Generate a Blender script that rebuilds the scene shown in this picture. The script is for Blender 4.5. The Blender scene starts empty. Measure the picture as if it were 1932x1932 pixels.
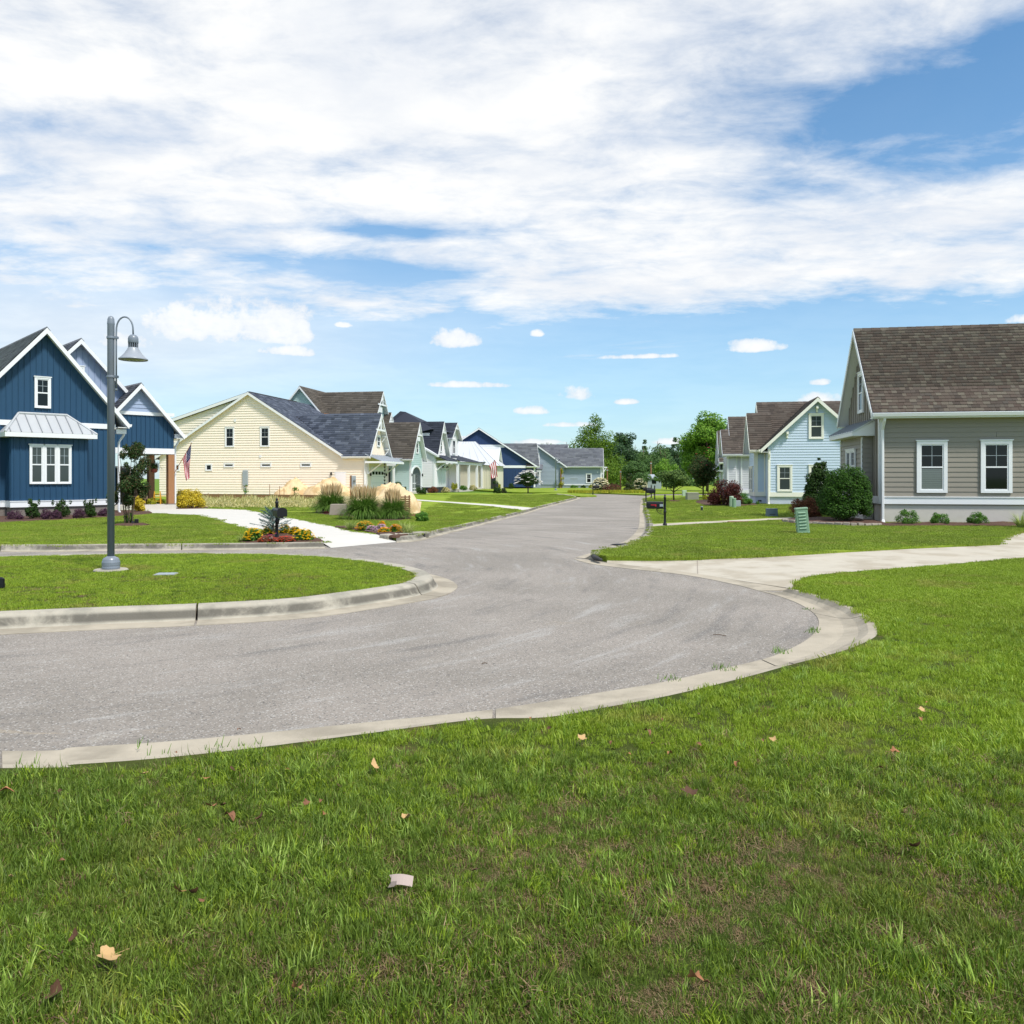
import bpy, math, random
import numpy as np
from mathutils import Vector, Matrix
random.seed(11)
rng = np.random.default_rng(11)
SC = bpy.context.scene
COL = SC.collection
R = math.radians

# ------------------------------------------------------------------ camera
CAM_H = 1.6
cd = bpy.data.cameras.new('camera')
cam = bpy.data.objects.new('camera', cd)
COL.objects.link(cam)
cam.location = (0, 0, CAM_H)
cam.rotation_euler = (R(90), 0, 0)
cd.sensor_width = 36
cd.lens = 28.8
cd.shift_y = -0.0333
cd.clip_start = 0.05
cd.clip_end = 4000
SC.camera = cam

# ------------------------------------------------------------------ colour management
SC.view_settings.view_transform = 'Standard'
SC.view_settings.look = 'None'
SC.view_settings.exposure = 0.80
SC.view_settings.gamma = 1.0
SC.view_settings.use_curve_mapping = False
SC.cycles.max_bounces = 6
SC.cycles.diffuse_bounces = 3
SC.cycles.glossy_bounces = 3
SC.cycles.transmission_bounces = 3
SC.cycles.transparent_max_bounces = 6
SC.cycles.caustics_reflective = False
SC.cycles.caustics_refractive = False
SC.render.film_transparent = False

# ------------------------------------------------------------------ sun (thin cloud over it: soft)
SUN_EL, SUN_AZ = 56, 137            # degrees, azimuth clockwise from +Y (the view direction)
sd = bpy.data.lights.new('sun', 'SUN')
sd.energy = 2.5
sd.angle = R(8)
sd.color = (1.0, 0.955, 0.89)
so = bpy.data.objects.new('sun', sd)
COL.objects.link(so)
_e, _a = R(SUN_EL), R(SUN_AZ)
sdir = Vector((math.cos(_e) * math.sin(_a), math.cos(_e) * math.cos(_a), math.sin(_e)))
so.rotation_euler = (-sdir).to_track_quat('-Z', 'Y').to_euler()
so.location = sdir * 60


class Nodes:
    """Small helper to write node trees."""
    def __init__(s, tree):
        s.t = tree
    def new(s, kind, **kw):
        n = s.t.nodes.new(kind)
        for k, v in kw.items():
            setattr(n, k, v)
        return n
    def put(s, sock, v):
        if v is None:
            return
        if isinstance(v, bpy.types.NodeSocket):
            s.t.links.new(v, sock)
        else:
            sock.default_value = v
    def m(s, op, a, b=None, c=None, clamp=False):
        n = s.new('ShaderNodeMath', operation=op, use_clamp=clamp)
        s.put(n.inputs[0], a); s.put(n.inputs[1], b); s.put(n.inputs[2], c)
        return n.outputs[0]
    def mix(s, f, a, b, blend='MIX'):
        n = s.new('ShaderNodeMix', data_type='RGBA', blend_type=blend)
        n.clamp_factor = True
        s.put(n.inputs[0], f)
        for k, v in ((6, a), (7, b)):
            if isinstance(v, (tuple, list)) and len(v) == 3:
                v = (*v, 1)
            s.put(n.inputs[k], v)
        return n.outputs[2]
    def noise(s, vec, scale, detail=4, rough=.55, dist=0.0, out=0):
        n = s.new('ShaderNodeTexNoise')
        s.put(n.inputs['Vector'], vec)
        n.inputs['Scale'].default_value = scale
        n.inputs['Detail'].default_value = detail
        n.inputs['Roughness'].default_value = rough
        n.inputs['Distortion'].default_value = dist
        return n.outputs[out]
    def step(s, v, lo, hi):
        n = s.new('ShaderNodeMapRange', interpolation_type='SMOOTHSTEP')
        s.put(n.inputs['Value'], v)
        n.inputs['From Min'].default_value = lo
        n.inputs['From Max'].default_value = hi
        return n.outputs[0]
    def comb(s, x, y, z):
        n = s.new('ShaderNodeCombineXYZ')
        s.put(n.inputs[0], x); s.put(n.inputs[1], y); s.put(n.inputs[2], z)
        return n.outputs[0]


# ------------------------------------------------------------------ world: Nishita sky with cloud layers
W = bpy.data.worlds.new('World')
SC.world = W
W.use_nodes = True
W.node_tree.nodes.clear()
N = Nodes(W.node_tree)
sky = N.new('ShaderNodeTexSky', sky_type='NISHITA')
sky.sun_disc = False
sky.sun_elevation = R(SUN_EL)
sky.sun_rotation = R(SUN_AZ)
sky.air_density = 1.0
sky.dust_density = 0.6
sky.ozone_density = 2.5
tc = N.new('ShaderNodeTexCoord')
sp = N.new('ShaderNodeSeparateXYZ')
N.t.links.new(tc.outputs['Generated'], sp.inputs[0])
dx, dy, dz = sp.outputs
hor = N.m('SQRT', N.m('ADD', N.m('MULTIPLY', dx, dx), N.m('MULTIPLY', dy, dy)))
az = N.m('ARCTAN2', dx, dy)
tz = N.m('DIVIDE', dz, N.m('MAXIMUM', hor, 1e-4))
den = N.m('ADD', N.m('MAXIMUM', dz, 0.0), 0.10)
px_, py_ = N.m('DIVIDE', dx, den), N.m('DIVIDE', dy, den)


def sky_at(x, y):
    """Azimuth and tangent of elevation of a place in the sky, measured on a 1932 px wide copy of the photograph."""
    u = x - 966
    return math.atan2(u, 1545.6), (901.6 - y) / math.hypot(1545.6, u)


def blob(x, y, sx, sy, w):
    a0, t0 = sky_at(x, y)
    da = N.m('DIVIDE', N.m('SUBTRACT', az, a0), sx / 1545.6)
    dt = N.m('DIVIDE', N.m('SUBTRACT', tz, t0), sy / 1545.6)
    g = N.m('EXPONENT', N.m('MULTIPLY', N.m('ADD', N.m('MULTIPLY', da, da), N.m('MULTIPLY', dt, dt)), -1.0))
    return N.m('MULTIPLY', g, w)


cov = None
for b in [(430, 160, 620, 230, .34), (1120, 300, 420, 150, .26), (1500, 470, 420, 75, .30), (1250, 60, 420, 90, .22),
          (1740, 205, 220, 64, -.54), (1900, 300, 150, 40, -.34), (1930, 95, 70, 60, -.34), (1450, 190, 120, 25, -.20),
          (760, 437, 150, 15, -.46), (700, 513, 210, 20, -.46), (1215, 368, 70, 18, -.30), (560, 480, 80, 14, -.2), (1250, 540, 330, 40, .24),
          (60, 560, 260, 60, .22), (640, 580, 160, 25, .20), (1860, 440, 100, 15, -.2), (1880, 370, 120, 30, .2)]:
    g = blob(*b)
    cov = g if cov is None else N.m('ADD', cov, g)
# the cloud deck ends low over the horizon
edge = N.m('ADD', tz, N.m('MULTIPLY', N.m('SUBTRACT', N.noise(N.comb(N.m('MULTIPLY', az, 3.0), N.m('MULTIPLY', tz, 9.0), 3.1), 1.7, 6, .62), .15), .17))
deck = N.step(edge, .165, .30)
cov = N.m('ADD', N.m('ADD', cov, .60), N.m('MULTIPLY', N.m('SUBTRACT', deck, 1.0), .75))
pv = N.comb(N.m('MULTIPLY', px_, .8), py_, 0.0)
n1 = N.noise(pv, 1.15, 9, .60, .35)
n2 = N.noise(N.comb(N.m('MULTIPLY', px_, .9), N.m('MULTIPLY', py_, 1.3), 7.3), 4.2, 7, .62, .25)
nn = N.m('ADD', N.m('MULTIPLY', n1, .54), N.m('MULTIPLY', n2, .46))
dens = N.step(N.m('ADD', N.m('MULTIPLY', N.m('SUBTRACT', nn, .5), 2.2), cov), .18, 1.0)
# thin streaks below the deck
thin = N.step(N.noise(N.comb(N.m('MULTIPLY', az, 2.2), N.m('MULTIPLY', tz, 16.0), 1.7), 2.0, 6, .6, .4), .47, .80)
thin = N.m('MULTIPLY', thin, N.m('MULTIPLY', N.step(tz, .36, .16), .62))
dens = N.m('MAXIMUM', dens, thin)
# low cumulus
puff = None
warp = N.noise(N.comb(N.m('MULTIPLY', az, 1.0), tz, 0.0), 17.0, 6, .55)
warp2 = N.noise(N.comb(N.m('MULTIPLY', az, 1.0), tz, 4.0), 75.0, 4, .6)
for x, y, w, hgt in [(440, 598, 150, 60), (350, 606, 95, 46), (530, 620, 70, 40), (545, 660, 75, 14), (862, 637, 52, 22), (1085, 741, 38, 18), (1010, 773, 42, 11),
                     (1015, 627, 16, 10), (1547, 751, 44, 15), (1548, 720, 20, 8), (1425, 652, 60, 14), (1260, 832, 36, 8), (1925, 600, 26, 12),
                     (1200, 672, 85, 6), (880, 725, 90, 8), (230, 640, 60, 20), (650, 612, 22, 7), (1080, 800, 60, 7), (1015, 833, 55, 7), (1185, 757, 26, 7)]:
    a0, t0 = sky_at(x, y + hgt * .35)
    da = N.m('DIVIDE', N.m('SUBTRACT', az, a0), w / 1545.6)
    dt = N.m('SUBTRACT', tz, t0)
    dt = N.m('ADD', N.m('DIVIDE', N.m('MAXIMUM', dt, 0.0), hgt * 1.25 / 1545.6), N.m('DIVIDE', N.m('MAXIMUM', N.m('MULTIPLY', dt, -1.0), 0.0), hgt * .55 / 1545.6))
    e = N.m('SUBTRACT', 1.0, N.m('ADD', N.m('MULTIPLY', da, da), N.m('MULTIPLY', dt, dt)))
    puff = e if puff is None else N.m('MAXIMUM', puff, e)
pe = N.m('ADD', puff, N.m('ADD', N.m('MULTIPLY', N.m('SUBTRACT', warp, .50), 2.6), N.m('MULTIPLY', N.m('SUBTRACT', warp2, .5), 1.6)))
pd = N.m('MULTIPLY', N.step(pe, -.35, .75), .93)
dens = N.m('MAXIMUM', dens, pd)
# pale air towards the horizon
low = N.m('MULTIPLY', N.m('EXPONENT', N.m('MULTIPLY', N.m('MAXIMUM', tz, 0.0), -5.2)), .62)
leftveil = blob(150, 620, 560, 120, .55)
dens = N.m('MAXIMUM', dens, N.m('MINIMUM', N.m('ADD', low, leftveil), .85))
shade = N.m('ADD', N.m('MULTIPLY', N.noise(N.comb(px_, py_, 2.0), 1.9, 7, .6, .3), .75), N.m('MULTIPLY', n2, .25))
ccol = N.mix(N.step(shade, .36, .62), (.76, .795, .85), (.94, .94, .93))
ccol = N.mix(N.m('MULTIPLY', N.step(tz, .26, .05), .55), ccol, (.705, .775, .84))
ccol = N.mix(N.m('MULTIPLY', pd, N.step(pe, .3, 1.6)), ccol, (.99, .98, .965))
bg1 = N.new('ShaderNodeBackground')
skyc = N.mix(1.0, sky.outputs[0], (.54, .95, 1.10, 1), 'MULTIPLY')
N.t.links.new(skyc, bg1.inputs[0])
bg1.inputs[1].default_value = 0.088
bg2 = N.new('ShaderNodeBackground')
N.t.links.new(ccol, bg2.inputs[0])
bg2.inputs[1].default_value = 0.64
mx = N.new('ShaderNodeMixShader')
N.t.links.new(dens, mx.inputs[0])
N.t.links.new(bg1.outputs[0], mx.inputs[1])
N.t.links.new(bg2.outputs[0], mx.inputs[2])
wo = N.new('ShaderNodeOutputWorld')
N.t.links.new(mx.outputs[0], wo.inputs[0])


# ------------------------------------------------------------------ materials
def lin(c):
    return tuple(((v / 255) / 12.92 if v / 255 <= .04045 else ((v / 255 + .055) / 1.055) ** 2.4) for v in c)


def mat(name, rgb, rough=.6, var=.12, scale=3.0, bump=0.0, bscale=60.0, spec=.4, metal=0.0, second=None, island=0.0, stretch=None):
    """Base colour (sRGB 0-255) with soft noise variation, optional second colour in patches, bump and per-piece variation."""
    mt = bpy.data.materials.new(name)
    mt.use_nodes = True
    n = Nodes(mt.node_tree)
    b = mt.node_tree.nodes['Principled BSDF']
    tcn = n.new('ShaderNodeTexCoord')
    vec = tcn.outputs['Object']
    if stretch:
        mp = n.new('ShaderNodeMapping')
        n.t.links.new(vec, mp.inputs[0])
        mp.inputs['Scale'].default_value = stretch
        vec = mp.outputs[0]
    c = lin(rgb)
    col = (*c, 1)
    nz = n.noise(vec, scale, 5, .6)
    if second:
        col = n.mix(n.step(nz, .45, .62), col, (*lin(second), 1))
    v = n.m('ADD', n.m('MULTIPLY', n.m('SUBTRACT', n.noise(vec, scale * 2.7, 6, .65), .5), var * 2), 1.0)
    if island:
        gi = n.new('ShaderNodeNewGeometry')
        v = n.m('MULTIPLY', v, n.m('ADD', n.m('MULTIPLY', n.m('SUBTRACT', gi.outputs['Random Per Island'], .5), island * 2), 1.0))
    vc = n.comb(v, v, v)
    col = n.mix(1.0, col, vc, 'MULTIPLY')
    n.put(b.inputs['Base Color'], col)
    b.inputs['Roughness'].default_value = rough
    b.inputs['Specular IOR Level'].default_value = spec
    b.inputs['Metallic'].default_value = metal
    if bump:
        bp = n.new('ShaderNodeBump')
        bp.inputs['Strength'].default_value = bump
        bp.inputs['Distance'].default_value = .02
        n.t.links.new(n.noise(vec, bscale, 4, .6), bp.inputs['Height'])
        n.t.links.new(bp.outputs[0], b.inputs['Normal'])
    return mt


def mat_island(name, cols, rough=.85, trans=0.0, objrand=False, spec=.25, hue_noise=0.0, scale=.6):
    """Each loose piece (shingle, leaf, blade) takes one colour of a ramp."""
    mt = bpy.data.materials.new(name)
    mt.use_nodes = True
    n = Nodes(mt.node_tree)
    b = mt.node_tree.nodes['Principled BSDF']
    if objrand:
        r = n.new('ShaderNodeObjectInfo').outputs['Random']
    else:
        r = n.new('ShaderNodeNewGeometry').outputs['Random Per Island']
    rp = n.new('ShaderNodeValToRGB')
    rp.color_ramp.interpolation = 'LINEAR'
    el = rp.color_ramp.elements
    while len(el) < len(cols):
        el.new(.5)
    for i, c in enumerate(cols):
        el[i].position = i / max(1, len(cols) - 1)
        el[i].color = (*lin(c), 1)
    n.put(rp.inputs[0], r)
    col = rp.outputs[0]
    if hue_noise:
        g = n.new('ShaderNodeNewGeometry')
        nz = n.noise(g.outputs['Position'], scale, 4)
        v = n.m('ADD', n.m('MULTIPLY', n.m('SUBTRACT', nz, .5), hue_noise * 2), 1.0)
        col = n.mix(1.0, col, n.comb(v, v, v), 'MULTIPLY')
    n.put(b.inputs['Base Color'], col)
    b.inputs['Roughness'].default_value = rough
    b.inputs['Specular IOR Level'].default_value = spec
    if trans:
        tr = n.new('ShaderNodeBsdfTranslucent')
        n.put(tr.inputs[0], col)
        ms = n.new('ShaderNodeMixShader')
        ms.inputs[0].default_value = trans
        out = mt.node_tree.nodes['Material Output']
        n.t.links.new(b.outputs[0], ms.inputs[1])
        n.t.links.new(tr.outputs[0], ms.inputs[2])
        n.t.links.new(ms.outputs[0], out.inputs[0])
    return mt


M = {}
M['white'] = mat('white_paint', (229, 230, 232), .5, .03, 2)
M['soffit'] = mat('soffit_white', (226, 226, 226), .6, .03, 2)
M['cream_trim'] = mat('cream_trim', (238, 236, 224), .5, .03, 2)
M['navy_siding'] = mat('blue_siding', (33, 70, 100), .5, .07, 1.2)
M['lavender'] = mat('lavender_siding', (150, 165, 192), .55, .05, 1.5)
M['yellow_siding'] = mat('yellow_siding', (243, 230, 212), .5, .05, .8)
M['sky_siding'] = mat('pale_blue_siding', (196, 212, 228), .5, .04, 1.2)
M['gray_siding'] = mat('taupe_siding', (142, 135, 124), .55, .05, 1.2, .05, 30)
M['lilac_siding'] = mat('lilac_siding', (206, 206, 212), .55, .04, 1.2)
M['seafoam_siding'] = mat('seafoam_siding', (178, 200, 197), .55, .05, 1.2)
M['white_siding'] = mat('white_siding', (238, 234, 236), .55, .04, 1.2)
M['cream_siding'] = mat('cream_siding', (222, 216, 196), .55, .05, 1.2)
M['dark_navy'] = mat('dark_navy_siding', (34, 58, 98), .55, .06, 1.2)
M['steel_siding'] = mat('blue_gray_siding', (156, 168, 180), .55, .05, 1.2)
M['stucco'] = mat('foundation_stucco', (196, 190, 182), .85, .08, 2.0, .25, 40)
M['stucco_blue'] = mat('foundation_pale', (196, 202, 218), .8, .05, 2.0, .15, 40)
M['brick_base'] = mat('foundation_brick', (122, 114, 108), .9, .2, 5.0, .4, 50)
M['black_base'] = mat('foundation_black', (38, 40, 46), .8, .15, 3.0, .2, 40)
M['roof_deck'] = mat('roof_deck', (58, 54, 52), .9, .1, 4)
M['shingle_brown'] = mat_island('shingle_brown', [(66, 58, 52), (86, 75, 67), (76, 70, 64), (102, 95, 84), (76, 64, 57), (90, 81, 72)])
M['shingle_brown_single'] = mat_island('shingle_brown_single', [(66, 58, 52), (86, 75, 67), (76, 70, 64), (102, 95, 84), (76, 64, 57), (90, 81, 72)], objrand=True)
M['shingle_reddish'] = mat_island('shingle_reddish', [(90, 79, 72), (102, 92, 84), (82, 73, 67), (108, 99, 91)])
M['shingle_slate'] = mat_island('shingle_slate', [(62, 68, 80), (84, 90, 104), (72, 78, 92), (104, 110, 124), (58, 64, 76)])
M['shingle_gray'] = mat_island('shingle_gray', [(86, 88, 94), (112, 114, 120), (98, 100, 108), (124, 126, 130)])
M['shingle_bark'] = mat_island('shingle_bark', [(80, 74, 68), (100, 92, 84), (90, 83, 76), (112, 104, 96)])
M['shingle_black'] = mat_island('shingle_black', [(44, 48, 58), (60, 64, 76), (52, 56, 66), (68, 72, 84)])
M['metal_roof'] = mat('metal_roof', (196, 198, 200), .35, .03, 1.5, metal=.25)
M['metal_white'] = mat('white_metal_roof', (206, 208, 212), .4, .03, 1.5)
M['metal_gray'] = mat('gray_metal_roof', (170, 176, 184), .4, .04, 1.5, metal=.2)
M['seam_dark'] = mat('roof_seam', (150, 154, 160), .4, .03, 2, metal=.3)
M['glass'] = mat('window_glass', (16, 19, 22), .04, .1, .7, spec=.35)
M['glass_pale'] = mat('window_glass_pale', (112, 120, 118), .06, .06, 1.0, spec=.4)
M['glass_mid'] = mat('window_glass_gray', (62, 70, 70), .05, .15, 1.0, spec=.4)
M['wood_post'] = mat('cedar_wood', (158, 112, 76), .6, .18, 2.0, .1, 20, stretch=(6, 6, .6))
M['wood_rough'] = mat('weathered_wood', (140, 104, 74), .85, .25, 3.0, .2, 30)
M['lamp_metal'] = mat('gray_pole_paint', (122, 130, 140), .35, .06, 2.5, spec=.5)
M['lamp_head'] = mat('lamp_shade_gray', (150, 156, 164), .35, .08, 6, spec=.5)
M['lens'] = mat('lamp_lens', (120, 128, 110), .2, .1, 5)
M['black'] = mat('black_paint', (18, 18, 20), .4, .1, 4)
M['dark_gray'] = mat('dark_gray_plastic', (46, 48, 52), .5, .1, 4)
M['concrete'] = mat('concrete_walk', (186, 178, 162), .85, .12, 1.2, .2, 60, second=(170, 160, 142))
M['concrete_new'] = mat('concrete_drive', (202, 198, 190), .85, .10, .8, .15, 60)
M['kerb'] = mat('kerb_concrete', (172, 165, 150), .9, .22, 2.2, .35, 55, second=(150, 145, 132))
def kerb_dirt_shade(mt):
    """Tyre and splash dirt plus painted shade: a broken dark band along the lower kerb face."""
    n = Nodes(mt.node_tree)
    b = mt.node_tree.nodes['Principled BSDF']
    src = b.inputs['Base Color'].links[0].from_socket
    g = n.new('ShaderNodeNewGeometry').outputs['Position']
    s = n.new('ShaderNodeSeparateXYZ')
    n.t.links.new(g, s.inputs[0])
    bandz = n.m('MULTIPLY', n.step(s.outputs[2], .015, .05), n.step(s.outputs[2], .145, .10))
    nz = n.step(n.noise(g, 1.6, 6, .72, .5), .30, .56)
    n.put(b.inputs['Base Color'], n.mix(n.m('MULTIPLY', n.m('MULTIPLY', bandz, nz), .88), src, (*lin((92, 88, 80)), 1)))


kerb_dirt_shade(M['kerb'])  # besides dirt, the band paints shade onto the flatly lit kerb face
M['gutter'] = mat('gutter_concrete', (174, 164, 146), .9, .26, 1.1, .35, 55, second=(150, 141, 125))
M['kerb_black'] = mat('kerb_black_stain', (60, 60, 60), .8, .3, 5, .3, 60)
M['mulch'] = mat('mulch', (88, 64, 52), .95, .45, 22, .9, 60)
M['sand'] = mat('sand', (216, 192, 152), .95, .22, 1.6, .9, 7, second=(196, 166, 122))
M['util_green'] = mat('utility_green', (126, 156, 130), .5, .08, 3)
M['util_pale'] = mat('utility_pale_green', (170, 190, 168), .5, .06, 3)
M['util_blue'] = mat('utility_slate', (92, 108, 120), .55, .12, 4)
M['util_gray'] = mat('utility_gray', (150, 160, 166), .5, .08, 4)
M['util_olive'] = mat('transformer_olive', (140, 142, 126), .6, .1, 3)
M['block'] = mat('concrete_block', (150, 138, 126), .9, .2, 2.5, .3, 40, stretch=(3, 3, .8))
M['bark'] = mat('bark', (98, 82, 68), .9, .25, 8, .6, 30)
M['wicker'] = mat('wicker', (122, 100, 82), .8, .2, 14, .6, 60)
M['red'] = mat('red_cloth', (176, 34, 48), .8, .06, 6)
M['flag_white'] = mat('white_cloth', (232, 230, 232), .8, .04, 6)
M['flag_blue'] = mat('blue_cloth', (38, 44, 84), .8, .06, 6)
M['orange'] = mat('orange_mark', (220, 104, 40), .6, .05, 5)
M['stone'] = mat('edging_stone', (150, 140, 128), .9, .2, 4, .4, 40)
M['paper'] = mat('pale_paper', (176, 158, 150), .8, .12, 8)
M['tile_red'] = mat('clay_pot', (120, 60, 46), .8, .1, 8)
M['yellow_metal'] = mat('yellow_paint', (214, 160, 40), .6, .1, 6)

L = {}
L['box'] = mat_island('leaf_boxwood', [(48, 83, 27), (89, 135, 45), (67, 108, 35), (124, 172, 64)], .65, .25)
L['dark'] = mat_island('leaf_dark', [(26, 46, 16), (54, 84, 30), (38, 62, 22), (78, 106, 44)], .65, .22)
L['holly'] = mat_island('leaf_holly', [(26, 50, 12), (66, 106, 30), (40, 72, 18), (86, 126, 40)], .65, .25)
L['myrtle'] = mat_island('leaf_myrtle', [(35, 50, 27), (62, 90, 42), (47, 67, 32), (105, 87, 55)], .65, .25)
L['maple'] = mat_island('leaf_green', [(72, 107, 32), (120, 165, 55), (92, 132, 40), (160, 197, 77)], .65, .35)
L['sycamore'] = mat_island('leaf_light_green', [(66, 96, 24), (104, 136, 40), (84, 114, 30), (132, 158, 54)], .65, .35)
L['wood'] = mat_island('leaf_wood', [(56, 84, 46), (92, 124, 62), (70, 102, 54), (112, 142, 78)], .65, .25)
L['pine'] = mat_island('leaf_pine', [(46, 70, 46), (72, 100, 62), (58, 84, 54), (86, 114, 74)], .65, .2)
L['magnolia'] = mat_island('leaf_magnolia', [(37, 60, 25), (70, 100, 42), (130, 155, 82), (52, 77, 32)], .65, .2)
L['burgundy'] = mat_island('leaf_burgundy', [(48, 22, 24), (92, 44, 39), (66, 30, 30), (114, 59, 48)], .65, .25)
L['rust'] = mat_island('leaf_rust', [(96, 56, 40), (142, 92, 66), (118, 72, 50), (100, 80, 46)], .65, .25)
L['yellow'] = mat_island('leaf_gold', [(196, 168, 24), (232, 208, 60), (168, 150, 28), (244, 226, 100)], .65, .3)
L['yellowgreen'] = mat_island('leaf_lime', [(104, 128, 30), (176, 176, 48), (134, 146, 36), (210, 196, 70)], .65, .3)
L['purple'] = mat_island('leaf_purple', [(50, 30, 44), (92, 60, 80), (70, 42, 60), (106, 74, 88)], .65, .2)
L['pinkbush'] = mat_island('leaf_rose', [(70, 56, 44), (136, 60, 60), (88, 76, 48), (60, 74, 36)], .65, .2)
L['spruce'] = mat_island('needle_blue', [(84, 110, 104), (120, 146, 142), (100, 126, 120), (136, 160, 152)], .65, .15)
L['ornamental'] = mat_island('grass_blade_long', [(62, 96, 30), (112, 148, 60), (84, 120, 42), (140, 168, 84)], .6, .25)
L['plume'] = mat_island('plume', [(196, 170, 126), (222, 200, 158), (180, 150, 106), (232, 214, 176)], .65, .25)
L['liriope'] = mat_island('variegated_blade', [(96, 120, 52), (198, 204, 130), (120, 144, 62), (160, 172, 92)], .65, .25)
L['weeds'] = mat_island('dry_weeds', [(180, 166, 108), (218, 202, 146), (146, 148, 84), (228, 218, 172)], .8, .25)
L['cream_flower'] = mat_island('cream_flower', [(230, 224, 180), (244, 240, 210), (214, 206, 160)], .65, .2)
L['white_flower'] = mat_island('white_flower', [(238, 234, 226), (246, 244, 240), (226, 222, 206)], .65, .2)
L['yellow_flower'] = mat_island('yellow_flower', [(246, 200, 20), (250, 218, 40), (238, 178, 16)], .65, .2)
L['gold_flower'] = mat_island('gold_flower', [(236, 168, 20), (246, 190, 40), (220, 150, 20)], .65, .2)
L['red_flower'] = mat_island('red_flower', [(214, 70, 44), (230, 92, 60), (190, 50, 40)], .65, .2)
L['magenta'] = mat_island('magenta_flower', [(190, 40, 130), (214, 60, 150)], .65, .2)
L['pink_flower'] = mat_island('pink_flower', [(222, 180, 204), (236, 206, 222), (204, 160, 190)], .65, .2)
L['hotpink'] = mat_island('hotpink_flower', [(206, 40, 90), (226, 70, 110)], .65, .2)


# ------------------------------------------------------------------ mesh builder
class MB:
    def __init__(s):
        s.v, s.f = [], []
    def add(s, vs, fs):
        k = len(s.v)
        s.v.extend(tuple(p) for p in vs)
        s.f.extend(tuple(i + k for i in f) for f in fs)
        return s
    def box(s, x0, x1, y0, y1, z0, z1, mp=None):
        vs = [(x, y, z) for z in (z0, z1) for y in (y0, y1) for x in (x0, x1)]
        if mp:
            vs = [mp(*p) for p in vs]
        return s.add(vs, [(0, 2, 3, 1), (4, 5, 7, 6), (0, 1, 5, 4), (2, 6, 7, 3), (0, 4, 6, 2), (1, 3, 7, 5)])
    def prism(s, pts0, pts1):
        n = len(pts0)
        return s.add(list(pts0) + list(pts1), [tuple(range(n))[::-1], tuple(range(n, 2 * n))] + [(i, (i + 1) % n, n + (i + 1) % n, n + i) for i in range(n)])
    def tube(s, path, radii, n=8, cap=True):
        path = [Vector(p) for p in path]
        if not hasattr(radii, '__len__'):
            radii = [radii] * len(path)
        vs, fs = [], []
        ref = Vector((0.37, 0.21, 0.9)).normalized()
        for i, p in enumerate(path):
            d = (path[min(i + 1, len(path) - 1)] - path[max(i - 1, 0)]).normalized()
            u = d.cross(ref)
            if u.length < 1e-3:
                u = d.cross(Vector((1, 0, 0)))
            u.normalize()
            w = d.cross(u)
            for k in range(n):
                t = 2 * math.pi * k / n
                vs.append(p + (u * math.cos(t) + w * math.sin(t)) * radii[i])
        for i in range(len(path) - 1):
            for k in range(n):
                fs.append((i * n + k, i * n + (k + 1) % n, (i + 1) * n + (k + 1) % n, (i + 1) * n + k))
        if cap:
            fs.append(tuple(range(n))[::-1])
            fs.append(tuple(range((len(path) - 1) * n, len(path) * n)))
        return s.add(vs, fs)
    def lathe(s, prof, n=24, c=(0, 0, 0)):
        vs, fs = [], []
        for r, z in prof:
            for k in range(n):
                t = 2 * math.pi * k / n
                vs.append((c[0] + r * math.cos(t), c[1] + r * math.sin(t), c[2] + z))
        for i in range(len(prof) - 1):
            for k in range(n):
                fs.append((i * n + k, i * n + (k + 1) % n, (i + 1) * n + (k + 1) % n, (i + 1) * n + k))
        fs.append(tuple(range(n))[::-1])
        fs.append(tuple(range((len(prof) - 1) * n, len(prof) * n)))
        return s.add(vs, fs)
    def build(s, name, material, parent=None, loc=None, smooth=False, bevel=0.0):
        me = bpy.data.meshes.new(name)
        me.from_pydata([tuple(p) for p in s.v], [], s.f)
        me.materials.append(material)
        if smooth:
            me.polygons.foreach_set('use_smooth', [True] * len(me.polygons))
        me.update()
        o = link(name, me, parent)
        if loc is not None:
            o.location = loc
        if bevel:
            md = o.modifiers.new('bevel', 'BEVEL')
            md.width = bevel
            md.segments = 2
        return o


def link(name, data, parent=None):
    o = bpy.data.objects.new(name, data)
    COL.objects.link(o)
    if parent is not None:
        o.parent = parent
    return o


def np_mesh(name, verts, quads, material, parent=None, tris=None):
    """Fast mesh from numpy arrays (quads: (n,4) indices; tris: (m,3))."""
    me = bpy.data.meshes.new(name)
    verts = np.asarray(verts, np.float32)
    quads = np.asarray(quads, np.int32).reshape(-1, 4)
    tris = np.zeros((0, 3), np.int32) if tris is None else np.asarray(tris, np.int32)
    me.vertices.add(len(verts))
    me.vertices.foreach_set('co', verts.ravel())
    nl = quads.size + tris.size
    me.loops.add(nl)
    me.loops.foreach_set('vertex_index', np.concatenate([quads.ravel(), tris.ravel()]))
    me.polygons.add(len(quads) + len(tris))
    st = np.concatenate([np.arange(len(quads)) * 4, quads.size + np.arange(len(tris)) * 3]).astype(np.int32)
    me.polygons.foreach_set('loop_start', st)
    me.materials.append(material)
    me.update(calc_edges=True)
    me.validate()
    return link(name, me, parent)


def thing(name, label, cat, loc=(0, 0, 0), rz=0.0, group=None):
    o = bpy.data.objects.new(name, None)
    COL.objects.link(o)
    o.location = loc
    o.rotation_euler = (0, 0, rz)
    o.empty_display_size = .2
    return tag(o, label, cat, group)


def tag(o, label=None, cat=None, group=None, kind=None):
    for k, v in (('label', label), ('category', cat), ('group', group), ('kind', kind)):
        if v:
            o[k] = v
    return o


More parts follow.
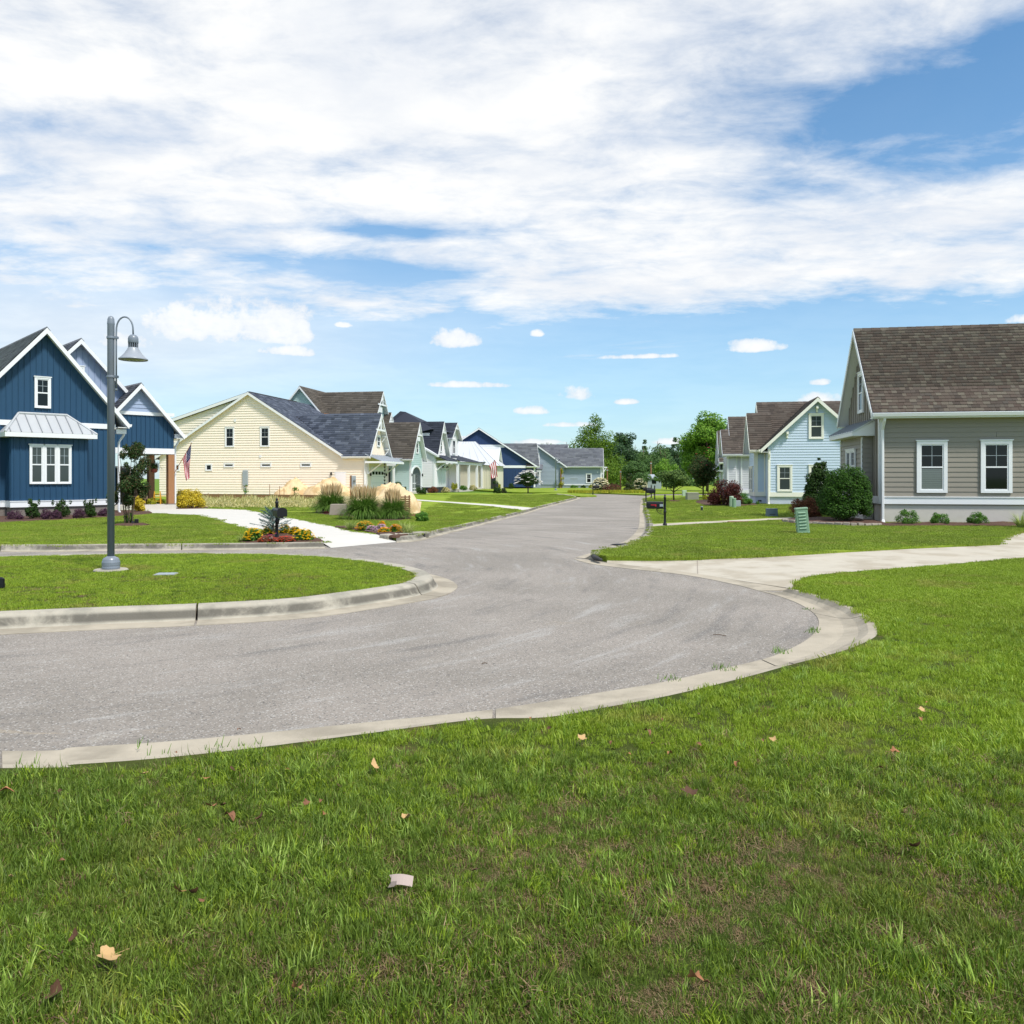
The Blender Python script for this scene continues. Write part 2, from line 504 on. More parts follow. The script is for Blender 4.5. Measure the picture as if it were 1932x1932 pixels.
def copy_tree(o, parent=None, loc=None, rz=None, scale=None, label=None):
    """A thing, its parts and their sub-parts, sharing mesh data."""
    c = o.copy()
    COL.objects.link(c)
    if parent is not None:
        c.parent = parent
    if loc is not None:
        c.location = loc
    if rz is not None:
        c.rotation_euler = (0, 0, rz)
    if scale is not None:
        c.scale = scale if hasattr(scale, '__len__') else (scale,) * 3
    if label:
        c['label'] = label
    for ch in list(o.children):
        copy_tree(ch, c)
    return c


def gp(px, py, z=0.0):
    """Ground point (x, y, z) measured on the 3000 px photograph for a spot at height z."""
    y = 2400 * (CAM_H - z) / (py - 1400)
    return ((px - 1500) / 2400 * y, y, z)


# ------------------------------------------------------------------ ground, road, lawns
LAWN = .12


def smooth_line(pts, n=6, closed=False):
    """Catmull-Rom through 2D/3D points."""
    P = [Vector(p) for p in pts]
    out = []
    m = len(P)
    rngi = range(m) if closed else range(m - 1)
    for i in rngi:
        if closed:
            p0, p1, p2, p3 = P[(i - 1) % m], P[i], P[(i + 1) % m], P[(i + 2) % m]
        else:
            p0, p1, p2, p3 = P[max(i - 1, 0)], P[i], P[i + 1], P[min(i + 2, m - 1)]
        for k in range(n):
            t = k / n
            out.append(.5 * ((2 * p1) + (p2 - p0) * t + (2 * p0 - 5 * p1 + 4 * p2 - p3) * t * t + (3 * p1 - p0 - 3 * p2 + p3) * t ** 3))
    if not closed:
        out.append(P[-1])
    return out


def sheet(name, pts, material, kind='structure', skirt=0.0):
    """A flat polygon; with a skirt its edge also goes down by that much."""
    import bmesh
    bm = bmesh.new()
    vs = [bm.verts.new(tuple(p)) for p in pts]
    f = bm.faces.new(vs)
    f.normal_update()
    if f.normal.z < 0:
        f.normal_flip()
    if skirt:
        lo = [bm.verts.new((p[0], p[1], p[2] - skirt)) for p in pts]
        k = len(vs)
        for i in range(k):
            bm.faces.new((vs[i], vs[(i + 1) % k], lo[(i + 1) % k], lo[i]))
    bmesh.ops.triangulate(bm, faces=[f])
    bmesh.ops.recalc_face_normals(bm, faces=bm.faces[:])
    me = bpy.data.meshes.new(name)
    bm.to_mesh(me)
    bm.free()
    me.materials.append(material)
    o = link(name, me)
    o['kind'] = kind
    return o


def ground_mat(name, cols, dry, scale=.35, dry_amt=.5, fine=40):
    mt = bpy.data.materials.new(name)
    mt.use_nodes = True
    n = Nodes(mt.node_tree)
    b = mt.node_tree.nodes['Principled BSDF']
    g = n.new('ShaderNodeNewGeometry').outputs['Position']
    c = n.mix(n.step(n.noise(g, scale, 5, .6), .38, .62), lin(cols[0]), lin(cols[1]))
    c = n.mix(n.m('MULTIPLY', n.step(n.noise(g, scale * 3.1, 5, .62), .54, .72), dry_amt), c, lin(dry))
    v = n.m('ADD', n.m('MULTIPLY', n.m('SUBTRACT', n.noise(g, fine, 4, .7), .5), .7), 1.0)
    c = n.mix(1.0, c, n.comb(v, v, v), 'MULTIPLY')
    n.put(b.inputs['Base Color'], c)
    b.inputs['Roughness'].default_value = .95
    b.inputs['Specular IOR Level'].default_value = .1
    bp = n.new('ShaderNodeBump')
    bp.inputs['Strength'].default_value = .8
    bp.inputs['Distance'].default_value = .03
    n.t.links.new(n.noise(g, fine, 4, .7), bp.inputs['Height'])
    n.t.links.new(bp.outputs[0], b.inputs['Normal'])
    return mt


def asphalt_mat():
    mt = bpy.data.materials.new('asphalt')
    mt.use_nodes = True
    n = Nodes(mt.node_tree)
    b = mt.node_tree.nodes['Principled BSDF']
    g = n.new('ShaderNodeNewGeometry').outputs['Position']
    c = n.mix(n.step(n.noise(g, .35, 5, .6, .4), .36, .64), lin((135, 128, 119)), lin((150, 142, 133)))
    # darker worn bands that sweep with the bend, finer aggregate on top
    s = n.new('ShaderNodeSeparateXYZ')
    n.t.links.new(g, s.inputs[0])
    rad = n.m('SQRT', n.m('ADD', n.m('POWER', n.m('ADD', s.outputs[0], 8.0), 2.0), n.m('POWER', n.m('SUBTRACT', s.outputs[1], 14.5), 2.0)))
    band = n.noise(n.comb(n.m('MULTIPLY', rad, 1.0), n.m('MULTIPLY', n.m('ARCTAN2', n.m('ADD', s.outputs[0], 8.0), n.m('SUBTRACT', s.outputs[1], 14.5)), 1.6), 0.0), 2.6, 5, .65)
    c = n.mix(n.m('MULTIPLY', n.step(band, .52, .70), .55), c, lin((104, 101, 98)))
    c = n.mix(n.m('MULTIPLY', n.step(band, .47, .30), .40), c, lin((176, 174, 170)))
    c = n.mix(n.m('MULTIPLY', n.step(n.noise(g, 1.7, 4, .7), .60, .74), .30), c, lin((178, 172, 160)))
    c = n.mix(n.m('MULTIPLY', n.step(n.noise(g, .75, 6, .7, .6), .62, .72), .38), c, lin((92, 90, 88)))
    c = n.mix(n.m('MULTIPLY', n.step(n.noise(n.comb(n.m('MULTIPLY', s.outputs[0], .25), s.outputs[1], 5.0), 2.2, 5, .7, .8), .64, .70), .30), c, lin((176, 160, 134)))
    sp1 = n.noise(g, 95, 3, .8)
    sp2 = n.noise(g, 38, 4, .75)
    v = n.m('ADD', n.m('ADD', n.m('MULTIPLY', n.m('SUBTRACT', sp1, .5), 1.15), n.m('MULTIPLY', n.m('SUBTRACT', sp2, .5), .55)), 1.0)
    c = n.mix(1.0, c, n.comb(v, v, v), 'MULTIPLY')
    vo = n.new('ShaderNodeTexVoronoi')
    n.t.links.new(g, vo.inputs['Vector'])
    vo.inputs['Scale'].default_value = 95
    pick = n.new('ShaderNodeSeparateColor')
    n.t.links.new(vo.outputs['Color'], pick.inputs[0])
    c = n.mix(n.m('MULTIPLY', n.step(pick.outputs[0], .90, .93), .40), c, lin((214, 212, 206)))
    c = n.mix(n.m('MULTIPLY', n.step(pick.outputs[1], .90, .93), .60), c, lin((70, 70, 72)))
    n.put(b.inputs['Base Color'], c)
    b.inputs['Roughness'].default_value = .85
    b.inputs['Specular IOR Level'].default_value = .3
    bp = n.new('ShaderNodeBump')
    bp.inputs['Strength'].default_value = .5
    bp.inputs['Distance'].default_value = .012
    n.t.links.new(sp1, bp.inputs['Height'])
    n.t.links.new(bp.outputs[0], b.inputs['Normal'])
    return mt


M['asphalt'] = asphalt_mat()
M['far_grass'] = ground_mat('meadow', [(84, 116, 40), (112, 140, 52)], (150, 148, 80))
M['lawn_soil'] = ground_mat('lawn_thatch', [(62, 76, 28), (84, 88, 44)], (112, 90, 64), .9, .8, 45)
M['lawn_green'] = ground_mat('lawn_green', [(116, 138, 42), (138, 156, 54)], (160, 156, 80), .5, .55, 30)

# great ground sheet
gm = MB()
ringn = 48
gm.add([(0, 0, -.06)] + [(1500 * math.cos(2 * math.pi * k / ringn), 1500 * math.sin(2 * math.pi * k / ringn), -.06) for k in range(ringn)],
       [(0, 1 + k, 1 + (k + 1) % ringn) for k in range(ringn)])
tag(gm.build('ground', M['far_grass']), kind='structure')

sheet('road', [(-45, -3, 0), (6, -3, 0), (13, 4, 0), (14, 24, 0), (18, 60, 0), (24, 88, 0), (60, 92, 0), (60, 84.2, 0), (14, 79.5, 0), (5, 82.5, 0), (-2, 84, 0), (-8, 70, 0), (-16, 30, 0), (-50, 26, 0)][::-1], M['asphalt'])

c4 = lambda x, y, z=0.0: gp(1600 + .7246 * x, 1550 + .7246 * y, z)
dd = lambda x, y, z=0.0: gp(x * 1.5528, y * 1.5528, z)

# near kerb: outer edge (grass) and inner edge (asphalt), traced from the left to the driveway
near_out = smooth_line([(-9.5, 4.75, .1), (-6, 4.25, .1)] + [gp(x, y, .1) for x, y in [(0, 2250), (217, 2239), (464, 2221), (768, 2188), (1080, 2148), (1400, 2107)]] +
                       [c4(x, y, .1) for x, y in [(0, 760), (240, 720), (500, 672), (800, 600), (1000, 545), (1100, 520), (1230, 482), (1300, 452), (1335, 430), (1337, 405), (1320, 370), (1280, 335), (1180, 293), (1080, 262), (995, 241)]], 5)
near_in = smooth_line([(-9.5, 5.3, 0), (-6, 4.85, 0)] + [gp(x, y, 0) for x, y in [(0, 2203), (217, 2192), (464, 2177), (768, 2150), (1080, 2118), (1400, 2086)]] +
                      [c4(x, y, 0) for x, y in [(0, 700), (240, 660), (470, 622), (720, 566), (870, 530), (940, 507), (1020, 470), (1070, 437), (1096, 405), (1103, 380), (1092, 352), (1060, 325), (1010, 298), (940, 272), (860, 250)]], 5)
drive_in = [(c4(x, y, .03)) for x, y in [(995, 241), (840, 217), (620, 182), (420, 155), (245, 136)]]


def kerb_run(name, outer, inner, prof, sec=3.0, label=None, gap=.012, start=0):
    """Concrete kerb between two edges: prof = [(t, z)] with t from the inner (road) edge 0 to the outer edge 1. Cast in sections with joints."""
    root = bpy.data.objects.new(name, None)
    COL.objects.link(root)
    root['kind'] = 'structure'
    n = min(len(outer), len(inner))
    acc, cur, first = start, [0], True
    secs = []
    for i in range(1, n):
        acc += (Vector(outer[i]) - Vector(outer[i - 1])).length * .5 + (Vector(inner[i]) - Vector(inner[i - 1])).length * .5
        cur.append(i)
        if acc > sec:
            secs.append(cur)
            cur, acc = [i], 0
    if len(cur) > 1:
        secs.append(cur)
    for ids in secs:
        mb = MB()
        rows = []
        for q, i in enumerate(ids):
            o, a = Vector(outer[i]), Vector(inner[i])
            if q in (0, len(ids) - 1):        # open the joint a little
                j = ids[1] if q == 0 else ids[-2]
                for vv, arr in ((o, outer), (a, inner)):
                    d = Vector(arr[j]) - vv
                    if d.length > 1e-4:
                        vv += d.normalized() * min(gap, d.length * .3)
            rows.append([(a.x + (o.x - a.x) * t, a.y + (o.y - a.y) * t, z) for t, z in prof] + [(o.x, o.y, -.05), (a.x, a.y, -.05)])
        k = len(rows[0])
        vs = [p for r in rows for p in r]
        fs = []
        for q in range(len(rows) - 1):
            for e in range(k - 2 + 1):
                fs.append((q * k + e, q * k + e + 1, (q + 1) * k + e + 1, (q + 1) * k + e))
            fs.append((q * k + k - 1, q * k, (q + 1) * k, (q + 1) * k + k - 1))
        fs += [tuple(range(k)), tuple(range((len(rows) - 1) * k, len(rows) * k))[::-1]]
        mb.add(vs, fs)
        ob = mb.build('kerb_section', M['gutter'], root)
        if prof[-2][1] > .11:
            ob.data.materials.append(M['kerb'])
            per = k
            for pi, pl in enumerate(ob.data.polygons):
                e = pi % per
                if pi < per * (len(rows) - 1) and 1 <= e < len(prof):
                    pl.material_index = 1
    return root


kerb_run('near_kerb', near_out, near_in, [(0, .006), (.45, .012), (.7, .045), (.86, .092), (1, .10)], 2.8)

# near lawn
near_lawn = [tuple(p) for p in near_out] + [c4(x, y, .1) for x, y in [(1010, 215), (1060, 195), (1120, 185), (1300, 170), (1600, 148), (1932, 118)]] + [(16, 17.6, .1), (24, 18.0, .1), (24, -4, .1), (-9.5, -4, .1)]
near_lawn = [(p[0], p[1], .1) for p in near_lawn]
sheet('near_lawn', near_lawn, M['lawn_soil'], skirt=.12)

# right upper lawn and its kerb along the street
rk_out = smooth_line([c4(212, 102, .12), gp(1780, 1608, .12), gp(1852, 1598, .12), gp(1878, 1582, .12), gp(1904, 1569, .12), gp(1915, 1554, .12), gp(1914, 1535, .12), gp(1908, 1515, .12), gp(1901.6, 1500, .12), gp(1894, 1473.5, .12), gp(1890, 1459, .12)], 5)
rk_in = smooth_line([c4(120, 116, 0), gp(1745, 1616, 0), gp(1800, 1597, 0), gp(1836, 1583, 0), gp(1857, 1566, 0), gp(1868, 1551, 0), gp(1873, 1535, 0), gp(1874, 1515, 0), gp(1874, 1501, 0), gp(1876, 1475, 0), gp(1879, 1461, 0)], 5)
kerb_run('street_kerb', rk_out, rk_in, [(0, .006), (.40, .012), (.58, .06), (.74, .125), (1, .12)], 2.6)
right_lawn = [(p.x, p.y, .12) for p in rk_out] + [gp(1915, 1451, .12), gp(2080, 1449.5, .12), gp(2500, 1449, .12), (60, 73.5, .12), (60, 20, .12), (19, 18.6, .12)] + \
             [(c4(x, y, .12)) for x, y in [(1932, 10), (1870, 22), (1838, 40), (1835, 58), (1500, 72), (1200, 88), (900, 105), (620, 113), (420, 113), (245, 108)]]
sheet('right_lawn', right_lawn, M['lawn_green'], skirt=.14)
# driveway between the lawns
dv = [c4(1932, 10, .085), c4(1870, 24, .085), c4(1838, 42, .085), c4(1835, 62, .085), c4(1500, 75, .085), c4(1200, 91, .085), c4(900, 108, .08), c4(620, 116, .07), c4(420, 116, .06), c4(250, 112, .05)]
dvb = [c4(245, 136, .02), c4(420, 155, .02), c4(620, 182, .02), c4(840, 217, .025), c4(990, 240, .03), c4(1010, 212, .06), c4(1060, 192, .08), c4(1120, 182, .085), c4(1300, 167, .085), c4(1600, 145, .085), c4(1932, 115, .085)]
driveway = sheet('driveway', dv[::-1] + [(19.2, 18.9, .085), (17.0, 17.9, .085)] + dvb[::-1], M['concrete'])
kerb_run('driveway_gutter', smooth_line([c4(995, 241, .03), c4(840, 217, .025), c4(620, 182, .02), c4(420, 155, .02), c4(245, 137, .02), c4(150, 122, .02)], 4),
         smooth_line([c4(860, 250, 0), c4(740, 220, 0), c4(560, 186, 0), c4(380, 166, 0), c4(190, 143, 0), c4(108, 120, 0)], 4), [(0, .006), (.5, .008), (.8, .016), (1, .022)], 2.6)
mb = MB()
mb.tube([c4(x, y, .08) for x, y in [(196, 100), (190, 108), (200, 118), (222, 124)]], [.03, .045, .05, .03], 10)
mb.build('kerb_section', M['kerb_black'], bpy.data.objects['driveway_gutter'], smooth=True)
mb = MB()     # walk joints
for x0, y0, x1, y1 in [(611, 117, 613, 180)]:
    p0, p1 = c4(x0, y0, .0705), c4(x1, y1, .0225)
    mb.add([(p0[0] - .006, p0[1], p0[2] + .003), (p0[0] + .006, p0[1], p0[2] + .003), (p1[0] + .005, p1[1], p1[2] + .003), (p1[0] - .005, p1[1], p1[2] + .003)], [(0, 1, 2, 3)])
tag(mb.build('driveway_joint', M['block'], driveway))

# island with kerb
isl = [gp(x, y, .15) for x, y in [(0, 1791), (290, 1779), (580, 1768), (840, 1753.6), (1014, 1733), (1159, 1712), (1207, 1697), (1214, 1684), (1181, 1668), (1087, 1648.5), (942, 1633), (725, 1625), (435, 1624.5), (0, 1633)]]
isl = [(-12.4, 10.6, .15), (-9.5, 8.55, .15), (-7.2, 8.5, .15)] + isl + [(-12, 14.0, .15)]
isl = [Vector((p[0], p[1], .15)) for p in smooth_line(isl, 6, True)]


def offset_loop(pts, d):
    out = []
    n = len(pts)
    for i in range(n):
        t = (pts[(i + 1) % n] - pts[i - 1]).normalized()
        nrm = Vector((t.y, -t.x, 0))
        out.append(pts[i] + nrm * d)
    return out


area = sum(isl[i - 1].x * isl[i].y - isl[i].x * isl[i - 1].y for i in range(len(isl)))
sgn = 1 if area > 0 else -1
isl_out = offset_loop(isl, .62 * sgn)
k0 = 8
loop_in = isl[k0:] + isl[:k0 + 1]
loop_out = isl_out[k0:] + isl_out[:k0 + 1]
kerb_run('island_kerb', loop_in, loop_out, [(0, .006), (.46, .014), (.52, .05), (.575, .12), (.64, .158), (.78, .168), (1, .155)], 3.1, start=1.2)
sheet('island_lawn', [tuple(p) for p in isl], M['lawn_soil'], skirt=.1)

# left lawn with a notch at the driveway mouth
lk_out = smooth_line([(-30, 19.4, .12), (-20, 18.6, .12), gp(0, 1597, .12), gp(350, 1595, .12), gp(702, 1592.5, .12), gp(941, 1589, .12)], 4)
lk_in = smooth_line([(-30, 18.6, 0), (-20, 17.9, 0), gp(0, 1617, 0), gp(350, 1614, 0), gp(702, 1611, 0), gp(962, 1607, 0)], 4)
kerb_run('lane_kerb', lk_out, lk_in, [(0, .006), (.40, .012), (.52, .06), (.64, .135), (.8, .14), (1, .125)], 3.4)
mk_out = smooth_line([gp(1160, 1572, .12), gp(1215, 1567, .12), gp(1260, 1557, .12), gp(1300, 1547, .12), gp(1346.6, 1538, .12), gp(1440, 1516, .12), gp(1528, 1497, .12), gp(1569, 1485, .12), gp(1621, 1472.5, .12), gp(1668, 1461, .12), gp(1683, 1457, .12), gp(1670, 1452, .12), gp(1630, 1447.5, .12)], 4)
mk_in = smooth_line([gp(1160, 1590, 0), gp(1220, 1586, 0), gp(1268, 1575, 0), gp(1312, 1563, 0), gp(1362, 1551, 0), gp(1455, 1527, 0), gp(1545, 1504, 0), gp(1586, 1491, 0), gp(1640, 1477, 0), gp(1690, 1464, 0), gp(1700, 1457, 0), gp(1682, 1451.5, 0), gp(1640, 1447.2, 0)], 4)
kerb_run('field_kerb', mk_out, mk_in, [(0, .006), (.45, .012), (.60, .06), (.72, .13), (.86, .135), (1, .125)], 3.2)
mouth = [gp(925, 1574, .12), gp(1105, 1566, .12)]
left_lawn = [tuple(p) for p in lk_out] + mouth + [tuple(p) for p in mk_out] + [gp(1560, 1446.5, .12), (-8, 82, .12), (-60, 95, .12), (-90, 60, .12), (-60, 19, .12)]
left_lawn = [(p[0], p[1], .12) for p in left_lawn]
sheet('left_lawn', left_lawn, M['lawn_green'], skirt=.14)
dr = [gp(430, 1503, .126), gp(500, 1506.5, .126), gp(577, 1509, .126), gp(624, 1519.5, .126), gp(671, 1533.5, .126), gp(723, 1548, .126), gp(800, 1557, .126), gp(880, 1565, .126), gp(925, 1573.5, .126)]
drb = [gp(1105, 1566, .126), gp(1012, 1553, .126), gp(966, 1540, .126), gp(842, 1516, .126), gp(717, 1493, .126), gp(600, 1490, .126), gp(415, 1492, .126)]
blue_drive = sheet('blue_house_driveway', dr + [gp(944, 1589, .05), gp(970, 1605, .005), gp(1160, 1588, .005), gp(1159, 1573, .05)] + drb, M['concrete_new'])
sheet('side_walk', [gp(1217, 1462.5, .126), gp(1300, 1468.5, .126), gp(1450, 1478, .126), gp(1564, 1488, .126), gp(1532, 1494, .126), gp(1430, 1481.5, .126), gp(1300, 1471.5, .126), gp(1217, 1466, .126)], M['concrete_new'])
sheet('front_walk', [gp(1913, 1535, .126), gp(2100, 1526, .126), gp(2280, 1517, .126), gp(2330, 1514.5, .126), gp(2330, 1518, .126), gp(2280, 1521.5, .126), gp(2100, 1531, .126), gp(1913, 1541.5, .126)], M['concrete'])
# storm inlet and gutter grate
o = thing('storm_inlet', 'dark kerb storm inlet opening beside the flower bed at the driveway corner', 'drain', gp(1186, 1580, 0), R(52))
MB().box(-.75, .75, -.16, .16, .02, .17).build('inlet_hood', M['kerb'], o, bevel=.02)
MB().box(-.55, .55, -.19, -.162, .03, .13).build('inlet_opening', M['black'], o)
o = thing('gutter_grate', 'flat dark iron grate set in the street gutter near the driveway tip', 'drain', gp(1833, 1596, .016), R(35))
MB().box(-.3, .3, -.2, .2, 0, .012).build('grate_frame', M['dark_gray'], o)
for k in range(7):
    MB().box(-.27, .27, -.17 + k * .053, -.145 + k * .053, .012, .022).build('grate_bar', M['black'], o)
# far verge beyond the street end
sheet('far_verge', [gp(1500, 1441, .12), gp(1690, 1442.5, .12), gp(1751, 1443, .12), gp(1830, 1446, .12), gp(1893, 1448.5, .12), gp(1915, 1443.6, .12), gp(2100, 1441.5, .12), (60, 88, .12), (60, 190, .12), (-30, 190, .12)], M['lawn_green'], skirt=.14)
sheet('corner_verge', [gp(1560, 1444.8, .12), gp(1640, 1442.8, .12), gp(1700, 1446, .12), gp(1740, 1449, .12), gp(1748, 1451.5, .12), gp(1700, 1453, .12), gp(1620, 1449, .12)], M['lawn_green'], skirt=.14)
sheet('sand_lot', [gp(590, 1456, .13), gp(940, 1460, .13), gp(1060, 1500, .13), gp(1230, 1500, .13), gp(1235, 1470, .13), (-9, 66, .13), (-33, 69, .13)], M['sand'])


# ------------------------------------------------------------------ house kit
class House:
    """A house in its own frame: x runs along its front to the right, y away from the street side we see, z up."""
    def __init__(s, name, label, loc, th, z=LAWN - .02, cat='house', group=None):
        s.root = thing(name, label, cat, (loc[0], loc[1], 0), th, group)
        s.z0 = z
    def part(s, name, mb, m, parent=None, **k):
        return mb.build(name, m, parent or s.root, **k)


def face_map(kind, c):
    """(s along the wall, d outwards, z) to house coordinates."""
    if kind == 'F':
        return lambda q, d, z: (q, c - d, z)
    if kind == 'R':
        return lambda q, d, z: (c + d, q, z)
    if kind == 'L':
        return lambda q, d, z: (c - d, q, z)


def ext_at(poly, z):
    """Left and right limit of a convex outline at height z."""
    xs = []
    n = len(poly)
    for i in range(n):
        (x0, z0), (x1, z1) = poly[i], poly[(i + 1) % n]
        if abs(z1 - z0) < 1e-9:
            if abs(z - z0) < 1e-6:
                xs += [x0, x1]
        elif min(z0, z1) - 1e-6 <= z <= max(z0, z1) + 1e-6:
            xs.append(x0 + (x1 - x0) * (z - z0) / (z1 - z0))
    return (min(xs), max(xs)) if xs else None


def lap_boards(H, outline, mp, course, m, single=False, parent=None, z_from=None, lift=.022):
    """Lap siding: one tilted board per course, clipped to the wall outline."""
    if course < .2 and not single:
        lift = max(lift, .029)
    z0 = min(p[1] for p in outline) if z_from is None else z_from
    z1 = max(p[1] for p in outline)
    joined = MB()
    z = z0
    while z < z1 - .02:
        zt = min(z + course, z1 - .001)
        a, b = ext_at(outline, z + .001), ext_at(outline, zt)
        if a and b:
            segs = [(0, 1)]
            if single and a[1] - a[0] > 3:
                c = random.uniform(.25, .75)
                segs = [(0, c - .0006), (c + .0006, 1)]
            for f0, f1 in segs:
                al, ar = a[0] + (a[1] - a[0]) * f0, a[0] + (a[1] - a[0]) * f1
                bl, br = b[0] + (b[1] - b[0]) * f0, b[0] + (b[1] - b[0]) * f1
                mb = MB() if single else joined
                v = [mp(al, lift, z), mp(ar, lift, z), mp(br, .004, zt), mp(bl, .004, zt), mp(al, 0, z), mp(ar, 0, z), mp(br, 0, zt), mp(bl, 0, zt)]
                mb.add(v, [(0, 1, 2, 3), (4, 5, 1, 0), (0, 3, 7, 4), (1, 5, 6, 2)])
                if single:
                    H.part('siding_board', mb, m, parent)
        z += course
    if not single:
        o = H.part('lap_siding', joined, m, parent)
        o['kind'] = 'stuff'


def battens(H, outline, mp, step, m, single=False, parent=None, w=.045, z_from=None):
    xs = [p[0] for p in outline]
    x = min(xs) + step * .5
    zb = min(p[1] for p in outline) if z_from is None else z_from
    joined = MB()
    while x < max(xs) - .03:
        tr = [(p[1], p[0]) for p in outline]
        e0, e1 = ext_at(tr, x - w / 2), ext_at(tr, x + w / 2)
        if e0 and e1:
            top = min(e0[1], e1[1])
            if top > zb + .1:
                mb = MB() if single else joined
                mb.box(x - w / 2, x + w / 2, 0, .034, zb, top, mp)
                if single:
                    H.part('batten', mb, m, parent)
        x += step
    if not single and joined.v:
        o = H.part('batten_strips', joined, m, parent)
        o['kind'] = 'stuff'


def shingle_plane(H, roof, o, ud, sd, width, length, m, exposure=.145, tw=.28, single=None, name='shingles', xmin=None):
    """Lapped shingles on a slope: o = lower corner, ud = unit vector along the eave, sd = unit vector up the slope."""
    o, ud, sd = Vector(o), Vector(ud), Vector(sd)
    nd = ud.cross(sd)
    if nd.z < 0:
        nd = -nd
    V, Q = [], []
    rows = int(math.ceil(length / exposure))
    made = 0
    for r in range(rows):
        s0 = r * exposure
        s1 = min(s0 + exposure + .03, length)
        x = -random.random() * tw
        while x < width:
            w = tw * random.uniform(.55, 1.35)
            xa, xb = max(x, xmin(s0) if xmin else 0) + .002, min(x + w, width) - .002
            x += w
            if xb - xa < .02:
                continue
            h = random.uniform(.010, .020) + .012
            ps = [o + ud * xa + sd * (s0 - .004) + nd * h, o + ud * xb + sd * (s0 - .004) + nd * h, o + ud * xb + sd * s1 + nd * .010, o + ud * xa + sd * s1 + nd * .010,
                  o + ud * xa + sd * (s0 - .004), o + ud * xb + sd * (s0 - .004)]
            if single and made < 300 and single(xa, s0):
                made += 1
                H.part('shingle', MB().add(ps, [(0, 1, 2, 3), (4, 5, 1, 0), (4, 0, 3), (5, 2, 1)]), M['shingle_brown_single'], roof)
                continue
            k = len(V)
            V += [tuple(p) for p in ps]
            Q += [(k, k + 1, k + 2, k + 3), (k + 4, k + 5, k + 1, k)]
    ob = np_mesh(name, V, Q, m, roof)
    ob['kind'] = 'stuff'
    return ob


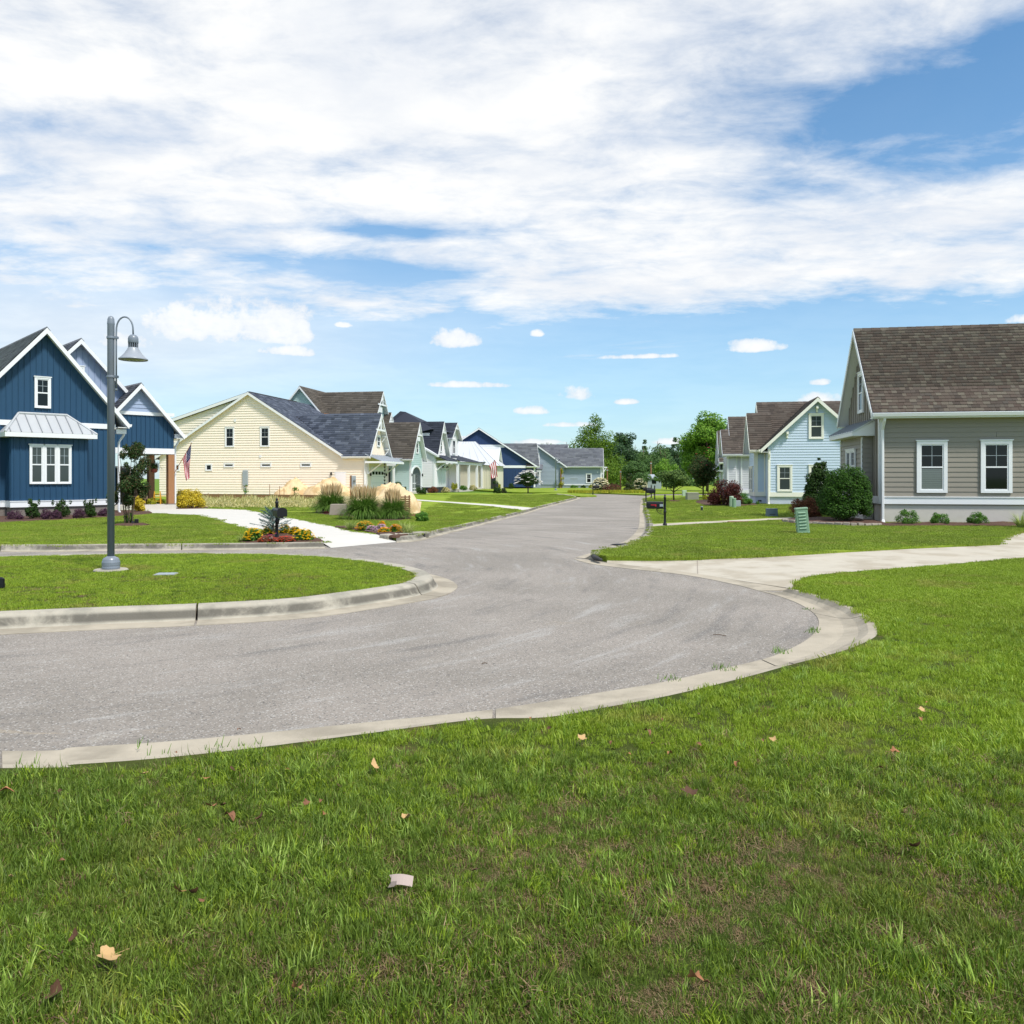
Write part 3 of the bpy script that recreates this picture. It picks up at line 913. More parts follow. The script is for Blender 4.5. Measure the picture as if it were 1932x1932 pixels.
def block(H, a0, a1, b0, b1, zb, ze, zr, axis, wall_m, shin_m, oe=.35, orr=.35, slopes='lr', ends=(1, 1), trim='white', exposure=.145, tw=.28,
          single=None, gutter=True, deck_m=None, ridge_u=None, wall=True, soffit='soffit'):
    """One gabled volume: walls plus roof. axis 'b' = ridge runs away from us, 'a' = ridge runs along the front. slopes: which sides get shingles
    (l = low side of the across axis, r = high side). ends: rake boards at the low / high end of the ridge."""
    if axis == 'b':
        u0, u1, v0, v1 = a0, a1, b0, b1
        P = lambda u, v, z: (u, v, z)
    else:
        u0, u1, v0, v1 = b0, b1, a0, a1
        P = lambda u, v, z: (v, u, z)
    um = (u0 + u1) / 2 if ridge_u is None else ridge_u
    th = .16
    m_l = (zr - ze) / (um - u0 + oe)          # ze = height of the roof edge at the eave
    m_r = (zr - ze) / (u1 - um + oe)
    wl, wr = zr - th - m_l * (um - u0), zr - th - m_r * (u1 - um)
    if wall:
        mb = MB()
        sec = [(u0, zb), (u1, zb), (u1, wr), (um, zr - th), (u0, wl)]
        mb.prism([P(u, v0, z) for u, z in sec], [P(u, v1, z) for u, z in sec])
        H.part('wall', mb, wall_m)
    roof = MB()
    sof = MB()
    va, vb = v0 - orr, v1 + orr
    geo = {}
    for sgn, mm, ue in ((-1, m_l, u0 - oe), (1, m_r, u1 + oe)):
        zl = zr - mm * abs(ue - um)
        roof.prism([P(um, va, zr), P(ue, va, zl), P(ue, va, zl - .05), P(um, va, zr - .05)], [P(um, vb, zr), P(ue, vb, zl), P(ue, vb, zl - .05), P(um, vb, zr - .05)])
        ui = ue - sgn * .01
        zi = zr - mm * abs(ui - um)
        sof.prism([P(um, va + .01, zr - .052), P(ui, va + .01, zi - .052), P(ui, va + .01, zi - th), P(um, va + .01, zr - th)],
                  [P(um, vb - .01, zr - .052), P(ui, vb - .01, zi - .052), P(ui, vb - .01, zi - th), P(um, vb - .01, zr - th)])
        geo[sgn] = (ue, zl, mm)
    ro = H.part('roof', roof, deck_m or M['roof_deck'])
    H.part('soffit', sof, M[soffit], ro)
    for sgn, key in ((-1, 'l'), (1, 'r')):
        ue, zl, mm = geo[sgn]
        if key in slopes and shin_m is not None:
            up = Vector(P(um, 0, zr)) - Vector(P(ue, 0, zl))
            ln = up.length
            ud = Vector(P(0, 1, 0))
            shingle_plane(H, ro, P(ue, va, zl + .001), ud, up.normalized(), vb - va, ln, shin_m, exposure, tw, single if sgn == -1 else None)
        f = MB()
        f.box(min(ue, ue + sgn * .025), max(ue, ue + sgn * .025), va, vb, zl - .2, zl - .02, P)
        H.part('fascia', f, M[trim], ro)
        uw = u0 if sgn < 0 else u1
        H.part('eave_soffit', MB().box(min(ue, uw), max(ue, uw), va + .012, vb - .012, zl - .195, zl - .17, P), M[soffit], ro)
        if gutter:
            g = MB()
            e0 = ue + sgn * .028
            e1 = ue + sgn * .13
            g.prism([P(e0, va, zl - .04), P(e1, va, zl - .04), P(e1 - sgn * .03, va, zl - .15), P(e0, va, zl - .15)], [P(e0, vb, zl - .04), P(e1, vb, zl - .04), P(e1 - sgn * .03, vb, zl - .15), P(e0, vb, zl - .15)])
            H.part('gutter', g, M[trim], ro)
    for on, v, d in ((ends[0], va, -1), (ends[1], vb, 1)):
        if not on:
            continue
        rk = MB()
        for sgn in (-1, 1):
            ue, zl, mm = geo[sgn]
            q = [(um, zr - .015), (ue, zl - .015), (ue, zl - .235), (um, zr - .235)]
            rk.prism([P(u, v, z) for u, z in q], [P(u, v + d * .03, z) for u, z in q])
        H.part('rake_board', rk, M[trim], ro)
    cap = MB()
    x = va
    while x < vb:
        e = min(x + .3, vb)
        cap.prism([P(um - .13, x, zr - .13 * m_l + .035), P(um, x, zr + .04), P(um + .13, x, zr - .13 * m_r + .035)], [P(um - .13, e, zr - .13 * m_l + .028), P(um, e, zr + .032), P(um + .13, e, zr - .13 * m_r + .028)])
        x += .3
    H.part('ridge_cap', cap, shin_m or M['metal_white'], ro)
    gable = [(u0, zb), (u1, zb), (u1, wr), (um, zr - th), (u0, wl)]
    return dict(gable=gable, roof=ro, ze=ze, geo=geo, um=um)


def window(H, mp, s0, s1, z0, z1, style='double', glass='glass', cas=.09, trim='white', name='window', sill=True):
    """Cased sash window proud of the wall: casing, sash bars and panes."""
    mp0 = mp
    mp = lambda q, d, z: mp0(q, d + .026, z)
    c = MB()
    c.box(s0, s0 + cas, 0, .055, z0, z1, mp).box(s1 - cas, s1, 0, .055, z0, z1, mp)
    c.box(s0 + cas + .0005, s1 - cas - .0005, 0, .055, z1 - cas, z1, mp).box(s0 + cas + .0005, s1 - cas - .0005, 0, .055, z0, z0 + cas * .8, mp)
    if sill:
        c.box(s0 - .03, s1 + .03, 0, .075, z1, z1 + .035, mp)
    w = H.part(name, c, M[trim])
    x0, x1, y0, y1 = s0 + cas, s1 - cas, z0 + cas * .8, z1 - cas
    zm = (y0 + y1) / 2
    sb = MB()
    t = min(.04, (x1 - x0) * .12)
    sb.box(x0, x0 + t, .005, .036, y0, y1, mp).box(x1 - t, x1, .005, .036, y0, y1, mp)
    sb.box(x0 + t, x1 - t, .005, .036, y0, y0 + t, mp).box(x0 + t, x1 - t, .005, .036, y1 - t, y1, mp)
    if style in ('double', 'plain2'):
        sb.box(x0 + t, x1 - t, .005, .042, zm - t * .6, zm + t * .6, mp)
        if style == 'double':
            xm = (x0 + x1) / 2
            zq = (zm + y1) / 2
            H.part('muntin', MB().box(xm - .008, xm + .008, .0225, .028, zm + t * .6, y1 - t, mp).box(x0 + t, x1 - t, .023, .0275, zq - .008, zq + .008, mp), M['util_gray'], w)
        H.part('pane', MB().box(x0 + t, x1 - t, .012, .022, y0 + t, zm - t * .6, mp), M[glass], w)
        H.part('pane', MB().box(x0 + t, x1 - t, .012, .022, zm + t * .6, y1 - t, mp), M[glass], w)
    else:
        H.part('pane', MB().box(x0 + t, x1 - t, .012, .022, y0 + t, y1 - t, mp), M[glass], w)
    H.part('sash', sb, M[trim], w)
    return w


def downspout(H, a, b, ztop, zbot, out=(0, -1), m='white', reach=.3):
    mb = MB()
    o = Vector((out[0], out[1], 0))
    p = Vector((a, b, 0))
    mb.tube([p + o * reach + Vector((0, 0, ztop)), p + o * reach + Vector((0, 0, ztop - .12)), p + o * .07 + Vector((0, 0, ztop - .42)), p + o * .07 + Vector((0, 0, zbot + .15)), p + o * .2 + Vector((0, 0, zbot + .03))], .05, 6)
    return H.part('downspout', mb, M[m])


def seam_roof(H, corners, seams, m='metal_roof', name='metal_roof', thick=.05, rib=.03):
    """Standing-seam metal roof: corners = low-left, low-right, high-right, high-left in house coordinates."""
    c = [Vector(p) for p in corners]
    nd = (c[1] - c[0]).cross(c[3] - c[0]).normalized()
    if nd.z < 0:
        nd = -nd
    mb = MB()
    mb.prism([p for p in c], [p - Vector((0, 0, thick)) for p in c])
    ro = H.part(name, mb, M[m])
    for k in range(seams + 1):
        t = (k + .001) / seams if seams else 0
        t = min(max(t, .004), .996)
        lo, hi = c[0].lerp(c[1], t), c[3].lerp(c[2], t)
        sd = (c[1] - c[0]).normalized() * .012
        r = MB()
        r.prism([lo - sd, lo + sd, lo + sd + nd * rib, lo - sd + nd * rib], [hi - sd, hi + sd, hi + sd + nd * rib, hi - sd + nd * rib])
        H.part('seam', r, M['seam_dark'] if m == 'metal_roof' else M[m], ro)
    return ro


def band(H, mp, s0, s1, z0, z1, m='white', d=.04, name='trim_board'):
    return H.part(name, MB().box(s0, s1, 0, d, z0, z1, mp), M[m])


def truss(H, a, b0, b1, bm, z0, z1, m='white', d=.1):
    """Decorative white king-post in a gable that faces the street (plane x = a)."""
    mb = MB()
    mb.box(a, a + d, b0, b1, z0, z0 + .16)
    mb.box(a + .01, a + d - .01, bm - .07, bm + .07, z0 + .16, z1)
    for s in (-1, 1):
        e = bm + s * (b1 - b0) * .36
        mb.tube([(a + d / 2, e, z0 + .16), (a + d / 2, bm, z0 + (z1 - z0) * .62)], .05, 4)
    return H.part('gable_truss', mb, M[m])


def wall_lamp(H, p, m='black'):
    mb = MB()
    mb.lathe([(.03, 0), (.07, .03), (.085, .2), (.05, .25), (.02, .30)], 8, p)
    return H.part('wall_light', mb, M[m])


TH = -math.atan(.177)

# ================================================================== gray house (right)
H = House('gray_house', 'taupe lap sided house with brown shingle roof and two white framed windows on the right', (12.27, 27.3), TH)
B = block(H, 0, 12.5, 0, 4.57, .70, 3.76, 6.97, 'a', M['gray_siding'], M['shingle_brown'], oe=.37, orr=.33, slopes='l', ends=(1, 0), tw=.19,
          single=lambda x, s: x < 6.6 and s < 2.2, exposure=.143)
H.part('foundation', MB().box(.03, 12.47, .03, 4.54, -.05, .70), M['stucco'])
F, Lf = face_map('F', 0), face_map('L', 0)
lap_boards(H, [(0.0, .985), (12.5, .985), (12.5, 3.40), (0.0, 3.40)], F, .163, M['gray_siding'], single=True)
H.part('water_table', MB().box(.11, 12.5, 0, .04, .735, .955, F).box(.11, 12.5, 0, .065, .955, .985, F), M['white'])
band(H, F, 0, .115, .735, 3.56, name='corner_board')
band(H, F, .115, 12.5, 3.40, 3.56, m='gray_siding', d=.02, name='frieze_board')
band(H, Lf, 0, .115, .735, 3.56, name='corner_board')
band(H, Lf, 4.45, 4.57, .735, 3.56, name='corner_board')
battens(H, [(p[0], max(p[1], .985)) for p in B['gable']], Lf, .30, M['gray_siding'], single=True)
H.part('water_table', MB().box(.115, 4.45, 0, .04, .735, .985, Lf), M['white'])
window(H, F, 1.12, 2.06, 1.11, 2.815, glass='glass', cas=.11)
window(H, F, 3.07, 4.01, 1.11, 2.815, glass='glass', cas=.11)
# pale strips imitating siding reflected in the left window's lower sash
for k in range(11):
    H.part('sash_reflection', MB().box(1.275, 1.905, .0485, .0505 + .001 * (k % 2), 1.245 + k * .06, 1.30 + k * .06, F), M['glass_pale'])
window(H, Lf, 2.05, 2.80, 3.95, 5.42, cas=.1)
# street-side bay under a metal shed roof
bay = MB().box(-.34, -.001, .9, 4.3, .70, 3.05)
H.part('bay_wall', bay, M['gray_siding'])
BF, BL = face_map('F', .9), face_map('L', -.34)
lap_boards(H, [(-.34, .99), (-.03, .99), (-.03, 2.95), (-.34, 2.95)], BF, .163, M['gray_siding'], single=True)
lap_boards(H, [(.9, .99), (4.3, .99), (4.3, 2.95), (.9, 2.95)], BL, .163, M['gray_siding'])
H.part('corner_board', MB().box(.90, 1.02, 0, .035, .735, 3.0, BL).box(4.18, 4.30, 0, .035, .735, 3.0, BL).box(.9, 4.3, 0, .036, .735, .985, BL), M['white'])
H.part('bay_foundation', MB().box(-.32, -.002, .93, 4.27, -.05, .70), M['stucco'])
window(H, BL, 1.75, 2.45, 1.45, 2.62, cas=.07, style='double', glass='glass_mid')
window(H, BL, 2.46, 3.16, 1.45, 2.62, cas=.07, style='double', glass='glass_mid')
seam_roof(H, [(-.74, 4.45, 3.20), (-.74, .62, 3.20), (-.01, .62, 3.62), (-.01, 4.45, 3.62)], 10, 'metal_roof', 'bay_roof')
H.part('bay_soffit', MB().prism([(-.74, .64, 3.15), (-.01, .64, 3.56), (-.01, .64, 3.04), (-.74, .64, 3.04)], [(-.74, 4.43, 3.15), (-.01, 4.43, 3.56), (-.01, 4.43, 3.04), (-.74, 4.43, 3.04)]), M['white'])
downspout(H, .05, -.04, 3.62, .08)

# ================================================================== pale blue house (right, second)
H = House('pale_blue_house', 'pale blue lap sided house with brown roof and white trim behind the dark green bushes', (14.34, 45.9), TH)
G_ = block(H, 0, 5.2, 0, 4.2, .55, 3.22, 6.05, 'b', M['sky_siding'], M['shingle_reddish'], oe=.42, orr=.35, slopes='l', ends=(1, 0), trim='cream_trim', exposure=.17, tw=.34)
F = face_map('F', 0)
lap_boards(H, [(p[0], max(p[1], .80)) for p in G_['gable']], F, .15, M['sky_siding'])
H.part('water_table', MB().box(0, 5.2, 0, .05, .55, .80, F).box(0, .13, 0, .045, .80, 3.2, F), M['cream_trim'])
H.part('foundation', MB().box(.03, 5.17, .03, 4.2, -.05, .55), M['stucco_blue'])
window(H, F, 2.17, 2.97, 3.76, 5.16, glass='glass_mid', trim='cream_trim', cas=.1)
window(H, F, .49, 1.30, .84, 2.31, glass='glass_mid', trim='cream_trim', cas=.1)
window(H, F, 2.17, 2.97, .84, 2.31, glass='glass_mid', trim='cream_trim', cas=.1)
for a, z in ((2.6, 5.45), (1.02, 4.05)):
    H.part('gable_bracket', MB().box(a - .06, a + .06, 0, .3, z - .02, z + .12, F).box(a - .05, a + .05, 0, .12, z - .22, z - .02, F), M['cream_trim'])
B2 = block(H, .12, 8.0, 1.2, 5.5, .55, 3.22, 6.12, 'a', M['sky_siding'], M['shingle_reddish'], oe=.35, orr=.36, slopes='l', ends=(1, 0), trim='cream_trim', exposure=.17, tw=.34)
H.part('foundation', MB().box(.1, 8, 1.23, 5.5, -.05, .55), M['stucco_blue'])
F2 = face_map('F', 1.2)
lap_boards(H, [(-.55, .80), (0.0, .80), (0.0, 3.15), (-.55, 3.15)], face_map('F', 1.05), .15, M['sky_siding'])
B3 = block(H, -.58, .12, 1.05, 3.8, .55, 3.22, 5.40, 'a', M['sky_siding'], M['shingle_reddish'], oe=.35, orr=.33, slopes='l', ends=(1, 0), trim='cream_trim', exposure=.17, tw=.34)
H.part('foundation', MB().box(-.56, .12, 1.08, 3.8, -.05, .55), M['stucco_blue'])
BL = face_map('L', -.58)
lap_boards(H, [(p[0], max(p[1], .80)) for p in B3['gable']], BL, .15, M['sky_siding'])
H.part('water_table', MB().box(1.05, 3.8, 0, .04, .55, .80, BL).box(1.05, 1.17, 0, .045, .80, 3.2, BL), M['cream_trim'])
H.part('corner_board', MB().box(-.58, -.42, 0, .04, .80, 3.18, face_map('F', 1.05)).box(-.09, -.01, 0, .04, .80, 3.18, face_map('F', 1.05)).box(-.58, 0, 0, .042, .55, .80, face_map('F', 1.05)), M['cream_trim'])
window(H, BL, 1.92, 2.72, .83, 2.26, glass='glass', trim='cream_trim', cas=.08)
window(H, BL, 2.78, 3.55, .83, 2.26, glass='glass', trim='cream_trim', cas=.08)
downspout(H, .02, -.05, 3.05, .08, m='cream_trim', reach=.35)
H.part('crawl_vent', MB().box(-.42, -.22, 0, .02, .25, .33, face_map('F', 1.08)), M['dark_gray'])

# ================================================================== lilac house and seafoam cottage behind it
H = House('lilac_house', 'pale lilac house with brown steep roof between the pale blue house and the seafoam cottage', (15.9, 58.2), TH)
block(H, 0, 8, 0, 4.3, .5, 3.3, 6.08, 'a', M['lilac_siding'], M['shingle_reddish'], oe=.35, orr=.36, slopes='l', ends=(1, 0), exposure=.2, tw=.4)
Bb = block(H, -.62, 0, -.15, 2.9, .5, 3.3, 5.1, 'a', M['lilac_siding'], M['shingle_reddish'], oe=.35, orr=.33, slopes='l', ends=(1, 0), exposure=.2, tw=.4)
F = face_map('F', -.15)
lap_boards(H, [(-.62, .75), (0, .75), (0, 3.2), (-.62, 3.2)], F, .16, M['lilac_siding'])
lap_boards(H, [(0, .75), (3, .75), (3, 3.2), (0, 3.2)], face_map('F', 0), .16, M['lilac_siding'])
lap_boards(H, [(p[0], max(p[1], .75)) for p in Bb['gable']], face_map('L', -.62), .16, M['lilac_siding'])
H.part('foundation', MB().box(-.6, 8, -.12, 4.3, -.05, .5), M['stucco_blue'])
H.part('corner_board', MB().box(-.62, -.5, 0, .04, .5, 3.25, F).box(-.02, .1, 0, .05, .5, 3.25, face_map('F', 0)).box(.33, .43, 0, .09, .1, 3.2, face_map('F', 0)), M['white'])
H.part('water_table', MB().box(-.5, 3, 0, .04, .5, .75, face_map('F', -.15)), M['white'])
window(H, face_map('L', -.62), .9, 1.6, 1.0, 2.4)
H = House('seafoam_cottage', 'small pale green cottage with white metal awning farthest along the right row', (17.9, 71.5), TH)
block(H, .5, 8, 0, 4.0, .4, 3.0, 5.8, 'a', M['seafoam_siding'], M['shingle_reddish'], oe=.3, orr=.35, slopes='l', ends=(1, 0), exposure=.22, tw=.45)
lap_boards(H, [(.5, .6), (4, .6), (4, 2.95), (.5, 2.95)], face_map('F', 0), .18, M['seafoam_siding'])
lap_boards(H, [(0.0, .6), (4.0, .6), (4.0, 3.0), (2.0, 5.5), (0.0, 3.0)], face_map('L', .5), .18, M['seafoam_siding'])
H.part('foundation', MB().box(.5, 8, .03, 4, -.05, .4), M['stucco_blue'])
seam_roof(H, [(-.3, 3.4, 2.35), (-.3, -.1, 2.35), (.5, -.1, 3.0), (.5, 3.4, 3.0)], 7, 'metal_white', 'awning_roof')
H.part('awning_fascia', MB().box(-.3, .5, -.1, 3.4, 2.14, 2.30), M['white'])
window(H, face_map('L', .5), 1.2, 2.0, .9, 2.1)
H.part('corner_board', MB().box(.5, .62, 0, .04, .4, 2.95, face_map('F', 0)), M['white'])
downspout(H, .7, -.03, 2.8, .08)

# ================================================================== blue house (left)
H = House('blue_house', 'deep blue board and batten house with white trim and a metal roofed bay window', (-18.61, 30.44), R(43.8))
nav = M['navy_siding']
B = block(H, -1.3, 3.92, .8, 9, .50, 3.85, 7.42, 'b', nav, M['shingle_gray'], oe=.42, orr=.35, slopes='l', ends=(1, 0), gutter=True, exposure=.15, tw=.3)
F = face_map('F', .8)
g = B['gable']
battens(H, [(-1.3, .74), (3.92, .74), (3.92, 3.6), (-1.3, 3.6)], F, .203, nav, single=True, w=.03)
battens(H, [(-1.3, 3.80), (3.92, 3.80), (1.31, 7.2)], F, .203, nav, single=True, w=.03, z_from=3.80)
H.part('belly_band', MB().box(-1.3, 3.92, 0, .05, 3.60, 3.80, F), M['white'])
H.part('water_table', MB().box(-1.3, 3.92, 0, .04, .50, .71, F).box(-1.3, 3.92, 0, .06, .71, .74, F), M['white'])
H.part('foundation', MB().box(-1.27, 3.89, .83, 9, -.05, .50), M['brick_base'])
window(H, F, .95, 1.52, 4.31, 5.51, cas=.07)
H.part('eave_return', MB().box(3.93, 4.32, -.25, .12, 3.42, 3.60, F), M['white'])
# bay
H.part('bay_wall', MB().box(0, 2.62, 0, .799, .50, 3.12), nav)
F0, L0 = face_map('F', 0), face_map('L', 0)
battens(H, [(0, .74), (2.62, .74), (2.62, 3.1), (0, 3.1)], F0, .203, nav, single=True, w=.03)
battens(H, [(0, .74), (.8, .74), (.8, 3.1), (0, 3.1)], L0, .203, nav, single=True, w=.03)
H.part('water_table', MB().box(-.04, 2.66, 0, .04, .50, .71, F0).box(-.06, 2.68, 0, .06, .71, .74, F0).box(0, .8, 0, .04, .50, .74, L0), M['white'])
H.part('foundation', MB().box(.03, 2.59, .03, .8, -.05, .50), M['brick_base'])
window(H, F0, .59, 1.085, 1.37, 2.85, cas=.055, glass='glass_mid')
window(H, F0, 1.087, 1.532, 1.37, 2.85, cas=.045, glass='glass_mid')
window(H, F0, 1.534, 2.03, 1.37, 2.85, cas=.055, glass='glass_mid')
mr = MB()
lo, hi = 3.30, 4.08
cs = [(-.26, -.32), (2.88, -.32), (2.88, .78), (-.26, .78)]
tp = [(.42, .78), (2.10, .78)]
mr.add([(*cs[0], lo), (*cs[1], lo), (tp[1][0], tp[1][1], hi), (tp[0][0], tp[0][1], hi), (*cs[2], lo), (*cs[3], lo)], [(0, 1, 2, 3), (1, 4, 2), (0, 3, 5), (0, 5, 4, 1)])
br = H.part('bay_roof', mr, M['metal_roof'])
for k in range(9):
    t = (k + .5) / 9
    x = -.26 + 3.14 * t
    f = 1.0
    if x < .42:
        f = (x + .26) / .68
    if x > 2.10:
        f = (2.88 - x) / .78
    f = max(.05, min(1, f) - .03)
    s = MB()
    y1, z1 = -.32 + 1.1 * f, lo + (hi - lo) * f
    s.prism([(x - .012, -.32, lo), (x + .012, -.32, lo), (x + .012, -.34, lo + .035), (x - .012, -.34, lo + .035)], [(x - .012, y1, z1), (x + .012, y1, z1), (x + .012, y1 - .02, z1 + .035), (x - .012, y1 - .02, z1 + .035)])
    H.part('seam', s, M['seam_dark'], br)
for p, q in (((-.26, -.32, lo), (.42, .78, hi)), ((2.88, -.32, lo), (2.10, .78, hi)), ((.42, .74, hi), (2.10, .74, hi))):
    H.part('hip_flashing', MB().tube([p, q], .05, 6), M['metal_roof'], br)
H.part('bay_fascia', MB().box(-.27, 2.89, -.33, .79, lo - .17, lo - .005), M['white'], br)
# taller lavender gable behind and the porch gable on the right
B2 = block(H, .6, 7.0, 5.2, 11, 3.2, 3.95, 7.82, 'b', M['lavender'], M['shingle_gray'], oe=.35, orr=.35, slopes='l', ends=(1, 0), exposure=.2, tw=.4)
F2 = face_map('F', 5.2)
battens(H, [(p[0], max(p[1], 3.9)) for p in B2['gable']], F2, .25, M['lavender'], w=.03)
window(H, F2, 3.40, 4.02, 5.9, 6.62, style='one', cas=.08)
B3 = block(H, 4.5, 7.72, 4.4, 9.5, 2.98, 3.66, 5.95, 'b', nav, M['shingle_gray'], oe=.38, orr=.33, slopes='l', ends=(1, 0), exposure=.16, tw=.32)
F3 = face_map('F', 4.4)
battens(H, [(4.5, 2.98), (7.72, 2.98), (7.72, 3.95), (7.2, 4.52), (5.0, 4.52), (4.5, 3.95)], F3, .203, nav, single=True, w=.03)
H.part('belly_band', MB().box(4.5, 7.72, 0, .06, 4.50, 4.66, F3), M['white'])
H.part('gable_panel', MB().prism([F3(5.0, 0, 4.66), F3(7.2, 0, 4.66), F3(6.11, 0, 5.72)], [F3(5.0, .012, 4.66), F3(7.2, .012, 4.66), F3(6.11, .012, 5.72)]), M['lavender'])
lap_boards(H, [(5.0, 4.66), (7.2, 4.66), (6.11, 5.72)], lambda q, d, z: F3(q, d + .012, z), .17, M['lavender'])
H.part('porch_beam', MB().box(4.3, 7.74, 4.36, 4.66, 2.72, 2.98), M['white'])
H.part('porch_beam', MB().box(7.5, 7.74, 4.70, 9.4, 2.72, 2.98), M['white'])
H.part('eave_return', MB().box(7.73, 8.1, -.28, .1, 3.50, 3.68, F3), M['white'])
for a, b in ((7.6, 4.52), (7.6, 7.0), (6.1, 8.9)):
    H.part('porch_post', MB().box(a - .14, a + .14, b - .14, b + .14, .38, 2.72), M['wood_post'])
    H.part('post_base', MB().box(a - .2, a + .2, b - .2, b + .2, 0, .38), M['brick_base'])
H.part('porch_floor', MB().box(4.3, 7.8, 4.3, 9.4, -.05, .34), M['stucco'])
sw = H.part('screen_wall', MB().box(5.2, 7.4, 9.3, 9.34, .34, 2.1), M['glass_mid'])
H.part('screen_frame', MB().box(5.2, 5.3, 9.24, 9.30, .34, 2.2).box(6.3, 6.38, 9.24, 9.30, .34, 2.2).box(7.3, 7.4, 9.24, 9.30, .34, 2.2).box(5.2, 7.4, 9.23, 9.299, 2.1, 2.2), M['white'], sw)
downspout(H, 4.1, 1.0, 3.5, .1, out=(.3, -.2), reach=.6)
downspout(H, 7.80, 4.6, 3.5, .1, out=(1, 0), reach=.25)
# porch furniture and flag: things of their own
BH = H.root
bm_ = Matrix.Translation((-18.61, 30.44, 0)) @ Matrix.Rotation(R(43.8), 4, 'Z')
def in_blue(a, b, z):
    return tuple(bm_ @ Vector((a, b, z)))
o = thing('wicker_chair', 'brown woven wicker armchair with curved back on the blue house porch', 'chair', in_blue(6.35, 5.3, .34), R(25))
mb = MB()
mb.tube([(-.42, -.3, .30), (-.42, .1, .35), (-.36, .32, .5), (0, .42, .55), (.36, .32, .5), (.42, .1, .35), (.42, -.3, .30)], .05, 6)
vs, fs = [], []
for k in range(13):
    t = math.pi * k / 12
    x, y = -.42 * math.cos(t), .1 + .34 * math.sin(t)
    top = .55 + .28 * math.sin(t) ** 2 if k not in (0, 12) else .5
    vs += [(x, y, .02), (x, y, top), (x * .86, y - .05, top), (x * .86, y - .05, .02)]
for k in range(12):
    for e in range(4):
        fs.append((k * 4 + e, k * 4 + (e + 1) % 4, k * 4 + 4 + (e + 1) % 4, k * 4 + 4 + e))
mb.add(vs, fs)
mb.build('chair_shell', M['wicker'], o)
MB().box(-.38, .38, -.36, .34, .22, .40).build('seat', M['wicker'], o, bevel=.03)
for x in (-.34, .34):
    for y in (-.3, .3):
        MB().box(x - .03, x + .03, y - .03, y + .03, 0, .22).build('leg', M['wicker'], o)
o = thing('yellow_ladder', 'short yellow step ladder standing beside the cedar porch post', 'ladder', in_blue(7.25, 5.2, .34), R(10))
for x in (-.16, .16):
    MB().tube([(x, -.1, 0), (x * .8, 0, .62)], .025, 5).build('rail', M['yellow_metal'], o)
    MB().tube([(x, .2, 0), (x * .8, .02, .6)], .02, 5).build('leg', M['yellow_metal'], o)
for k in range(3):
    MB().box(-.14, .14, -.11 + k * .03, -.03 + k * .03, .14 + k * .17, .165 + k * .17).build('step', M['yellow_metal'], o)
o = thing('flag', 'stars and stripes flag hanging from an angled pole on the cedar porch post', 'flag', in_blue(7.72, 4.5, 1.72), R(0))
tip = Vector((.92, -.06, 1.55))
MB().tube([(0, 0, 0), tip], [.018, .013], 6).build('flag_pole', M['wood_post'], o)
MB().tube([(-.06, 0, -.06), (.05, 0, .09)], .035, 6).build('pole_bracket', M['black'], o)
MB().lathe([(.001, 0), (.03, .02), (.03, .05), (.001, .07)], 8, tuple(tip)).build('finial', M['flag_white'], o)
top0, top1 = tip * .97, tip * .52
for k in range(13):
    mb = MB()
    rows = []
    for j in range(13):
        t = j / 12
        for e in ((k - .1) / 13, (k + 1.1) / 13) if k % 2 == 0 else (k / 13, (k + 1) / 13):
            p = Vector(top0).lerp(top1, e)
            narrow = .5 * (1 - .45 * math.sin(t * 2.4)) 
            q = Vector((tip.x * .80, tip.y, 0)).lerp(Vector((p.x, p.y, 0)), 1 - t * .62)
            w = math.sin(t * 7 + e * 6) * .05 * t
            zt = p.z - t * (1.62 - .55 * e)
            rows.append((q.x + .03 * t * math.sin(e * 9), q.y + w - (.006 if k % 2 == 0 else 0), zt))
    start = 5 if k < 7 else 0
    vs = rows[start * 2:]
    fs = [(2 * j, 2 * j + 1, 2 * j + 3, 2 * j + 2) for j in range(len(vs) // 2 - 1)]
    mb.add(vs, fs)
    mb.build('stripe', M['red'] if k % 2 == 0 else M['flag_white'], o)
    if k < 7:
        cb = MB()
        cv = rows[:12]
        cb.add(cv, [(2 * j, 2 * j + 1, 2 * j + 3, 2 * j + 2) for j in range(5)])
        cn = cb.build('canton_strip', M['flag_blue'], o)
        st = MB()
        for j in range(1, 5):
            c = (Vector(cv[2 * j]) + Vector(cv[2 * j + 1])) / 2 + Vector((0, -.006, 0))
            st.add([(c.x + .016 * math.cos(q * math.pi / 5 + .3) * (1 if q % 2 == 0 else .45), c.y, c.z + .016 * math.sin(q * math.pi / 5 + .3) * (1 if q % 2 == 0 else .45)) for q in range(10)], [tuple(range(10))])
        st.build('star', M['flag_white'], cn)

# ================================================================== cream yellow house (left, middle)
H = House('yellow_house', 'cream yellow vinyl sided house with dark slate shingles beyond the sand piles', (-11.92, 67), TH, z=.15)
ys = M['yellow_siding']
G_ = block(H, -18.58, -2.0, 0, 12, 0, 3.34, 8.80, 'b', ys, M['shingle_slate'], oe=.35, orr=.30, slopes='r', ends=(1, 0), gutter=False, exposure=.21, tw=.5)
F = face_map('F', 0)
lap_boards(H, [(p[0], max(p[1], .25)) for p in G_['gable']], F, .205, ys, lift=.044)
W_ = block(H, -1.55, 0, .002, 4.96, 0, 3.38, 7.05, 'a', ys, M['shingle_slate'], oe=.35, orr=.45, slopes='', ends=(0, 1), exposure=.21, tw=.5)
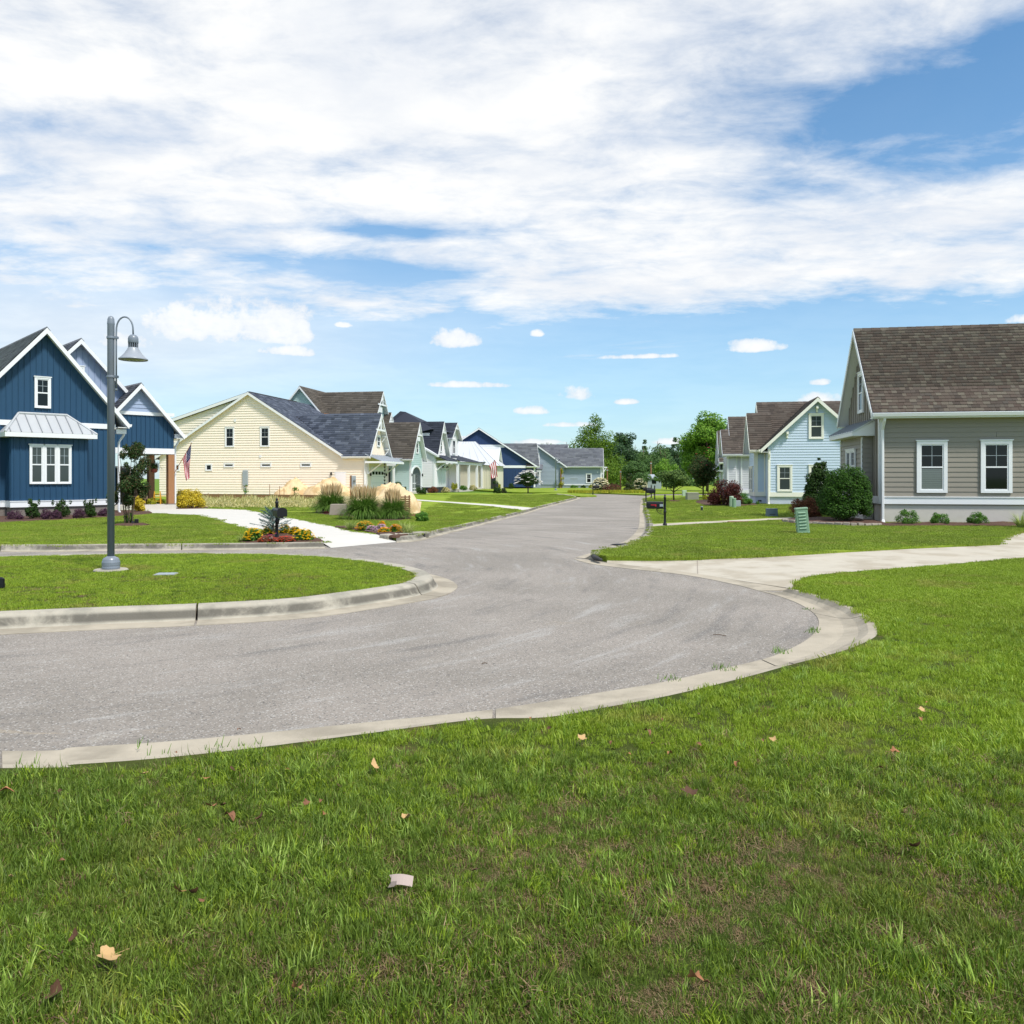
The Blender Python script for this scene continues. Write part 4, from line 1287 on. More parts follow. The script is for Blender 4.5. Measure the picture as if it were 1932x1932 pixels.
# the wing's near slope runs back to a valley on the main roof
e0, e1 = Vector((-7.55, 2.481, 7.05)), Vector((-7.55, -.348, 3.38))
H.part('valley_roof', MB().prism([(-1.95, -.348, 3.375), (-1.95, 2.481, 7.045), (-7.45, 2.481, 7.045)], [(-1.95, -.348, 3.32), (-1.95, 2.481, 6.99), (-7.45, 2.481, 6.99)]), M['roof_deck'], W_['roof'])
shingle_plane(H, W_['roof'], (-7.55, -.348, 3.381), (1, 0, 0), (e0 - e1).normalized(), 8.0, (e0 - e1).length, M['shingle_slate'], .21, .5, xmin=lambda s: 5.55 * (1 - s / 4.63))
H.part('ridge_cap', MB().prism([(-7.4, 2.35, 6.9), (-7.4, 2.48, 7.09), (-7.4, 2.61, 6.9)], [(-1.5, 2.35, 6.9), (-1.5, 2.48, 7.09), (-1.5, 2.61, 6.9)]), M['shingle_slate'], W_['roof'])
lap_boards(H, [(-2.0, .25), (0, .25), (0, 3.2), (-2.0, 3.2)], F, .205, ys, lift=.044)
RF = face_map('R', 0)
lap_boards(H, [(0.0, .25), (4.96, .25), (4.96, 2.85), (0.0, 2.85)], RF, .205, ys)
H.part('corner_board', MB().box(-.16, 0, 0, .04, 0, 3.3, F).box(0, .16, 0, .04, 0, 3.3, RF), M['white'])
H.part('foundation', MB().box(-18.6, .02, -.03, 4.9, -.1, .25), M['stucco'])
# shed dormer side wall and roof on the left
H.part('dormer_wall', MB().prism([(-10.3, .05, 8.55), (-17.9, .05, 6.2), (-18.3, .05, 3.6)], [(-10.3, 9, 8.55), (-17.9, 9, 6.2), (-18.3, 9, 3.6)]), ys)
lap_boards(H, [(-10.3, 8.55), (-17.9, 6.2), (-18.3, 3.6)], face_map('F', .05), .205, ys, lift=.044)
H.part('dormer_roof', MB().prism([(-10.2, -.2, 8.85), (-18.3, -.2, 6.35), (-18.3, -.2, 6.15), (-10.2, -.2, 8.62)], [(-10.2, 9, 8.85), (-18.3, 9, 6.35), (-18.3, 9, 6.15), (-10.2, 9, 8.62)]), M['roof_deck'])
H.part('rake_board', MB().prism([(-10.25, -.24, 8.80), (-18.32, -.24, 6.31), (-18.32, -.24, 6.07), (-10.25, -.24, 8.56)], [(-10.25, -.2, 8.80), (-18.32, -.2, 6.31), (-18.32, -.2, 6.07), (-10.25, -.2, 8.56)]), M['white'])
for s0, s1, z0, z1 in ((-12.48, -11.63, 4.19, 5.87), (-9.3, -8.44, 4.19, 5.87)):
    window(H, F, s0, s1, z0, z1, cas=.1)
for s0, s1, z0, z1 in ((-14.28, -13.65, 2.19, 2.79), (-17.26, -16.65, 2.19, 2.79), (-12.6, -11.65, 2.49, 2.85), (-9.26, -8.28, 2.49, 2.85), (-5.72, -4.74, 2.49, 2.85)):
    window(H, F, s0, s1, z0, z1, style='one', cas=.09, sill=False)
dr_ = band(H, F, -2.74, -1.71, .1, 2.15, name='door', d=.03)
H.part('door_panel', MB().box(-2.64, -1.81, .03, .045, .12, 2.06, F), M['white_siding'], dr_)
H.part('meter_cabinet', MB().box(-10.84, -10.38, .0, .16, .95, 2.22, F), M['util_gray'], bevel=.02)
H.part('conduit', MB().tube([F(-10.72, .08, .95), F(-10.72, .08, .72), F(-10.62, .08, .7), F(-10.6, .08, .1)], .05, 6), M['util_gray'])
for s, z in ((-11.56, 6.43), (-9.28, 3.4)):
    H.part('wall_vent', MB().box(s - .1, s + .1, 0, .08, z - .1, z + .1, F), M['white'])
wall_lamp(H, F(-3.0, .1, 1.8))
downspout(H, -.1, -.03, 3.35, .1)
# street gable of the garage wing
battens(H, [(p[0], max(p[1], 3.5)) for p in W_['gable']], RF, .3, ys, w=.03)
window(H, RF, 2.49, 3.30, 4.25, 5.2, cas=.1)
truss(H, .36, 1.35, 3.6, 2.48, 5.55, 6.85)
for b, z in ((3.75, 5.1), (4.55, 4.0)):
    H.part('gable_bracket', MB().box(.02, .42, b - .08, b + .08, z, z + .14).tube([(.05, b, z - .42), (.38, b, z)], .05, 4), M['white'])
seam_roof(H, [(1.45, -.35, 2.98), (1.45, 5.4, 2.98), (.02, 5.4, 3.55), (.02, -.35, 3.55)], 10, 'metal_gray', 'awning_roof')
H.part('awning_fascia', MB().box(1.40, 1.5, -.37, 5.42, 2.80, 2.97).box(.02, 1.40, -.37, -.30, 2.80, 2.96), M['white'])
for b in (.25, 4.7):
    H.part('awning_brace', MB().tube([(.06, b, 1.95), (1.25, b, 2.82)], .06, 4).box(.02, .12, b - .06, b + .06, 1.9, 2.9), M['white'])
gd = H.part('garage_door', MB().box(1.10, 4.35, 0, .05, .05, 2.35, RF), M['white_siding'])
for k in range(4):
    H.part('door_light', MB().box(1.3 + k * .76, 1.86 + k * .76, .05, .058, 1.88, 2.14, RF), M['glass'], gd)
for k in range(1, 4):
    H.part('door_groove', MB().box(1.12, 4.33, .05, .053, .05 + k * .56, .065 + k * .56, RF), M['util_gray'], gd)
H.part('door_casing', MB().box(.98, 1.1, 0, .07, .05, 2.5, RF).box(4.35, 4.47, 0, .07, .05, 2.5, RF).box(1.1, 4.35, 0, .07, 2.35, 2.5, RF), M['white'])
wall_lamp(H, (.12, .75, 1.75))
wall_lamp(H, (.12, 4.7, 1.75))
ch = thing('rain_chain', 'dark rain chain of small cups hanging from the yellow house awning corner', 'rain chain', tuple(Matrix.Translation((-11.92, 67, 0)) @ Matrix.Rotation(TH, 4, 'Z') @ Vector((1.5, .2, 0))))
for k in range(9):
    MB().lathe([(.03, 0), (.09, .14), (.085, .15), (.02, .02)], 8, (0, 0, .5 + k * .27)).build('cup', M['dark_gray'], ch)
MB().tube([(0, 0, .4), (0, 0, 2.85)], .012, 4).build('chain', M['dark_gray'], ch)

# ================================================================== tall seafoam house behind the yellow one
H = House('tall_seafoam_house', 'tall pale green house with large bark brown roof rising behind the yellow house', (-11.92, 67), TH)
BG = block(H, -14.9, -7.6, 12.2, 24, 0, 6.0, 10.65, 'b', M['seafoam_siding'], M['shingle_bark'], oe=.35, orr=.35, slopes='r', ends=(1, 0), exposure=.25, tw=.6, gutter=False)
lap_boards(H, [(p[0], max(p[1], 6.0)) for p in BG['gable']], face_map('F', 12.2), .2, M['seafoam_siding'])
BM = block(H, -11.0, -4.35, 12.8, 18.4, 0, 6.2, 10.35, 'a', M['seafoam_siding'], M['shingle_bark'], oe=.35, orr=.45, slopes='l', ends=(0, 1), exposure=.25, tw=.6)
RF = face_map('R', -4.35)
lap_boards(H, [(p[0], max(p[1], 6.0)) for p in BM['gable']], RF, .2, M['seafoam_siding'])
truss(H, -4.0, 14.3, 16.9, 15.6, 8.9, 10.1)
H.part('gable_box', MB().box(-4.34, -4.0, 14.4, 15.6, 8.2, 8.75), M['white'])
block(H, -7.0, -4.0, 16.2, 18.4, 5.5, 6.4, 8.35, 'a', M['seafoam_siding'], M['shingle_bark'], oe=.3, orr=.4, slopes='l', ends=(0, 1), exposure=.25, tw=.6, gutter=False)
truss(H, -3.68, 16.7, 18.0, 17.3, 7.3, 8.1)
H.part('main_mass', MB().box(-14.9, -4.4, 18, 24, 0, 6.1), M['seafoam_siding'])
H.part('flashing_patch', MB().prism([(-8.7, 12.3, 7.7), (-7.0, 12.3, 7.55), (-7.0, 12.5, 7.55), (-8.7, 12.5, 7.7)], [(-8.9, 12.3, 8.0), (-8.2, 12.3, 7.9), (-8.2, 12.5, 7.9), (-8.9, 12.5, 8.0)]), M['wood_post'])
# dark hipped roof further back
H = House('dark_hip_house', 'dark roofed house whose sloping hip shows between the brown roofs', (-11.92, 67), TH)
hip = MB()
hip.add([(-9, 22, 5.0), (-.6, 22, 6.9), (-.4, 30, 6.9), (-9, 30, 5.0), (-5.2, 25.2, 9.15), (-4.7, 25.6, 9.1)], [(0, 1, 5, 4), (1, 2, 5), (2, 3, 4, 5), (3, 0, 4)])
H.part('roof', hip, M['shingle_black'])
H.part('wall', MB().box(-8.6, -1.0, 22.4, 29.6, 0, 6.5), M['white_siding'])

# ================================================================== seafoam arch cottage (left row)
H = House('arch_cottage', 'seafoam green cottage with steep brown roof and white arched entry', (-9.82, 78.46), TH, z=.2)
sf = M['seafoam_siding']
B = block(H, -9, 0, 0, 4.24, 0, 3.42, 7.05, 'a', sf, M['shingle_bark'], oe=.35, orr=.42, slopes='l', ends=(0, 1), exposure=.23, tw=.55)
RF = face_map('R', 0)
lap_boards(H, [(0, 2.75), (4.24, 2.75), (4.24, 3.70), (2.12, 6.88), (0, 3.70)], RF, .19, sf)
lap_boards(H, [(0.0, .4), (.62, .4), (.62, 2.75), (0.0, 2.75)], RF, .19, sf)
lap_boards(H, [(3.75, .4), (4.24, .4), (4.24, 2.75), (3.75, 2.75)], RF, .19, sf)
truss(H, .34, 1.5, 2.75, 2.12, 5.7, 6.9)
H.part('flower_box', MB().box(.05, .4, 1.4, 2.3, 5.2, 5.6), M['white'])
w = window(H, RF, 2.05, 2.85, 4.0, 5.1, cas=.1, glass='glass_mid')
H.part('arch_head', MB().prism([RF(2.05 + .4 - .4 * math.cos(math.pi * k / 8), 0, 5.1 + .28 * math.sin(math.pi * k / 8)) for k in range(9)], [RF(2.05 + .4 - .4 * math.cos(math.pi * k / 8), .05, 5.1 + .28 * math.sin(math.pi * k / 8)) for k in range(9)]), M['white'], w)
arc = lambda r, d: [RF(2.18 - r * math.cos(math.pi * k / 12), d, 1.75 + r * .62 * math.sin(math.pi * k / 12)) for k in range(13)]
am = MB()
am.add(arc(1.75, .07) + arc(1.48, .07) + arc(1.75, 0) + arc(1.48, 0), [(k, k + 1, 14 + k, 13 + k) for k in range(12)] + [(26 + k, 27 + k, k + 1, k) for k in range(12)] + [(13 + k, 14 + k, 40 + k, 39 + k) for k in range(12)])
am.box(.43, .70, 0, .07, .2, 1.75, RF).box(3.66, 3.93, 0, .07, .2, 1.75, RF)
H.part('arch_trim', am, M['white'])
dk = arc(1.48, .012)
H.part('arch_opening', MB().add(dk + [RF(3.66, .012, .3), RF(.70, .012, .3)], [tuple(range(15))]), M['glass_mid'])
H.part('arch_door', MB().box(.9, 2.0, .013, .03, .3, 1.95, RF), M['glass_pale'])
H.part('arch_door_bars', MB().box(1.42, 1.48, .03, .04, .3, 1.95, RF).box(.9, 2.0, .03, .04, 1.05, 1.1, RF).box(.9, 2.0, .03, .04, .55, .6, RF), M['white'])
wall_lamp(H, (.1, .35, 1.75))
wall_lamp(H, (.1, 4.08, 1.75))
H.part('corner_board', MB().box(0, .2, 0, .05, .2, 3.6, face_map('F', 0)).box(0, .15, 0, .05, .2, 2.9, RF).box(4.09, 4.24, 0, .05, .2, 3.6, RF), M['white'])
lap_boards(H, [(-1.6, .4), (0, .4), (0, 3.2), (-1.6, 3.2)], face_map('F', 0), .19, sf)
seam_roof(H, [(-4.5, -3.4, 3.05), (-.3, -3.4, 3.05), (-.6, -.3, 3.5), (-4.5, -.3, 3.5)], 7, 'metal_gray', 'porch_roof')
H.part('porch_beam', MB().box(-4.5, -.35, -3.35, -3.15, 2.72, 2.98), M['white'])
for a in (-3.2, -1.8, -.5):
    H.part('porch_post', MB().box(a - .09, a + .09, -3.32, -3.14, .3, 2.72), M['white'])
H.part('porch_door', MB().box(-2.7, -1.9, 0, .05, .3, 2.5, face_map('F', 0)), M['dark_gray'])
H.part('stoop', MB().box(-4.5, 1.0, -3.4, 4.3, -.05, .3), M['stucco'])
o = thing('wreath', 'green wreath with red and white ribbon hanging on the arch cottage porch', 'wreath', tuple(Matrix.Translation((-9.82, 78.46, 0)) @ Matrix.Rotation(TH, 4, 'Z') @ Vector((-2.2, -3.42, 2.05))))
WREATH = o

# ================================================================== white house (left row)
H = House('white_black_roof_house', 'white lap sided house with near black steep roof on a black base', (-8.26, 87.92), TH, z=.2)
ws = M['white_siding']
B = block(H, -8.5, 0, 0, 4.6, .6, 4.0, 7.78, 'a', ws, M['shingle_black'], oe=.35, orr=.42, slopes='l', ends=(0, 1), exposure=.25, tw=.6)
RF = face_map('R', 0)
battens(H, [(0, 4.1), (4.6, 4.1), (4.6, 4.35), (2.3, 7.6), (0, 4.35)], RF, .3, ws, w=.04)
window(H, RF, 2.0, 2.75, 4.45, 5.9, cas=.1)
truss(H, .34, 1.7, 2.9, 2.3, 6.5, 7.6)
H.part('foundation', MB().box(-3.2, .05, -.5, 4.6, -.05, .6), M['black_base'])
# lean-to in front with its own rake
H.part('lean_to_wall', MB().prism([(-3.2, -.45, .6), (.05, -.45, .6), (.05, -.45, 4.1), (-1.2, -.45, 4.75), (-3.2, -.45, 4.75)], [(-3.2, .02, .6), (.05, .02, .6), (.05, .02, 4.1), (-1.2, .02, 4.75), (-3.2, .02, 4.75)]), ws)
lap_boards(H, [(-3.2, .6), (.05, .6), (.05, 4.05), (-1.2, 4.7), (-3.2, 4.7)], face_map('F', -.45), .17, ws)
H.part('lean_to_rake', MB().prism([(-1.3, -.75, 5.0), (.45, -.75, 4.05), (.45, -.75, 3.85), (-1.3, -.75, 4.8)], [(-1.3, .1, 5.0), (.45, .1, 4.05), (.45, .1, 3.85), (-1.3, .1, 4.8)]), M['white'])
H.part('corner_board', MB().box(-.1, .05, 0, .04, .6, 4.0, face_map('F', -.45)).box(0, .12, 0, .04, .6, 4.2, RF), M['white'])
ar = H.part('awning_roof', MB().prism([(1.3, .2, 3.50), (1.3, 4.6, 3.50), (.02, 4.6, 4.1), (.02, .2, 4.1)], [(1.3, .2, 3.40), (1.3, 4.6, 3.40), (.02, 4.6, 3.95), (.02, .2, 3.95)]), M['shingle_black'])
H.part('awning_fascia', MB().box(1.25, 1.35, .18, 4.62, 3.22, 3.41).box(.02, 1.25, .18, .26, 3.22, 3.44), M['white'], ar)
for b in (.4, 2.3, 4.3):
    H.part('awning_brace', MB().tube([(.05, b, 2.4), (1.1, b, 3.25)], .07, 4), M['white'])
for k in range(2):
    gd = H.part('garage_door', MB().box(.35 + k * 2.05, 2.2 + k * 2.05, 0, .06, .6, 2.7, RF), ws)
    for q in range(3):
        H.part('door_board', MB().box(.4 + k * 2.05 + q * .6, .96 + k * 2.05 + q * .6, .06, .075, .65, 2.65, RF), M['white'], gd)
    sc = thing('barn_lamp', ['black barn lamp over the near garage door of the white house', 'black barn lamp over the far garage door of the white house'][k], 'lamp', tuple(Matrix.Translation((-8.26, 87.92, 0)) @ Matrix.Rotation(TH, 4, 'Z') @ Vector((.06, 1.3 + k * 2.0, 2.75))), TH, 'barn lamps on the white house')
    MB().tube([(0, 0, .1), (.2, 0, .3), (.42, 0, .2)], .02, 6).build('arm', M['black'], sc)
    MB().lathe([(.04, .22), (.07, .12), (.26, 0), (.25, -.01)], 12, (.42, 0, 0)).build('shade', M['black'], sc)
    MB().box(0, .03, -.07, .07, .02, .18).build('wall_plate', M['black'], sc)

# ================================================================== white porch house (left row)
H = House('porch_house', 'white house with dormer and long front porch on square white posts', (-8.2, 98), TH)
B = block(H, -9, -.6, -2.0, 11, .3, 4.2, 7.0, 'b', ws, M['shingle_black'], oe=.3, orr=.3, slopes='r', ends=(1, 0), exposure=.3, tw=.7)
D = block(H, -5, -.5, 4.7, 9.3, .3, 6.6, 8.65, 'a', ws, M['shingle_black'], oe=.35, orr=.5, slopes='l', ends=(0, 1), exposure=.3, tw=.7)
RF = face_map('R', -.5)
window(H, RF, 6.2, 7.7, 4.6, 6.5, cas=.14)
truss(H, -.1, 6.0, 8.0, 7.0, 7.8, 8.55)
seam_roof(H, [(2.5, -2.2, 3.60), (2.5, 11, 3.60), (-.5, 11, 4.45), (-.5, -2.2, 4.45)], 0, 'shingle_black', 'porch_roof')
H.part('porch_beam', MB().box(2.05, 2.3, -2, 11, 3.2, 3.52).box(-.5, 2.05, -2, -1.8, 3.2, 3.9), M['white'])
for b in (-1.8, 3.96, 8.5):
    H.part('porch_post', MB().box(2.06, 2.32, b - .14, b + .14, .3, 3.2), M['white'])
H.part('porch_floor', MB().box(-.6, 2.4, -2.1, 11, -.05, .32), M['stucco'])
LB_ = face_map('R', -.6)
window(H, LB_, .4, 1.6, 1.2, 2.8, cas=.14)
H.part('front_door', MB().box(2.4, 3.4, 0, .06, .32, 2.6, LB_), M['cream_siding'])
H.part('entry_panel', MB().box(-2.4, -.7, 0, .06, .32, 3.1, LB_), M['cream_siding'])
window(H, LB_, -.4, .3, 1.4, 2.7, cas=.1)

# ================================================================== metal roofed cottage (left row)
H = House('metal_roof_cottage', 'cream cottage with white standing seam metal roof and flared porch', (-7.0, 106), TH)
cs_ = M['cream_siding']
B = block(H, -6, 0, 8.9, 13.3, .2, 5.0, 7.55, 'a', cs_, None, oe=.3, orr=.4, slopes='', ends=(0, 1), deck_m=M['metal_white'])
for k in range(13):
    x = -6.3 + k * .56
    H.part('seam', MB().prism([(x, 8.6, 4.75), (x + .04, 8.6, 4.75), (x + .04, 8.6, 4.80), (x, 8.6, 4.80)], [(x, 11.1, 7.57), (x + .04, 11.1, 7.57), (x + .04, 11.1, 7.62), (x, 11.1, 7.62)]), M['metal_gray'], B['roof'])
seam_roof(H, [(2.7, 4.2, 3.78), (2.7, 13.6, 3.78), (.1, 13.6, 4.95), (.1, 8.4, 4.95)], 12, 'metal_white', 'porch_roof')
seam_roof(H, [(-6, 4.2, 3.78), (2.7, 4.2, 3.78), (.1, 8.6, 4.95), (-6, 8.6, 4.95)], 10, 'metal_white', 'porch_roof')
H.part('porch_beam', MB().box(2.0, 2.3, 4.5, 13.4, 3.35, 3.72).box(-6, 2.0, 4.5, 4.75, 3.35, 3.72), M['white'])
for b in (4.7, 7.58, 9.93, 13.0):
    H.part('porch_post', MB().box(2.02, 2.28, b - .13, b + .13, .2, 3.35), M['white'])
H.part('porch_floor', MB().box(-6, 2.4, 4.4, 13.4, -.05, .22), M['stucco'])
H.part('wall', MB().box(-6, 0, 5.2, 8.9, .2, 3.9), cs_)
H.part('window_band', MB().box(.0, .05, 6.2, 8.0, .9, 2.6), M['glass_mid'])
# flat hip and small gable further on
H = House('cream_garage', 'cream sided garage with white metal hip roof beside the dark navy house', (-3.95, 110), TH)
hp = MB()
hp.add([(-8.3, 0, 3.9), (2.4, 0, 3.2), (2.4, 4.6, 3.2), (-8.3, 4.6, 3.9), (-1.5, 2.3, 6.6), (-4.1, 2.3, 6.6)], [(0, 1, 4, 5), (1, 2, 4), (2, 3, 5, 4), (3, 0, 5)])
rf = H.part('roof', hp, M['metal_white'])
for k in range(9):
    t0 = k / 8
    lo_ = Vector((-8.3, 0, 3.9)).lerp(Vector((2.4, 0, 3.2)), t0)
    hi_ = Vector((-4.1, 2.3, 6.6)).lerp(Vector((-1.5, 2.3, 6.6)), t0)
    H.part('seam', MB().tube([lo_, hi_], .035, 4), M['metal_gray'], rf)
H.part('wall', MB().box(-8, 2.0, .3, 4.4, 0, 3.3), cs_)
battens(H, [(-1, .2), (2.0, .2), (2.0, 3.1), (-1, 3.1)], face_map('F', .3), .35, cs_, w=.05)
block(H, -1.3, 1.5, 1.4, 4.2, 3.0, 3.6, 5.75, 'a', cs_, None, oe=.3, orr=.4, slopes='', ends=(0, 1), deck_m=M['metal_white'])
H.part('side_door', MB().box(1.1, 1.75, 0, .06, .1, 2.4, face_map('F', .3)), M['dark_gray'])

# ================================================================== navy house and blue gray house at the street end
H = House('navy_house', 'dark navy house with gray roof and white bands far along the left row', (3.3, 115.5), R(5.7))
nv = M['dark_navy']
B = block(H, -16, 0, 0, 9, .3, 3.2, 8.6, 'b', nv, M['shingle_gray'], oe=.35, orr=.4, slopes='r', ends=(1, 0), exposure=.3, tw=.7, gutter=False)
F = face_map('F', 0)
H.part('belly_band', MB().box(-11.6, -4.4, 0, .06, 5.85, 6.25, F), M['white'])
H.part('belly_band', MB().box(-14, 0, 0, .06, 3.0, 3.35, F), M['white'])
H.part('corner_board', MB().box(-.25, 0, 0, .07, .3, 3.0, F), M['white'])
battens(H, [(-11.4, 6.25), (-4.6, 6.25), (-8, 8.3)], F, .4, nv, w=.05)
battens(H, [(-9, .4), (-.3, .4), (-.3, 2.95), (-9, 2.95)], F, .4, nv, w=.05)
Wn = block(H, -.9, .15, .002, 4.96, .3, 3.25, 6.55, 'a', nv, M['shingle_gray'], oe=.35, orr=.4, slopes='', ends=(0, 1), exposure=.3, tw=.7)
n0, n1 = Vector((-4.9, 2.481, 6.55)), Vector((-4.9, -.348, 3.25))
H.part('valley_roof', MB().prism([(-.9, -.348, 3.245), (-.9, 2.481, 6.545), (-4.85, 2.481, 6.545)], [(-.9, -.348, 3.19), (-.9, 2.481, 6.49), (-4.85, 2.481, 6.49)]), M['roof_deck'], Wn['roof'])
shingle_plane(H, Wn['roof'], (-4.9, -.348, 3.251), (1, 0, 0), (n0 - n1).normalized(), 5.45, (n0 - n1).length, M['shingle_gray'], .3, .7, xmin=lambda s: 4.6 * (1 - s / 4.35))

H = House('blue_gray_house', 'blue gray lap sided house with charcoal roof facing us at the street end', (7.32, 122), TH * .5)
H.root.scale = (1.22, 1.22, 1.13)
st = M['steel_siding']
B = block(H, 0, 4.95, 0, 5.2, .45, 2.95, 5.4, 'a', st, M['shingle_gray'], oe=.35, orr=.2, slopes='l', ends=(0, 1), exposure=.28, tw=.6)
F = face_map('F', 0)
lap_boards(H, [(0, .6), (4.85, .6), (4.85, 2.85), (0, 2.85)], F, .17, st)
H.part('foundation', MB().box(0, 4.9, .02, 5, -.05, .45), M['util_gray'])
H.part('water_table', MB().box(0, 4.9, 0, .05, .45, .6, F).box(4.75, 4.95, 0, .06, .45, 2.9, F), M['white'])
window(H, F, 3.0, 3.72, .72, 2.0, cas=.11)
H.part('wall_vent', MB().box(4.35, 4.5, 0, .06, 2.1, 2.25, F), M['white'])
H.part('wall_plaque', MB().box(1.15, 2.0, 0, .03, 1.22, 1.45, F), M['util_gray'])
H.part('eave_bracket', MB().tube([(4.97, .6, 1.9), (5.5, .6, 2.75)], .08, 4).box(4.96, 5.6, .5, .7, 2.72, 2.88), M['white'])
H.part('porch_post', MB().box(5.05, 5.2, .2, .35, .2, 2.75), M['white'])
B = block(H, -6.6, .35, -.4, 7, .45, 2.95, 5.95, 'b', st, M['shingle_gray'], oe=.35, orr=.35, slopes='r', ends=(1, 0), exposure=.28, tw=.6, gutter=False)
F = face_map('F', -.4)
lap_boards(H, [(p[0], max(p[1], .6)) for p in B['gable']], F, .17, st)
H.part('foundation', MB().box(-6.5, .3, -.35, 5, -.05, .45), M['util_gray'])
H.part('trellis_post', MB().box(-.08, .06, -.62, -.5, .1, 2.7), M['wood_post'])
window(H, F, -3.4, -2.6, 3.2, 4.7, cas=.12)
block(H, -3.2, .4, 5.5, 9.5, .45, 4.2, 6.15, 'a', st, M['shingle_gray'], oe=.3, orr=.3, slopes='l', ends=(0, 1), exposure=.28, tw=.6)
# small porch on its left
H.part('porch_roof', MB().prism([(-6.0, -2.2, 2.9), (-2.2, -2.2, 2.55), (-2.2, -2.2, 2.45), (-6.0, -2.2, 2.8)], [(-6.0, -.4, 3.5), (-2.2, -.4, 3.2), (-2.2, -.4, 3.1), (-6.0, -.4, 3.4)]), M['shingle_gray'])
H.part('porch_beam', MB().box(-6.0, -2.3, -2.15, -2.0, 2.2, 2.45), M['white'])
for a in (-4.4, -3.4, -2.5):
    H.part('porch_post', MB().box(a - .1, a + .1, -2.15, -1.95, .2, 2.2), M['white'])
H.part('porch_steps', MB().box(-4.4, -2.4, -2.6, -.4, 0, .55).box(-4.3, -2.5, -3.0, -2.6, 0, .28), M['util_gray'])


# ================================================================== vegetation kit
def leaf_cloud(clumps, n, leaf, aspect=.5, up=.35, shell=.55, fold=.18, rg=rng):
    c = np.asarray(clumps, float)
    wgt = c[:, 3] * c[:, 4] + c[:, 4] * c[:, 5] + c[:, 3] * c[:, 5]
    k = rg.choice(len(c), n, p=wgt / wgt.sum())
    d = rg.normal(size=(n, 3))
    d /= np.linalg.norm(d, axis=1)[:, None]
    rad = shell + (1 - shell) * rg.random(n) ** .7
    p = c[k, :3] + d * c[k, 3:] * rad[:, None]
    nrm = d + rg.normal(size=(n, 3)) * .55 + np.array([0, 0, up])
    nrm /= np.linalg.norm(nrm, axis=1)[:, None]
    t = np.cross(nrm, rg.normal(size=(n, 3)))
    t /= np.linalg.norm(t, axis=1)[:, None] + 1e-9
    s = np.cross(nrm, t)
    L_ = leaf * rg.uniform(.65, 1.35, n)[:, None]
    v = np.stack([p - t * L_ * .5, p + s * L_ * aspect * .5 - nrm * L_ * fold, p + t * L_ * .5, p - s * L_ * aspect * .5 - nrm * L_ * fold], 1).reshape(-1, 3)
    return v, np.arange(n * 4).reshape(-1, 4)


def dome(w, h, k, rough=.36, base=.0, rg=rng, top=1.0):
    """Clumps over a rounded bush, width w, height h."""
    out = []
    for i in range(k):
        t = rg.uniform(0, 2 * math.pi)
        u = rg.random()
        e = math.asin(min(1, u))
        r = w / 2 * (1 - rough) * math.cos(e) ** .7
        if i % 4 == 0:
            e = rg.uniform(0, .25)
            r = w / 2 * (1 - rough * .9)
        z = base + (h - base) * (.17 + .66 * math.sin(e) * top)
        q = w * rough * rg.uniform(.34, .60)
        out.append((r * math.cos(t), r * math.sin(t), z, q, q, min(q, (h - base) * .24)))
    out.append((0, 0, base + (h - base) * .44, w * .38, w * .38, (h - base) * .43))
    return out


def ball(w, h, k, rough=.34, z0=0.0, rg=rng, squash=1.0):
    """Clumps round an ellipsoid crown that starts at height z0."""
    out = []
    for i in range(k):
        d = rg.normal(size=3)
        d /= np.linalg.norm(d)
        f = rg.uniform(.45, .95)
        q = rg.uniform(.6, 1.15) * rough
        out.append((d[0] * w / 2 * (1 - rough * .7) * f, d[1] * w / 2 * (1 - rough * .7) * f, z0 + h / 2 + d[2] * h / 2 * (1 - rough * .7) * f, w / 2 * q, w / 2 * q, h / 2 * q * .8 * squash))
    return out


def cone(w, h, k, rough=.3, z0=0.0, rg=rng, power=.8):
    out = []
    for i in range(k):
        u = rg.random() ** 1.25
        r = w / 2 * (1 - u) ** power * rg.uniform(.25, .8)
        t = rg.uniform(0, 2 * math.pi)
        q = w / 2 * rough * (.45 + .8 * (1 - u)) * rg.uniform(.7, 1.2)
        out.append((r * math.cos(t), r * math.sin(t), z0 + h * (.06 + .88 * u), q, q, q * .75))
    return out


def limbs(parent, h, r, n, spread, material, start=.3, rg=rng, lean=0.0, name='trunk'):
    mb = MB()
    top = Vector((lean, 0, h))
    pts = [Vector((rg.normal() * .03 * i + lean * (i / 4) ** 2, rg.normal() * .03 * i, h * i / 4)) for i in range(5)]
    mb.tube(pts, [r, r * .85, r * .65, r * .42, r * .15], 8)
    for i in range(n):
        t = rg.uniform(start, .88)
        b = pts[int(t * 4)].lerp(pts[min(4, int(t * 4) + 1)], t * 4 % 1)
        a = rg.uniform(0, 2 * math.pi)
        ln = spread * rg.uniform(.55, 1.0) * (1.15 - t * .5)
        e = b + Vector((math.cos(a) * ln, math.sin(a) * ln, ln * rg.uniform(.35, .8)))
        m_ = b.lerp(e, .5) + Vector((0, 0, ln * .08))
        rr = r * (1 - t) * .55 + .008
        mb.tube([b, m_, e], [rr, rr * .7, rr * .25], 6, cap=False)
    return mb.build(name, material, parent, smooth=True)


